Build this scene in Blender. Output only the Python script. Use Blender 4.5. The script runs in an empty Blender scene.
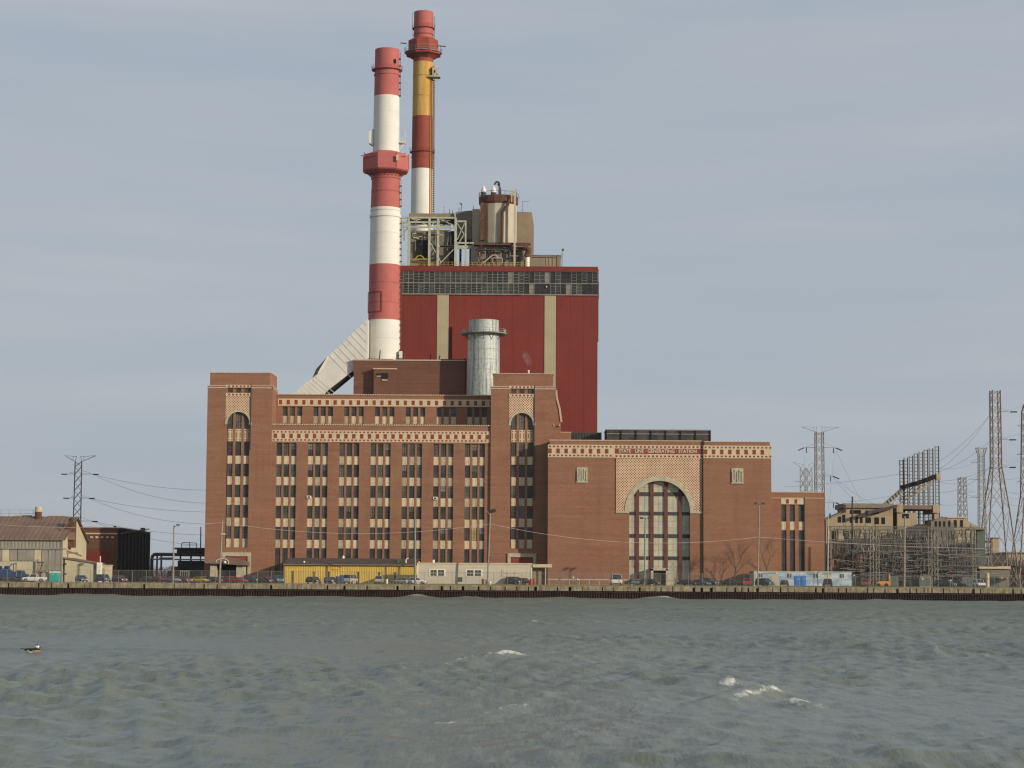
import bpy, math, random
import numpy as np
from mathutils import Vector, Matrix

# ------------------------------------------------------------------ scene, camera, sky, sun
SC = bpy.context.scene
C = SC.collection
R = math.radians
random.seed(7)

CAM_H = 2.2
F = 2200.0
PITCH = math.atan((588.0 - 384) / F)
MROT = Matrix.Rotation(math.pi / 2 + PITCH, 3, 'X') @ Matrix.Rotation(R(0.35), 3, 'Z')
CAM = Vector((0, 0, CAM_H))
cam_d = bpy.data.cameras.new('camera')
cam_d.sensor_width = 36.0
cam_d.lens = 36.0 * F / 1024
cam_d.clip_start = 1.0
cam_d.clip_end = 20000
cam = bpy.data.objects.new('camera', cam_d)
cam.matrix_world = Matrix.Translation(CAM) @ MROT.to_4x4()
C.objects.link(cam)
SC.camera = cam

SUN_AZ, SUN_EL = 55.0, 16.0
sdir = Vector((math.sin(R(SUN_AZ)) * math.cos(R(SUN_EL)), -math.cos(R(SUN_AZ)) * math.cos(R(SUN_EL)), math.sin(R(SUN_EL))))
sun_d = bpy.data.lights.new('sun', 'SUN')
sun_d.energy = 3.9
sun_d.angle = R(0.6)
sun_d.color = (1.0, 0.89, 0.74)
sun = bpy.data.objects.new('sun', sun_d)
sun.rotation_euler = (-sdir).to_track_quat('-Z', 'Y').to_euler()
sun.location = (100, -100, 100)
C.objects.link(sun)

world = bpy.data.worlds.new('World')
SC.world = world
world.use_nodes = True
wn, wl = world.node_tree.nodes, world.node_tree.links
wn.clear()
w_out = wn.new('ShaderNodeOutputWorld')
w_bg = wn.new('ShaderNodeBackground')
w_bg.inputs['Strength'].default_value = 0.1
sky = wn.new('ShaderNodeTexSky')
sky.sky_type = 'NISHITA'
sky.sun_disc = False
sky.sun_elevation = R(SUN_EL)
sky.sun_rotation = R(180 - SUN_AZ)
sky.air_density = 1.0
sky.dust_density = 2.0
w_tc = wn.new('ShaderNodeTexCoord')
w_map = wn.new('ShaderNodeMapping')
w_map.inputs['Scale'].default_value = (2.6, 2.6, 20.0)
w_map.inputs['Rotation'].default_value = (0, R(3), 0)
w_n1 = wn.new('ShaderNodeTexNoise')
w_n1.inputs['Scale'].default_value = 1.6
w_n1.inputs['Detail'].default_value = 6
w_n1.inputs['Roughness'].default_value = 0.5
w_r1 = wn.new('ShaderNodeMapRange')
w_r1.inputs['From Min'].default_value = 0.36
w_r1.inputs['From Max'].default_value = 0.76
w_veil = wn.new('ShaderNodeMix')          # thin high cloud: bluish grey to warm grey
w_veil.data_type = 'RGBA'
w_veil.inputs[6].default_value = (3.92, 4.52, 5.26, 1)
w_veil.inputs[7].default_value = (4.80, 5.12, 5.52, 1)
w_mix = wn.new('ShaderNodeMix')
w_mix.data_type = 'RGBA'
w_mix.inputs[0].default_value = 0.90
wl.new(w_tc.outputs['Generated'], w_map.inputs['Vector'])
wl.new(w_map.outputs['Vector'], w_n1.inputs['Vector'])
wl.new(w_n1.outputs['Fac'], w_r1.inputs['Value'])
wl.new(w_r1.outputs['Result'], w_veil.inputs[0])
wl.new(sky.outputs['Color'], w_mix.inputs[6])
wl.new(w_veil.outputs[2], w_mix.inputs[7])
wl.new(w_mix.outputs[2], w_bg.inputs['Color'])
wl.new(w_bg.outputs['Background'], w_out.inputs['Surface'])

SC.view_settings.view_transform = 'Standard'
SC.view_settings.look = 'None'
SC.view_settings.exposure = 0.0
SC.view_settings.gamma = 1.0
SC.view_settings.use_curve_mapping = False
SC.cycles.max_bounces = 5
SC.cycles.diffuse_bounces = 2
SC.cycles.glossy_bounces = 2
SC.cycles.use_denoising = True
SC.cycles.filter_width = 1.25

# ------------------------------------------------------------------ helpers
def P(px, py, Y):
    v = MROT @ Vector(((px - 512) / F, (384 - py) / F, -1.0))
    return CAM + v * (Y / v.y)

def X(px, Y, py=500):
    return P(px, py, Y).x

def Z(py, Y, px=512):
    return P(px, py, Y).z

GZ = 2.92

class MB:
    def __init__(s):
        s.v, s.f, s.m = [], [], []
    def face(s, pts, m=0):
        n = len(s.v)
        s.v += [tuple(p) for p in pts]
        s.f.append(tuple(range(n, n + len(pts))))
        s.m.append(m)
    def box(s, x0, x1, y0, y1, z0, z1, m=0):
        if x0 > x1: x0, x1 = x1, x0
        if y0 > y1: y0, y1 = y1, y0
        if z0 > z1: z0, z1 = z1, z0
        n = len(s.v)
        s.v += [(x0, y0, z0), (x1, y0, z0), (x1, y1, z0), (x0, y1, z0), (x0, y0, z1), (x1, y0, z1), (x1, y1, z1), (x0, y1, z1)]
        for q in ((0, 1, 5, 4), (1, 2, 6, 5), (2, 3, 7, 6), (3, 0, 4, 7), (4, 5, 6, 7), (3, 2, 1, 0)):
            s.f.append(tuple(n + i for i in q)); s.m.append(m)
        return s
    def hexa(s, bot, top, m=0):
        n = len(s.v)
        s.v += [tuple(p) for p in bot] + [tuple(p) for p in top]
        for q in ((0, 1, 5, 4), (1, 2, 6, 5), (2, 3, 7, 6), (3, 0, 4, 7), (4, 5, 6, 7), (3, 2, 1, 0)):
            s.f.append(tuple(n + i for i in q)); s.m.append(m)
        return s
    def prism_xz(s, pts, y0, y1, m=0):      # pts counter-clockwise seen from -Y
        n, k = len(s.v), len(pts)
        s.v += [(x, y0, z) for x, z in pts] + [(x, y1, z) for x, z in pts]
        s.f.append(tuple(n + i for i in range(k))); s.m.append(m)
        s.f.append(tuple(n + k + i for i in reversed(range(k)))); s.m.append(m)
        for i in range(k):
            j = (i + 1) % k
            s.f.append((n + j, n + i, n + k + i, n + k + j)); s.m.append(m)
        return s
    def prism_yz(s, pts, x0, x1, m=0):
        n, k = len(s.v), len(pts)
        s.v += [(x0, y, z) for y, z in pts] + [(x1, y, z) for y, z in pts]
        s.f.append(tuple(n + i for i in reversed(range(k)))); s.m.append(m)
        s.f.append(tuple(n + k + i for i in range(k))); s.m.append(m)
        for i in range(k):
            j = (i + 1) % k
            s.f.append((n + i, n + j, n + k + j, n + k + i)); s.m.append(m)
        return s
    def bar(s, a, b, r, m=0, n=4, r2=None, caps=True):
        a, b = Vector(a), Vector(b)
        d = b - a
        if d.length < 1e-6: return s
        d.normalize()
        u = d.cross(Vector((0, 0, 1)))
        if u.length < 1e-3: u = Vector((1, 0, 0))
        u.normalize(); w = d.cross(u)
        r2 = r if r2 is None else r2
        k = len(s.v)
        for p, rr in ((a, r), (b, r2)):
            for i in range(n):
                t = 2 * math.pi * (i + .5) / n
                s.v.append(tuple(p + (u * math.cos(t) + w * math.sin(t)) * rr))
        for i in range(n):
            j = (i + 1) % n
            s.f.append((k + i, k + j, k + n + j, k + n + i)); s.m.append(m)
        if caps:
            s.f.append(tuple(k + i for i in reversed(range(n)))); s.m.append(m)
            s.f.append(tuple(k + n + i for i in range(n))); s.m.append(m)
        return s
    def path(s, pts, r, m=0, n=6):
        for a, b in zip(pts[:-1], pts[1:]): s.bar(a, b, r, m, n)
        return s
    def lathe(s, cx, cy, prof, n=32, mats=None, cap=True, a0=0.0):
        k = len(s.v)
        for r, z in prof:
            for i in range(n):
                t = 2 * math.pi * i / n + a0
                s.v.append((cx + r * math.cos(t), cy + r * math.sin(t), z))
        for q in range(len(prof) - 1):
            for i in range(n):
                j = (i + 1) % n
                s.f.append((k + q * n + i, k + q * n + j, k + (q + 1) * n + j, k + (q + 1) * n + i))
                s.m.append(mats[q] if mats else 0)
        if cap:
            q = len(prof) - 1
            s.f.append(tuple(k + q * n + i for i in range(n))); s.m.append(mats[-1] if mats else 0)
            s.f.append(tuple(k + i for i in reversed(range(n)))); s.m.append(mats[0] if mats else 0)
        return s
    def mesh(s, name, mats, off=(0, 0, 0), smooth=False):
        me = bpy.data.meshes.new(name)
        ox, oy, oz = off
        me.from_pydata([(x - ox, y - oy, z - oz) for x, y, z in s.v], [], s.f)
        for m in (mats if isinstance(mats, (list, tuple)) else [mats]): me.materials.append(m)
        me.polygons.foreach_set('material_index', s.m)
        if smooth:
            me.polygons.foreach_set('use_smooth', [True] * len(s.f))
        me.update()
        if smooth:
            try: me.set_sharp_from_angle(angle=R(35))
            except Exception: pass
        return me
    def build(s, name, mats, parent=None, smooth=False, local=False, kind=None):
        off = (0, 0, 0)
        if parent is not None and not local:
            p = parent
            off = Vector((0, 0, 0))
            while p is not None:
                off = off + p.location; p = p.parent
        return obj(name, s.mesh(name, mats, off, smooth), parent, kind=kind)

def obj(name, me, parent=None, loc=(0, 0, 0), kind=None):
    o = bpy.data.objects.new(name, me)
    C.objects.link(o)
    o.parent = parent
    o.location = loc
    if kind: o['kind'] = kind
    return o

def tag(o, label=None, cat=None, group=None, kind=None):
    if label: o['label'] = label
    if cat: o['category'] = cat
    if group: o['group'] = group
    if kind: o['kind'] = kind
    return o

def thing(name, label, cat, loc, group=None, rz=0.0):
    o = bpy.data.objects.new(name, None)
    o.empty_display_size = 0.5
    C.objects.link(o)
    o.location = loc
    o.rotation_euler = (0, 0, rz)
    return tag(o, label, cat, group)

def copy_tree(o, parent=None):
    c = o.copy(); C.objects.link(c); c.parent = parent
    for ch in list(o.children): copy_tree(ch, c)
    return c

# ------------------------------------------------------------------ materials
def new_mat(name):
    m = bpy.data.materials.new(name)
    m.use_nodes = True
    nt = m.node_tree
    return m, nt, nt.nodes['Principled BSDF']

def pos_map(nt, scale):
    g = nt.nodes.new('ShaderNodeNewGeometry')
    mp = nt.nodes.new('ShaderNodeVectorMath'); mp.operation = 'MULTIPLY'
    mp.inputs[1].default_value = scale
    nt.links.new(g.outputs['Position'], mp.inputs[0])
    return mp.outputs[0]

def noise(nt, scale_vec, detail=4, rough=0.55):
    n = nt.nodes.new('ShaderNodeTexNoise')
    n.inputs['Scale'].default_value = 1.0
    n.inputs['Detail'].default_value = detail
    n.inputs['Roughness'].default_value = rough
    nt.links.new(pos_map(nt, scale_vec), n.inputs['Vector'])
    return n.outputs['Fac']

def rng(nt, src, a, b, lo=0.0, hi=1.0):
    r = nt.nodes.new('ShaderNodeMapRange')
    r.inputs['From Min'].default_value = a; r.inputs['From Max'].default_value = b
    r.inputs['To Min'].default_value = lo; r.inputs['To Max'].default_value = hi
    nt.links.new(src, r.inputs['Value'])
    return r.outputs['Result']

def mixc(nt, fac, a, b, mode='MIX'):
    m = nt.nodes.new('ShaderNodeMix'); m.data_type = 'RGBA'; m.blend_type = mode
    if isinstance(fac, (int, float)): m.inputs[0].default_value = fac
    else: nt.links.new(fac, m.inputs[0])
    for i, c in ((6, a), (7, b)):
        if isinstance(c, (tuple, list)): m.inputs[i].default_value = (c[0], c[1], c[2], 1)
        else: nt.links.new(c, m.inputs[i])
    return m.outputs[2]

def sc(c, k): return tuple(min(1, x * k) for x in c[:3])

def mat(name, col, rough=0.85, metal=0.0, var=0.22, scale=0.6, streak=0.0, stain=None, bump=0.0, spec=0.35, lo=0.50):
    """weathered plain surface: patchy tone, fine speckle, optional vertical runs of another colour"""
    m, nt, b = new_mat(name)
    n1 = noise(nt, (scale, scale, scale), 5)
    c = mixc(nt, rng(nt, n1, 0.3, 0.7), sc(col, 1 - var), sc(col, 1 + var))
    n2 = noise(nt, (scale * 9, scale * 9, scale * 9), 3)
    c = mixc(nt, rng(nt, n2, 0.35, 0.7, 0, 0.35), c, sc(col, 1 - var * 1.6))
    if streak > 0:
        n3 = noise(nt, (1.7, 1.7, 0.10), 5, 0.65)
        c = mixc(nt, rng(nt, n3, lo, lo + 0.22, 0, streak), c, stain or sc(col, 0.45))
    nt.links.new(c, b.inputs['Base Color'])
    b.inputs['Roughness'].default_value = rough
    b.inputs['Metallic'].default_value = metal
    b.inputs['Specular IOR Level'].default_value = spec
    if bump:
        bp = nt.nodes.new('ShaderNodeBump'); bp.inputs['Strength'].default_value = bump
        bp.inputs['Distance'].default_value = 0.05
        nt.links.new(n2, bp.inputs['Height']); nt.links.new(bp.outputs[0], b.inputs['Normal'])
    return m

def brick_mat(name, col, mortar=(0.25, 0.18, 0.14), var=0.16, stain=0.35):
    m, nt, b = new_mat(name)
    g = nt.nodes.new('ShaderNodeNewGeometry')
    sx = nt.nodes.new('ShaderNodeSeparateXYZ'); nt.links.new(g.outputs['Position'], sx.inputs[0])
    ad = nt.nodes.new('ShaderNodeMath'); ad.operation = 'ADD'
    nt.links.new(sx.outputs[0], ad.inputs[0]); nt.links.new(sx.outputs[1], ad.inputs[1])
    cb = nt.nodes.new('ShaderNodeCombineXYZ')
    nt.links.new(ad.outputs[0], cb.inputs[0]); nt.links.new(sx.outputs[2], cb.inputs[1])
    br = nt.nodes.new('ShaderNodeTexBrick')
    br.inputs['Scale'].default_value = 1.0
    br.inputs['Brick Width'].default_value = 0.42; br.inputs['Row Height'].default_value = 0.14
    br.inputs['Mortar Size'].default_value = 0.012
    br.inputs['Color1'].default_value = (*sc(col, 1.18), 1); br.inputs['Color2'].default_value = (*sc(col, 0.82), 1)
    br.inputs['Mortar'].default_value = (*mortar, 1)
    nt.links.new(cb.outputs[0], br.inputs['Vector'])
    band = noise(nt, (0.035, 0.035, 1.9), 5, 0.7)            # courses fired a little lighter or darker
    c = mixc(nt, rng(nt, band, 0.35, 0.68, 0, 0.62), br.outputs['Color'], sc(col, 1 - var * 2.0))
    big = noise(nt, (0.09, 0.09, 0.06), 4, 0.6)
    c = mixc(nt, rng(nt, big, 0.42, 0.72, 0, 0.55), c, (col[0] * 0.86, col[1] * 1.02, col[2] * 1.05))
    run = noise(nt, (0.5, 0.5, 0.05), 5, 0.65)
    c = mixc(nt, rng(nt, run, 0.50, 0.74, 0, stain), c, sc(col, 0.5))
    patch = noise(nt, (0.13, 0.13, 0.42), 6, 0.68)
    c = mixc(nt, rng(nt, patch, 0.53, 0.68, 0, 0.5), c, (col[0] * 0.68, col[1] * 0.60, col[2] * 0.6))
    pale = noise(nt, (0.07, 0.07, 0.35), 5, 0.65)
    c = mixc(nt, rng(nt, pale, 0.50, 0.72, 0, 0.35), c, (col[0] * 1.10, col[1] * 1.30, col[2] * 1.3))
    nt.links.new(c, b.inputs['Base Color'])
    b.inputs['Roughness'].default_value = 0.9
    b.inputs['Specular IOR Level'].default_value = 0.2
    return m

def diaper_mat(name, red, cream, p=0.48):
    """flat brick pattern: a diagonal cream lattice round red lozenges"""
    m, nt, b = new_mat(name)
    g = nt.nodes.new('ShaderNodeNewGeometry')
    sx = nt.nodes.new('ShaderNodeSeparateXYZ'); nt.links.new(g.outputs['Position'], sx.inputs[0])
    outs = []
    for op in ('ADD', 'SUBTRACT'):
        a = nt.nodes.new('ShaderNodeMath'); a.operation = op
        nt.links.new(sx.outputs[0], a.inputs[0]); nt.links.new(sx.outputs[2], a.inputs[1])
        d = nt.nodes.new('ShaderNodeMath'); d.operation = 'PINGPONG'; d.inputs[1].default_value = p
        nt.links.new(a.outputs[0], d.inputs[0])
        outs.append(rng(nt, d.outputs[0], p * 0.64, p * 0.68))
    mn = nt.nodes.new('ShaderNodeMath'); mn.operation = 'MAXIMUM'
    nt.links.new(outs[0], mn.inputs[0]); nt.links.new(outs[1], mn.inputs[1])
    n1 = noise(nt, (0.3, 0.3, 0.3), 4)
    cr = mixc(nt, rng(nt, n1, 0.35, 0.7), sc(cream, 0.8), sc(cream, 1.08))
    c = mixc(nt, mn.outputs[0], red, cr)
    nt.links.new(c, b.inputs['Base Color'])
    b.inputs['Roughness'].default_value = 0.9
    return m

def glass_mat(name, col, rough=0.25, var=0.5, scale=0.5):
    m, nt, b = new_mat(name)
    n1 = noise(nt, (scale, scale, scale * 0.7), 3)
    c = mixc(nt, rng(nt, n1, 0.35, 0.65), sc(col, 1 - var), sc(col, 1 + var))
    nt.links.new(c, b.inputs['Base Color'])
    b.inputs['Roughness'].default_value = rough
    return m

BR = (0.290, 0.130, 0.074)
CR = (0.57, 0.455, 0.30)
M = dict(
    brick=brick_mat('brick_red', BR),
    brick_hall=brick_mat('brick_hall', (0.290, 0.131, 0.074), stain=0.3),
    brick_dark=brick_mat('brick_penthouse', (0.150, 0.058, 0.034), stain=0.2),
    cream=mat('terracotta_cream', CR, 0.85, var=0.14, scale=1.4, streak=0.25),
    cream2=mat('terracotta_cream_grey', (0.45, 0.37, 0.25), 0.85, var=0.2, scale=1.4, streak=0.5),
    cream3=mat('terracotta_cream_light', (0.62, 0.49, 0.32), 0.85, var=0.12, scale=1.4, streak=0.1),
    inlay=mat('inlay_brick', (0.235, 0.052, 0.030), 0.9, var=0.2, scale=1.5),
    stone=mat('limestone', (0.45, 0.40, 0.28), 0.9, var=0.22, scale=1.2, streak=0.35),
    diaper=diaper_mat('diaper_brickwork', (0.24, 0.055, 0.030), (0.70, 0.56, 0.36), 0.31),
    coping=mat('coping_stone', (0.50, 0.37, 0.27), 0.9, var=0.2, scale=1.5),
    frame_dark=mat('window_frame_steel', (0.055, 0.055, 0.045), 0.7, var=0.2),
    mullion=mat('mullion_painted', (0.135, 0.048, 0.034), 0.8, var=0.15),
    glass=glass_mat('old_window_glass', (0.050, 0.044, 0.033), 0.5),
    glass_b=glass_mat('old_window_glass_dusty', (0.095, 0.088, 0.068), 0.5),
    blind=glass_mat('window_blind_grey', (0.15, 0.145, 0.12), 0.6),
    blind_ochre=glass_mat('window_blind_ochre', (0.30, 0.25, 0.10), 0.6),
    glass_pale=glass_mat('hall_window_pale_panes', (0.44, 0.41, 0.30), 0.55, 0.14, 0.8),
    corr_red=mat('corrugated_red', (0.180, 0.025, 0.014), 0.7, var=0.12, scale=0.12, streak=0.22, stain=(0.11, 0.020, 0.014)),
    corr_red2=mat('red_parapet_sheet', (0.175, 0.026, 0.015), 0.7, var=0.12, scale=0.2),
    tan_strip=mat('translucent_tan_strip', (0.38, 0.33, 0.21), 0.8, var=0.08, scale=0.3),
    band_glass=glass_mat('strip_window_glass', (0.045, 0.043, 0.036), 0.35),
    band_glass2=glass_mat('strip_window_glass_dark', (0.016, 0.016, 0.014), 0.35),
    band_frame=mat('strip_window_frame', (0.20, 0.19, 0.16), 0.7, var=0.25),
    ch_red=mat('chimney_red_paint', (0.42, 0.115, 0.098), 0.75, var=0.10, scale=0.35, streak=0.22, stain=(0.34, 0.05, 0.035)),
    ch_white=mat('chimney_white_paint', (0.67, 0.65, 0.57), 0.75, var=0.06, scale=0.3, streak=0.10, stain=(0.52, 0.46, 0.32)),
    ch_red2=mat('chimney_rust_red_paint', (0.27, 0.058, 0.032), 0.8, var=0.14, scale=0.35, streak=0.3, stain=(0.17, 0.035, 0.02)),
    ch_ochre=mat('chimney_stained_ochre', (0.50, 0.27, 0.045), 0.8, var=0.12, scale=0.3, streak=0.75, stain=(0.56, 0.44, 0.20), lo=0.46),
    ch_rust=mat('chimney_rust_run', (0.46, 0.24, 0.06), 0.85, var=0.3, scale=1.2, streak=0.5, stain=(0.18, 0.07, 0.03)),
    letter=mat('pale_lettering', (0.56, 0.49, 0.36), 0.8, var=0.05),
    dark=mat('dark_void', (0.012, 0.011, 0.010), 0.9),
    galv=mat('galvanised_stack', (0.47, 0.50, 0.47), 0.6, var=0.22, scale=1.6, streak=0.9, stain=(0.12, 0.115, 0.075), lo=0.47, metal=0.25),
    duct=mat('duct_sheet', (0.60, 0.575, 0.52), 0.7, var=0.10, scale=0.3, streak=0.2, stain=(0.36, 0.30, 0.22)),
    steel_pale=mat('painted_steel_pale', (0.40, 0.42, 0.32), 0.7, var=0.2, scale=1.0, streak=0.3, stain=(0.22, 0.14, 0.08)),
    pylon=mat('pylon_steel', (0.27, 0.235, 0.20), 0.8, var=0.2, scale=0.7),
    yard=mat('switchyard_steel', (0.15, 0.138, 0.115), 0.8, var=0.35, scale=0.7),
    yard_light=mat('switchyard_steel_pale', (0.27, 0.25, 0.19), 0.8, var=0.3, scale=0.7),
    yard_shade=mat('shaded_base_wall', (0.055, 0.052, 0.042), 0.9, var=0.35, scale=0.5),  # dark colour stands for shade behind the substation
    steel_grey=mat('galvanised_steel_grey', (0.23, 0.22, 0.20), 0.7, var=0.2, scale=0.7),
    steel_dark=mat('dark_steel', (0.060, 0.055, 0.048), 0.7, var=0.3, scale=1.0),
    rust=mat('rusted_steel', (0.125, 0.058, 0.030), 0.9, var=0.4, scale=0.9, streak=0.5, stain=(0.05, 0.025, 0.015)),
    tank=mat('silo_sheet', (0.46, 0.41, 0.31), 0.8, var=0.10, scale=0.3, streak=0.5, stain=(0.24, 0.17, 0.10)),
    brown_box=mat('brown_cladding', (0.255, 0.200, 0.130), 0.85, var=0.15, scale=0.3, streak=0.3),
    grey_box=mat('grey_cladding', (0.20, 0.175, 0.135), 0.85, var=0.15, scale=0.3, streak=0.3),
    yellow_rail=mat('yellow_rail_paint', (0.48, 0.33, 0.05), 0.7, var=0.2),
    wire=mat('conductor_wire', (0.16, 0.15, 0.14), 0.6),
    pale_wire=mat('pale_cable', (0.50, 0.47, 0.42), 0.6),
    insul=mat('insulator_brown', (0.045, 0.040, 0.045), 0.4),
    wood=mat('weathered_pole_wood', (0.30, 0.26, 0.20), 0.9, var=0.25, scale=2),
    concrete=mat('quay_concrete', (0.275, 0.23, 0.155), 0.95, var=0.4, scale=0.9, streak=0.8, stain=(0.10, 0.075, 0.05), bump=0.4, lo=0.46),
    pile=mat('sheet_pile_rust', (0.034, 0.018, 0.013), 0.9, var=0.6, scale=0.35, streak=0.7, stain=(0.085, 0.040, 0.022)),
    asphalt=mat('yard_asphalt', (0.085, 0.075, 0.06), 0.95, var=0.3, scale=0.2),
    grass=mat('dry_verge_grass', (0.30, 0.24, 0.08), 0.95, var=0.35, scale=0.7),
    roof_dark=mat('roof_felt_dark', (0.085, 0.065, 0.055), 0.9, var=0.25, scale=0.7),
    roof_rust=mat('roof_sheet_rusty', (0.205, 0.135, 0.098), 0.85, var=0.25, scale=0.25, streak=0.0),
    shed_wall=mat('shed_wall_sheet', (0.28, 0.26, 0.205), 0.85, var=0.14, scale=0.5, streak=0.4, stain=(0.14, 0.11, 0.08)),
    cream_wall=mat('cream_wall', (0.50, 0.435, 0.285), 0.85, var=0.10, scale=0.5, streak=0.2),
    yellow_wall=mat('yellow_sheet_wall', (0.64, 0.44, 0.09), 0.75, var=0.08, scale=0.5, streak=0.2, stain=(0.38, 0.24, 0.06)),
    beige_wall=mat('beige_trailer_siding', (0.56, 0.50, 0.38), 0.8, var=0.06, scale=0.5, streak=0.12),
    white=mat('white_trim', (0.74, 0.71, 0.60), 0.6, var=0.06),
    whitecar=mat('white_body_paint', (0.72, 0.70, 0.62), 0.35, var=0.03, spec=0.5),
    shade_side=mat('shaded_flank_wall', (0.022, 0.016, 0.013), 0.9, var=0.3, scale=0.4),  # near-black colour stands for shade on the brown building's flank
    brown_brick=brick_mat('brown_brick', (0.125, 0.052, 0.030)),
    tan_conc=mat('tan_concrete_wall', (0.40, 0.315, 0.205), 0.9, var=0.16, scale=0.4, streak=0.45, stain=(0.18, 0.13, 0.09)),
    tan_dim=mat('brown_render_wall', (0.25, 0.175, 0.11), 0.9, var=0.2, scale=0.4, streak=0.4),
    roof_grey=mat('grey_roof_sheet', (0.24, 0.20, 0.16), 0.9, var=0.15, scale=0.5),
    green_grey=mat('transformer_grey_green', (0.105, 0.125, 0.10), 0.7, var=0.2, scale=1),
    tyre=mat('tyre_rubber', (0.018, 0.018, 0.018), 0.9, var=0.1),
    hub=mat('wheel_hub', (0.35, 0.35, 0.35), 0.4, metal=0.6, var=0.1),
    car_glass=glass_mat('car_window_glass', (0.018, 0.022, 0.026), 0.12, 0.3),
    lamp_glass=mat('headlamp_lens', (0.75, 0.75, 0.70), 0.2, var=0.05, spec=0.8),
    tail=mat('tail_lamp_red', (0.45, 0.02, 0.02), 0.3, var=0.1),
    bumper=mat('bumper_grey', (0.09, 0.09, 0.09), 0.6, var=0.1),
    blue=mat('blue_plastic', (0.03, 0.17, 0.48), 0.5, var=0.08),
    blue_dark=mat('blue_machine_paint', (0.020, 0.045, 0.13), 0.5, var=0.3, scale=1.5),
    teal=mat('teal_plastic', (0.02, 0.36, 0.30), 0.5, var=0.08),
    bark=mat('bare_bark', (0.11, 0.075, 0.052), 0.95, var=0.25, scale=2),
    orange=mat('orange_paint', (0.62, 0.27, 0.02), 0.5, var=0.1),
    red_paint=mat('red_barrel_paint', (0.50, 0.03, 0.03), 0.5, var=0.1),
)

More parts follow.
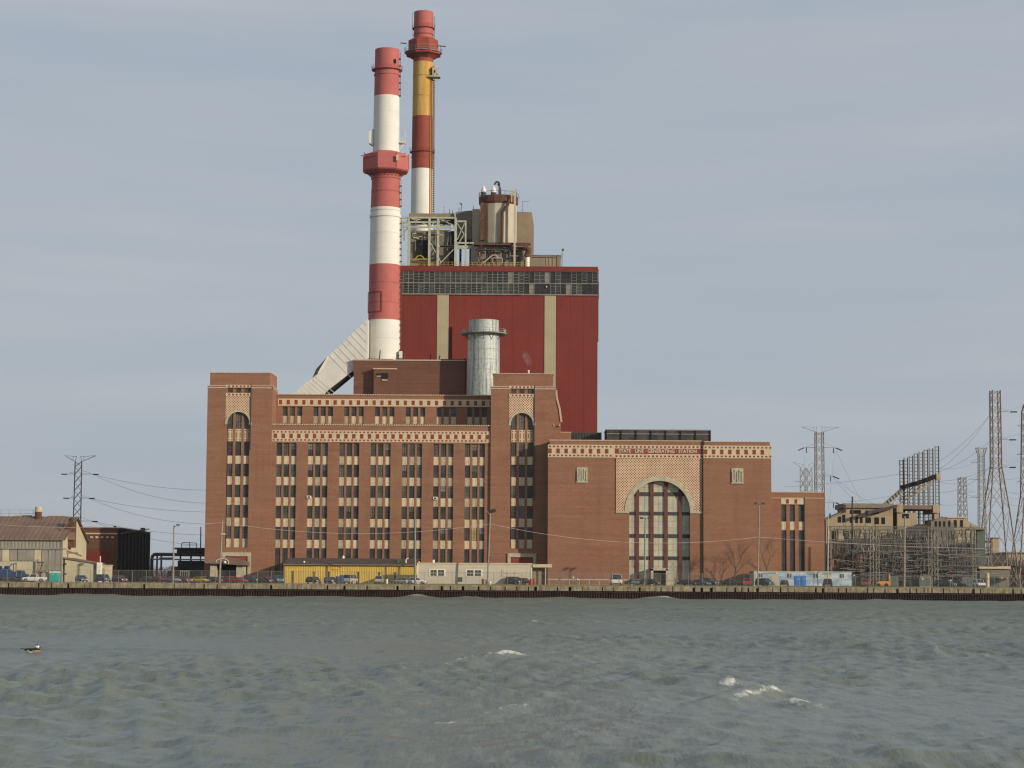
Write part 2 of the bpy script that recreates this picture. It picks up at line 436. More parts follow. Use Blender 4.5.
# ------------------------------------------------------------------ water
def build_water():
    ys = [-400, -150, -60, -20, 0, 10, 17, 21]
    y = 23.0
    while y < 481.5:
        ys.append(y); y += 0.085 + 0.0012 * y
    ys.append(483.0)
    ys = np.array(ys)
    nc = 400
    u = np.concatenate([[-8, -3, -1.2, -0.6, -0.38], np.linspace(-0.27, 0.27, nc), [0.38, 0.6, 1.2, 3, 8]])
    wy = np.maximum(ys, 60.0)
    Xg = u[None, :] * np.where(np.abs(u[None, :]) > 0.3, np.minimum(wy[:, None] * 1.0 + 40 * (np.abs(u[None, :]) - .27), 300), np.maximum(ys, 23)[:, None])
    Yg = np.repeat(ys[:, None], len(u), 1)
    # far columns: keep monotonic
    rs = np.random.RandomState(11)
    Zg = np.zeros_like(Xg)
    slope = np.zeros_like(Xg)
    crest = np.zeros_like(Xg)
    for i in range(60):
        lam = 0.35 * (30.0 ** (i / 59.0)) * rs.uniform(0.9, 1.1)
        th = R(rs.normal(-14, 20) if rs.rand() < .55 else rs.normal(-80, 26)) if lam > 1.1 else R(rs.normal(-45, 50))
        k = 2 * math.pi / lam
        amp = 0.0098 * lam ** 0.80 * rs.uniform(0.6, 1.3)
        if lam > 3.0: amp *= 0.50
        elif lam > 1.5: amp *= 0.75
        sp_ = np.maximum(0.085 + 0.0012 * Yg, 0.54 * np.maximum(Yg, 23) / 400)
        fade = np.clip(lam / (2.5 * sp_) - 0.4, 0, 1)
        edge = np.where(np.abs(u)[None, :] > 0.3, 0.0 if lam < 6 else 0.5, 1.0)
        edge = edge * np.where((Yg < 22.5), 0.0 if lam < 6 else 0.6, 1.0)
        ph = k * (Xg * math.cos(th) + Yg * math.sin(th)) + rs.uniform(0, 6.28)
        c = np.cos(ph)
        Zg += amp * fade * edge * (c + 0.25 * np.cos(2 * ph)) 
    rough = 0.75 + 0.5 * np.sin(Xg * 0.11 + 1.3 * np.sin(Yg * 0.07)) * np.sin(Yg * 0.083 + 0.8)
    Zg *= rough
    dq = CAM + (P(33.2, 651.5, 100) - CAM) * ((0.10 - CAM_H) / (P(33.2, 651.5, 100) - CAM).z)
    Zg *= 1 - 0.8 * np.exp(-((Xg - dq.x) / 1.6) ** 2 - ((Yg - dq.y + 4) / 6.0) ** 2)
    foam = np.zeros_like(Xg)
    # breaking crests: (px, py, half length px, height m, slant, foam)
    def ridge(px, py, hl, h, slant, fo, fw=1.0, W=None, ff=0.55):
        d = P(px, py, 100) - CAM
        q = CAM + d * ((0.08 - CAM_H) / d.z)
        L = hl / F * q.y
        if W is None: W = 0.45
        dx = Xg - q.x
        dy = Yg - q.y - slant * dx
        Zg[:] += h * np.exp(-(dx / L) ** 2) * (np.exp(-(dy / W) ** 2) - 0.2 * np.exp(-((dy + 1.7 * W) / (W * 1.2)) ** 2))
        if fo:
            f = np.exp(-(dx / (L * fw)) ** 4 - ((dy + 0.2 * W) / (W * ff)) ** 2) * fo
            foam[:] = np.maximum(foam, f)
    ridge(742, 695, 52, 0.25, 2.6, 0, 1, 1.6)
    ridge(728, 684, 13, 0.10, 0.5, 1.2, .8, .9)
    ridge(750, 696, 28, 0.09, 3.0, 0.85, 1.0, 1.4, .32)
    ridge(768, 691, 17, 0.10, 1.4, 1.1, 1.0, 1.2, .6)
    ridge(788, 700, 17, 0.13, -1.0, 1.1, 1.0, 1.2, .6)
    ridge(805, 702, 26, 0.03, -1.0, 0.55, .8, .5)
    ridge(480, 659, 44, 0.17, 5.0, 0.6, .8, 3.0, .3)
    ridge(508, 656, 20, 0.12, 2.0, 1.15, .9, 1.5, .7)
    ridge(462, 660, 16, 0.04, 3.0, 0.7, .8, 1.3, .4)
    ridge(445, 719, 16, 0.07, 2.0, 0.85, .7, .8, .5)
    ridge(505, 704, 34, 0.07, 3.0, 0.55, .8, 1.0, .4)
    ridge(533, 621, 5, 0.12, 0.0, 0.9, .8, 2)
    ridge(724, 635, 7, 0.14, 0.2, 0.8, .8, 1.6)
    ridge(917, 618, 8, 0.08, 0.0, 0.5, .8, 2)
    ridge(985, 653, 16, 0.08, 4.0, 0.6, .8, 1.6, .4)
    ridge(935, 653, 26, 0.07, 5.0, 0.5, .8, 1.6, .4)
    for (xx, yy, hh, L, fo) in ((X(418, 476), 476, 0.75, 3.2, 0.75), (X(664, 476), 476, 0.65, 2.6, 1.0), (X(648, 476), 475, 0.35, 2.5, 0.6), (X(90, 476), 476, 0.45, 7, 0.3), (X(330, 476), 476, 0.3, 6, 0.2), (X(560, 476), 476, 0.35, 6, 0.2), (X(880, 476), 476, 0.3, 8, 0.2), (X(470, 476), 476, 0.45, 3, 0.4)):
        g = np.exp(-((Xg - xx) / L) ** 2 - ((Yg - yy) / 2.0) ** 2)
        Zg += hh * g; foam = np.maximum(foam, fo * g)
    nr, ncol = Xg.shape
    co = np.stack([Xg, Yg, Zg], -1).reshape(-1, 3).astype(np.float32)
    idx = np.arange(nr * ncol).reshape(nr, ncol)
    quads = np.stack([idx[:-1, :-1], idx[:-1, 1:], idx[1:, 1:], idx[1:, :-1]], -1).reshape(-1, 4).astype(np.int32)
    me = bpy.data.meshes.new('water')
    me.vertices.add(len(co)); me.vertices.foreach_set('co', co.ravel())
    me.loops.add(quads.size); me.loops.foreach_set('vertex_index', quads.ravel())
    me.polygons.add(len(quads))
    me.polygons.foreach_set('loop_start', np.arange(0, quads.size, 4, dtype=np.int32))
    me.polygons.foreach_set('loop_total', np.full(len(quads), 4, dtype=np.int32))
    me.update(calc_edges=True)
    me.polygons.foreach_set('use_smooth', np.ones(len(quads), dtype=bool))
    at = me.attributes.new('foam', 'FLOAT', 'POINT')
    at.data.foreach_set('value', foam.ravel().astype(np.float32))
    m, nt, b = new_mat('lake_water')
    a = nt.nodes.new('ShaderNodeAttribute'); a.attribute_name = 'foam'
    n1 = noise(nt, (9, 3.5, 9), 6, 0.75)
    ad = nt.nodes.new('ShaderNodeMath'); ad.operation = 'ADD'
    nt.links.new(a.outputs['Fac'], ad.inputs[0])
    nt.links.new(rng(nt, n1, 0.3, 0.7, -0.9, 0.4), ad.inputs[1])
    fm = rng(nt, ad.outputs[0], 0.25, 0.85)
    big = noise(nt, (0.05, 0.02, 0.05), 4)
    wc = mixc(nt, rng(nt, big, 0.35, 0.65), (0.108, 0.124, 0.100), (0.142, 0.150, 0.112))
    c = mixc(nt, fm, wc, (0.62, 0.60, 0.52))
    nt.links.new(c, b.inputs['Base Color'])
    gp_ = nt.nodes.new('ShaderNodeNewGeometry'); sp_ = nt.nodes.new('ShaderNodeSeparateXYZ'); nt.links.new(gp_.outputs['Position'], sp_.inputs[0])
    ro_ = rng(nt, sp_.outputs[1], 40, 300, 0.30, 0.60)
    mx_ = nt.nodes.new('ShaderNodeMath'); mx_.operation = 'MAXIMUM'
    nt.links.new(ro_, mx_.inputs[0]); nt.links.new(rng(nt, fm, 0, 1, 0.0, 0.85), mx_.inputs[1])
    nt.links.new(mx_.outputs[0], b.inputs['Roughness'])
    b.inputs['IOR'].default_value = 1.33
    b.inputs['Specular IOR Level'].default_value = 0.50
    nn = noise(nt, (6.0, 1.6, 3), 5, 0.6)
    bp = nt.nodes.new('ShaderNodeBump'); bp.inputs['Strength'].default_value = 0.9; bp.inputs['Distance'].default_value = 0.030
    nn2 = noise(nt, (1.7, .35, 1), 4, 0.6)
    mm = nt.nodes.new('ShaderNodeMath'); mm.operation = 'MULTIPLY_ADD'; mm.inputs[1].default_value = 3.5
    nt.links.new(nn2, mm.inputs[0]); nt.links.new(nn, mm.inputs[2])
    nt.links.new(mm.outputs[0], bp.inputs['Height']); nt.links.new(bp.outputs[0], b.inputs['Normal'])
    me.materials.append(m)
    tag(obj('water', me), kind='structure')
    return Xg, Yg, Zg
def water_z(x, y):
    Xg, Yg, Zg = WATER
    i = int(np.argmin((Xg - x) ** 2 + (Yg - y) ** 2)); return float(Zg.ravel()[i])
WATER = build_water()

# ------------------------------------------------------------------ ground, verge, quay
mb = MB()
mb.face([(-1500, 487, GZ), (1500, 487, GZ), (1500, 3600, GZ), (-1500, 3600, GZ)])
tag(mb.build('ground', M['asphalt']), kind='structure')
XL, XR = X(-160, 481), X(1184, 481)
mb = MB()
nseg = 260
pts = []
for i in range(nseg + 1):
    x = XL + (XR - XL) * i / nseg
    f = min(1, max(0, (x - X(540, 481)) / 6))
    z0 = 2.50; z1 = 2.50 + 0.12 * f + random.uniform(0, .05); z2 = GZ + 0.004 - 0.25 * (1 - f) * 0 + random.uniform(0, .05) * f
    pts.append(((x, 482.0, z0), (x, 484.0, z1 + .15), (x, 487.3, z2 + 0.01)))
for a, b in zip(pts[:-1], pts[1:]):
    mb.face([a[0], b[0], b[1], a[1]]); mb.face([a[1], b[1], b[2], a[2]])
tag(mb.build('verge', M['grass']), kind='structure')

quay = thing('quay', None, None, (0, 480, 0)); quay['kind'] = 'structure'
mb = MB()
x = XL; pitch = 0.56
prof = []
while x < XR:
    prof += [(x, 480.0), (x + .16, 480.0), (x + .24, 480.22), (x + .46, 480.22)]
    x += pitch
for (x0, y0), (x1, y1) in zip(prof[:-1], prof[1:]):
    mb.face([(x0, y0, -3), (x1, y1, -3), (x1, y1, 1.68), (x0, y0, 1.68)])
mb.box(XL, XR, 479.86, 479.98, 1.30, 1.46)
mb.build('sheet_piling', M['pile'], quay, kind='stuff')
mb = MB(); mb.box(XL, XR, 480.3, 482.0, -3, 1.66)
mb.build('quay_core', M['pile'], quay)
mb = MB(); mb.box(XL, XR, 482.03, 482.4, 1.6, 2.48)
mb.build('backing_wall', M['pile'], quay)
rb = random.Random(5)
x = XL
k = 0
while x < XR:
    px = 512 + x / 480 * F
    w = rb.choice([3.4, 4.6, 5.6, 6.3, 2.6]) if px < 430 else rb.choice([1.2, 1.6, 2.4, 3.0, 4.4])
    x1 = min(XR, x + w)
    zt = 2.74 + 0.16 * max(0, min(1, (420 - px) / 380)) + rb.uniform(-.05, .05)
    y0 = 479.84 + rb.uniform(-.05, .08)
    b = MB()
    e = 0.07
    n = 4
    # chipped, slightly bevelled concrete block
    xs = [x + .05, x + .05 + e] + [x + (x1 - x) * q / n for q in range(1, n)] + [x1 - .05 - e, x1 - .05]
    tops = [zt - .10] + [zt + rb.uniform(-.05, .04) * (1.8 if px > 560 else 1) for _ in range(len(xs) - 2)] + [zt - .10]
    for (xa, za), (xb, zb) in zip(zip(xs[:-1], tops[:-1]), zip(xs[1:], tops[1:])):
        b.hexa([(xa, y0, 1.67), (xb, y0, 1.67), (xb, 482.0, 1.67), (xa, 482.0, 1.67)],
               [(xa, y0 + .04, za), (xb, y0 + .04, zb), (xb, 482.0, zb), (xa, 482.0, za)])
    b.build('concrete_block', M['concrete'], quay)
    x = x1 + (rb.choice([0.02, 0.1, 0.22, 0.4]) if px < 430 else rb.choice([0.05, .15, 0.3, 0.5]))
    k += 1

# ------------------------------------------------------------------ window module
def window_mesh(name, w, h, nx, ny, gm, fm, t=0.05, depth=0.08, border=0.06):
    b = MB()
    b.box(-w / 2, w / 2, depth, depth + .03, 0, h, 0)
    for x0, x1 in ((-w / 2, -w / 2 + border), (w / 2 - border, w / 2)): b.box(x0, x1, 0, depth, 0, h, 1)
    for z0, z1 in ((0, border), (h - border, h)): b.box(-w / 2 + border, w / 2 - border, 0, depth, z0, z1, 1)
    for i in range(1, nx):
        xx = -w / 2 + w * i / nx; b.box(xx - t / 2, xx + t / 2, .02, depth, border, h - border, 1)
    for i in range(1, ny):
        zz = h * i / ny; b.box(-w / 2 + border, w / 2 - border, .03, depth, zz - t / 2, zz + t / 2, 1)
    return b.mesh(name, [gm, fm])

SPK = [0]
def spandrel_mesh(w, h, m='cream'):
    b = MB()
    b.box(-w / 2, w / 2, .02, .10, 0, h, 0)
    b.box(-w / 2 + .12, -w / 2 + .36, -.03, .02, .15, h - .15, 0)
    b.box(w / 2 - .36, w / 2 - .12, -.03, .02, .15, h - .15, 0)
    b.box(-w / 2 + .36, w / 2 - .36, -.02, .02, h * .42, h * .58, 0)
    return b.mesh('spandrel_panel', M[m])

def arch_fill(b, cx, cz, r, x0, x1, ztop, yf, yb, m=0, n=28):
    """wall between x0..x1 from the springing line up to ztop, with a round-headed opening"""
    if x0 < cx - r: b.box(x0, cx - r, yf, yb, cz, ztop, m)
    if x1 > cx + r: b.box(cx + r, x1, yf, yb, cz, ztop, m)
    ang = [math.pi * i / n for i in range(n + 1)]
    for a0, a1 in zip(ang[:-1], ang[1:]):
        xa, za = cx - r * math.cos(a0), cz + r * math.sin(a0)
        xb, zb = cx - r * math.cos(a1), cz + r * math.sin(a1)
        b.hexa([(xa, yf, za), (xb, yf, zb), (xb, yb, zb), (xa, yb, za)],
               [(xa, yf, ztop), (xb, yf, ztop), (xb, yb, ztop), (xa, yb, ztop)], m)

def arch_ring(b, cx, cz, r0, r1, yf, yb, m=0, n=28):
    for i in range(n):
        a0, a1 = math.pi * i / n, math.pi * (i + 1) / n
        pts = [(cx - r0 * math.cos(a0), cz + r0 * math.sin(a0)), (cx - r0 * math.cos(a1), cz + r0 * math.sin(a1)),
               (cx - r1 * math.cos(a1), cz + r1 * math.sin(a1)), (cx - r1 * math.cos(a0), cz + r1 * math.sin(a0))]
        b.prism_xz([pts[0], pts[1], pts[2], pts[3]][::-1], yf, yb, m)

def frieze(parent, x0, x1, zb, zt, yf, sq_pitch, sq_w, sq_h, dots=True, phase=0.5, skip=None):
    """cream band with red squares between two rows of small red checks; skip=(xa, xb) leaves out the squares"""
    b = MB(); b.box(x0, x1, yf - .10, yf, zb, zt)
    b.build('frieze', M['cream'], parent)
    b = MB()
    zc = (zb + zt) / 2
    x = x0 + sq_pitch * phase
    while x < x1 - sq_w * .3:
        if not (skip and skip[0] < x < skip[1]):
            b.box(max(x0, x - sq_w / 2), min(x1, x + sq_w / 2), yf - .13, yf - .10, zc - sq_h / 2, zc + sq_h / 2)
        x += sq_pitch
    if dots:
        hp = sq_pitch / 2
        dh = (zt - zb) * 0.13
        for zz in (zb + (zt - zb) * .15, zt - (zt - zb) * .15):
            x = x0 + hp * .5
            while x < x1 - .1:
                b.box(x - hp * .24, x + hp * .24, yf - .13, yf - .10, zz - dh / 2, zz + dh / 2)
                x += hp
    b.build('frieze_inlay', M['inlay'], parent, kind='stuff')

def dentils(parent, x0, x1, z, yf, pitch=0.56, h=0.28):
    b = MB(); x = x0
    while x < x1:
        b.box(x, min(x1, x + pitch * .5), yf - .22, yf + .1, z, z + h); x += pitch
    b.build('corbel_course', M['cream'], parent, kind='stuff')

# ------------------------------------------------------------------ brick power station with two towers
TF = 520.0; MF = 520.5; UF = 528.7
ps = thing('power_station_building', 'long red brick power station with two arched towers and rows of narrow windows', 'building', (X(380, MF), TF, GZ))
def x_(px): return X(px, MF, 480)
def z_(py, px=290): return Z(py, MF, px)
ZB = GZ - 0.3
bays = [(276.0 + 31.45 * i) for i in range(7)]          # left edge of each three-window bay
ww, gap = 5.3, 7.35                                     # window width / pitch in px at this depth
ppm = F / MF
rows = [(443.0, 455.9), (464.2, 476.9), (485.2, 497.4), (505.7, 518.0), (526.8, 539.4), (548.0, 577.0)]
spans = [(455.9, 464.2), (476.9, 485.2), (497.4, 505.7), (518.0, 526.8), (539.4, 548.0)]
b = MB()
xl, xr = x_(270), x_(491)
b.box(xl, xr, MF + .55, UF + 0.02, ZB, z_(424.8))                  # core behind the openings
edges = [xl]
for bx in bays: edges += [x_(bx), x_(bx + 2 * gap + ww)]
edges.append(xr)
for i in range(0, len(edges), 2):
    b.box(edges[i], edges[i + 1], MF, MF + .56, ZB, z_(442.8))      # piers
for bx in bays:
    for k in (0, 1):
        xa = x_(bx + gap * k + ww); xb = x_(bx + gap * (k + 1))
        b.box(xa, xb, MF + .22, MF + .56, ZB, z_(442.8))            # brick mullions
    b.box(x_(bx), x_(bx + 2 * gap + ww), MF + .3, MF + .56, ZB, z_(577))
b.box(xl, xr, MF - .02, MF + .57, z_(442.8), z_(425.2))
b.box(xl, xr, MF - .12, MF + .4, z_(425.2), z_(424.3), 1)
b.build('wall', [M['brick'], M['coping']], ps)
frieze(ps, x_(271.2), x_(489.6), z_(441.6), z_(430.2), MF - .02, 7.86 / ppm, 3.4 / ppm, 4.6 / ppm, True, 0.45)
dentils(ps, x_(270), x_(490), z_(425.0), MF - .02)
gm = [window_mesh('window', ww / ppm, z_(rows[0][0]) - z_(rows[0][1]), 2, 4, g, M['frame_dark'], .06) for g in (M['glass'], M['glass_b'])]
def half_blind(w, h):
    me = window_mesh('window', w, h, 2, 4, M['glass'], M['frame_dark'], .06)
    b_ = MB(); b_.box(-w / 2 + .06, w / 2 - .06, .065, .075, h * .52, h - .06)
    me2 = b_.mesh('window', [M['blind']])
    import bmesh as bm_
    bb = bm_.new(); bb.from_mesh(me); n0 = len(bb.faces); bb.from_mesh(me2); bb.faces.ensure_lookup_table()
    for f_ in bb.faces[n0:]: f_.material_index = 2
    bb.to_mesh(me); bb.free(); me.materials.append(M['blind']); bpy.data.meshes.remove(me2)
    return me
gm.append(half_blind(ww / ppm, z_(rows[0][0]) - z_(rows[0][1])))
gm_low = window_mesh('window', ww / ppm, z_(rows[5][0]) - z_(rows[5][1]), 2, 8, M['glass'], M['frame_dark'], .06)
gm_ochre = window_mesh('window', ww / ppm, z_(rows[0][0]) - z_(rows[0][1]), 2, 4, M['blind_ochre'], M['frame_dark'], .06)  # ochre blind colour for a single window
spms = [spandrel_mesh(ww / ppm, z_(spans[0][0]) - z_(spans[0][1]), m_) for m_ in ('cream', 'cream', 'cream2', 'cream3')]
rr = random.Random(3)
for bi, bx in enumerate(bays):
    for k in range(3):
        xc = x_(bx + gap * k + ww / 2)
        for ri, (ya, yb) in enumerate(rows):
            me = gm_low if ri == 5 else rr.choice([gm[0], gm[0], gm[0], gm[0], gm[1], gm[1], gm[2]])
            if bi == 6 and k == 1 and ri == 4: me = gm_ochre
            o = obj('window', me, ps, Vector((xc, MF + .34, z_(yb))) - ps.location)
        for (ya, yb) in spans:
            obj('spandrel_panel', rr.choice(spms), ps, Vector((xc, MF + .30, z_(yb))) - ps.location)
# window air conditioners
for (px, py) in ((309.3, 497), (435.5, 497.4)):
    a = MB(); a.box(x_(px - 2.2), x_(px + 2.2), MF - .25, MF + .3, z_(py + 1.2), z_(py - 1.4), 0)
    a.box(x_(px - 1.3), x_(px + .9), MF - .27, MF - .25, z_(py + .7), z_(py - .8), 1)
    a.build('air_conditioner', [M['white'], M['dark']], ps)
# set-back upper storey
b = MB()
zu = lambda py: Z(py, UF, 290)
xu = lambda px: X(px, UF, 480)
b.box(xu(262), xu(496), UF + .45, UF + 24, ZB, zu(394.4))
ubays = [281.6 + 30.85 * i for i in range(7)]
uw, ug = 4.9, 7.3
e = [xu(262)]
for bx in ubays: e += [xu(bx), xu(bx + 2 * ug + uw)]
e.append(xu(496))
for i in range(0, len(e), 2): b.box(e[i], e[i + 1], UF, UF + .46, z_(426), zu(406.6))
for bx in ubays:
    for k in (0, 1): b.box(xu(bx + ug * k + uw), xu(bx + ug * (k + 1)), UF + .1, UF + .46, z_(426), zu(406.6))
b.box(xu(262), xu(496), UF - .01, UF + .47, zu(406.6), zu(394.8))
b.box(xu(262), xu(496), UF - .10, UF + 24.1, zu(394.8), zu(394.0), 1)
b.build('upper_storey_wall', [M['brick'], M['coping']], ps)
frieze(ps, xu(276.6), xu(494), zu(405.8), zu(398.6), UF - .01, 7.83 / (F / UF), 3.2 / (F / UF), 4.6 / (F / UF), False, 0.35)
dentils(ps, xu(262), xu(494), zu(394.9), UF - .02)
uwm = [window_mesh('window', uw / (F / UF), zu(407) - zu(415.8), 2, 3, g, M['frame_dark'], .05) for g in (M['glass'], M['glass_b'])]
usps = [spandrel_mesh(uw / (F / UF), zu(415.8) - zu(423.4), m_) for m_ in ('cream', 'cream2', 'cream3')]
for bx in ubays:
    for k in range(3):
        xc = xu(bx + ug * k + uw / 2)
        obj('window', uwm[rr.random() < .4], ps, Vector((xc, UF + .28, zu(415.8))) - ps.location)
        obj('spandrel_panel', rr.choice(usps), ps, Vector((xc, UF + .26, zu(423.4))) - ps.location)

def tower(xoff, yoff, left):
    """xoff / yoff: pixels added to the measurements taken on the left tower"""
    tx = lambda px: X(px + xoff, TF, 395 if left else 430)
    tz = lambda py: Z(py + yoff, TF, 240 + xoff)
    t = thing('tower', None, None, Vector((tx(240), TF, GZ)) - ps.location); t.parent = ps
    t.location = Vector((tx(240), TF, GZ)) - ps.location
    back = TF + (12.5 if left else 8.5)
    b = MB()
    lx, rx = tx(207.6), tx(272.3)
    cols = [(228.2, 233.4), (236.0, 241.8), (244.3, 249.8)]
    bl, brr = tx(227.4), tx(250.1)
    dl, dr = tx(225.9), tx(250.6)
    acx = tx(238.9); acz = tz(423.0); ar = (brr - bl) / 2 - .02
    acx = (bl + brr) / 2
    b.box(lx, rx, TF + .9, back, ZB, tz(386.2))
    b.box(lx, bl, TF, TF + .9, ZB, tz(386.2))
    b.box(brr, rx, TF, TF + .9, ZB, tz(386.2))
    b.box(bl, brr, TF + .02, TF + .9, ZB, tz(547.6))
    b.box(bl, brr, TF + .25, TF + .9, tz(394.6), tz(386.2))
    for (ca, cb), (cc, cd) in zip(cols[:-1], cols[1:]):
        b.box(tx(cb), tx(cc), TF + .45, TF + .9, tz(547.6), tz(410.4))
    # parapet block with cut corner, coping
    if left:
        pts = [(tx(209.6), TF + .3), (tx(269.8), TF + .3), (tx(271.2), TF + 1.6), (tx(271.6), back - 1), (tx(209.6), back - 1)]
    else:
        pts = [(tx(209.6), TF + .3), (tx(269.6), TF + .3), (tx(269.9), TF + 1.6), (tx(269.9), back - 1), (tx(209.6), back - 1)]
    for (z0, z1, grow, mi) in ((tz(386.2), tz(373.0), 0, 0), (tz(373.0), tz(372.2), .12, 1)):
        n = len(b.v); kk = len(pts)
        cx = sum(p[0] for p in pts) / kk; cy = sum(p[1] for p in pts) / kk
        g = [(x + (grow if x > cx else -grow), y + (grow if y > cy else -grow)) for x, y in pts]
        b.v += [(x, y, z0) for x, y in g] + [(x, y, z1) for x, y in g]
        b.f.append(tuple(n + kk + i for i in range(kk))); b.m.append(mi)
        b.f.append(tuple(n + i for i in reversed(range(kk)))); b.m.append(mi)
        for i in range(kk):
            j = (i + 1) % kk
            b.f.append((n + i, n + j, n + kk + j, n + kk + i)); b.m.append(mi)
    b.box(lx - .1, rx + .1, TF - .1, back + .1, tz(386.2) - .0, tz(385.4), 1)
    b.box(lx - .1, bl - .15, TF - .12, TF + .2, tz(388.3), tz(387.2), 1)
    b.box(brr + .15, rx + .12, TF - .12, TF + .2, tz(388.3), tz(387.2), 1)
    if left: b.box(rx - .05, rx + .12, TF - .12, back, tz(388.3), tz(387.2), 1)
    b.build('wall', [M['brick'], M['coping']], t)
    # diaper work round the arch, arch ring, string courses
    b = MB(); arch_fill(b, acx, acz, ar, dl, dr, tz(396.2), TF - .03, TF + .9)
    b.build('diaper_panel', M['diaper'], t)
    b = MB(); arch_ring(b, acx, acz, ar - .05, ar + .42, TF - .12, TF + .3)
    b.box(bl - .5, bl + .1, TF - .14, TF + .3, acz - .35, acz + .02); b.box(brr - .1, brr + .5, TF - .14, TF + .3, acz - .35, acz + .02)
    b.build('arch_ring', M['stone'], t)
    for (ya, yb) in ((396.2, 393.0), (387.6, 384.9)):
        b = MB(); b.box(dl - .05, dr + .05, TF - .14, TF + .24, tz(ya), tz(yb), 0)
        n = 6
        for i in range(n):
            xx = bl + (brr - bl) * (i + .5) / n
            b.box(xx - .22, xx + .22, TF - .17, TF - .14, tz((ya + yb) / 2) - .2, tz((ya + yb) / 2) + .2, 1)
        b.build('string_course', [M['cream'], M['inlay']], t)
    sw = window_mesh('window', .95, tz(388.2) - tz(392.2), 1, 2, M['glass'], M['frame_dark'])
    for (ca, cb) in cols:
        obj('window', sw, t, Vector(((tx(ca) + tx(cb)) / 2, TF + .12, tz(392.2))) - ps.location - t.location)
    # tall bay
    trow = [(409.6, 428.8), (441.2, 455.6), (463.6, 476.3), (484.6, 497.2), (505.0, 517.6), (526.2, 538.6)]
    tsp = [(428.8, 441.2), (455.6, 463.6), (476.3, 484.6), (497.2, 505.0), (517.6, 526.2), (538.6, 547.4)]
    for ci, (ca, cb) in enumerate(cols):
        w = tx(cb) - tx(ca); xc = (tx(ca) + tx(cb)) / 2
        for ri, (ya, yb) in enumerate(trow):
            h = tz(ya) - tz(yb)
            me = window_mesh('window', w, h, 2, 5 if ri == 0 else 4, M['glass_b'] if (ri == 0 or rr.random() < .25) else M['glass'], M['frame_dark'], .06)
            obj('window', me, t, Vector((xc, TF + .62, tz(yb))) - ps.location - t.location)
        for ri, (ya, yb) in enumerate(tsp):
            h = tz(ya) - tz(yb)
            if ri == 0:
                bb = MB(); bb.box(-w / 2, w / 2, 0, .1, 0, h, 0)
                for zz in (.12, .88):
                    for q in (-.28, .28): bb.box(q * w - .14, q * w + .14, -.03, 0, h * zz - .14, h * zz + .14, 1)
                for q in (-.3, .3): bb.box(q * w - .09, q * w + .09, -.03, 0, h * .28, h * .72, 1)
                me = bb.mesh('ornate_panel', [M['cream'], M['inlay']])
                obj('ornate_panel', me, t, Vector((xc, TF + .50, tz(yb))) - ps.location - t.location)
            else:
                obj('spandrel_panel', spandrel_mesh(w, h, rr.choice(['cream', 'cream', 'cream2', 'cream3'])), t, Vector((xc, TF + .55, tz(yb))) - ps.location - t.location)
    # stone portal
    b = MB()
    pz = tz(552.4)
    b.box(tx(225.2), tx(253.8), TF - .35, TF + .02, tz(556.2), pz)
    b.box(tx(225.2), tx(228.2), TF - .33, TF + .02, ZB, tz(556.2)); b.box(tx(250.6), tx(253.8), TF - .33, TF + .02, ZB, tz(556.2))
    b.build('portal', M['stone'], t)
    b = MB(); b.box(tx(228.2), tx(250.6), TF - .12, TF + .01, tz(562.5), tz(556.2)); b.build('portal_lintel', M['inlay'], t)
    # shade line beside the bay, painted as a dark strip
    b = MB(); b.box(tx(250.6), tx(251.5), TF - .2, TF - .01, tz(500 if not left else 450), tz(384.5)); b.build('pipe_and_shade_strip', M['steel_dark'], t)
    return t, tx, tz
tl, tx, tz = tower(0, 0, True)
# entrance porch in front of the left tower
po = thing('entrance_porch', 'brick arched entrance porch with round emblem on rough columns at foot of left tower', 'porch', (tx(232), TF - 4, GZ))
b = MB()
for (a, c) in ((216.2, 222.6), (242.0, 249.2)):
    b = MB(); b.box(tx(a), tx(c), TF - 5, TF - .36, ZB, tz(564.2)); b.build('pillar', M['stone'], po)
b = MB()
cx = tx(232.5); zz = tz(562.4); hw = tx(253) - cx
pts = [(cx - hw, zz - .3), (cx + hw, zz - .75), (cx + hw, zz + .1), (cx + hw * .45, zz + .85), (cx + .1, zz + 1.15), (cx - hw * .5, zz + .85), (cx - hw, zz + .25)]
b.prism_xz(pts, TF - 6, TF - .37)
b.build('canopy', M['roof_rust'], po)
b = MB()
for k in range(9):
    a = math.pi * k / 8
    b.bar((cx - .9 - 1.5 * math.cos(a), TF - 6.1, zz - .1 + .9 * math.sin(a)), (cx - .9 - 1.5 * math.cos(a + math.pi / 8), TF - 6.1, zz - .1 + .9 * math.sin(a + math.pi / 8)), .09)
b.lathe(cx - .3, TF - 6.15, [(.30, zz - .25), (.30, zz + .2)], 12)
b.build('emblem', M['white'], po)
b = MB(); b.box(tx(222.8), tx(241.8), TF - 3.2, TF - 3, ZB, tz(564.2)); b.build('doorway', M['dark'], po)

trr, t2x, t2z = tower(283.2, 1.0, False)
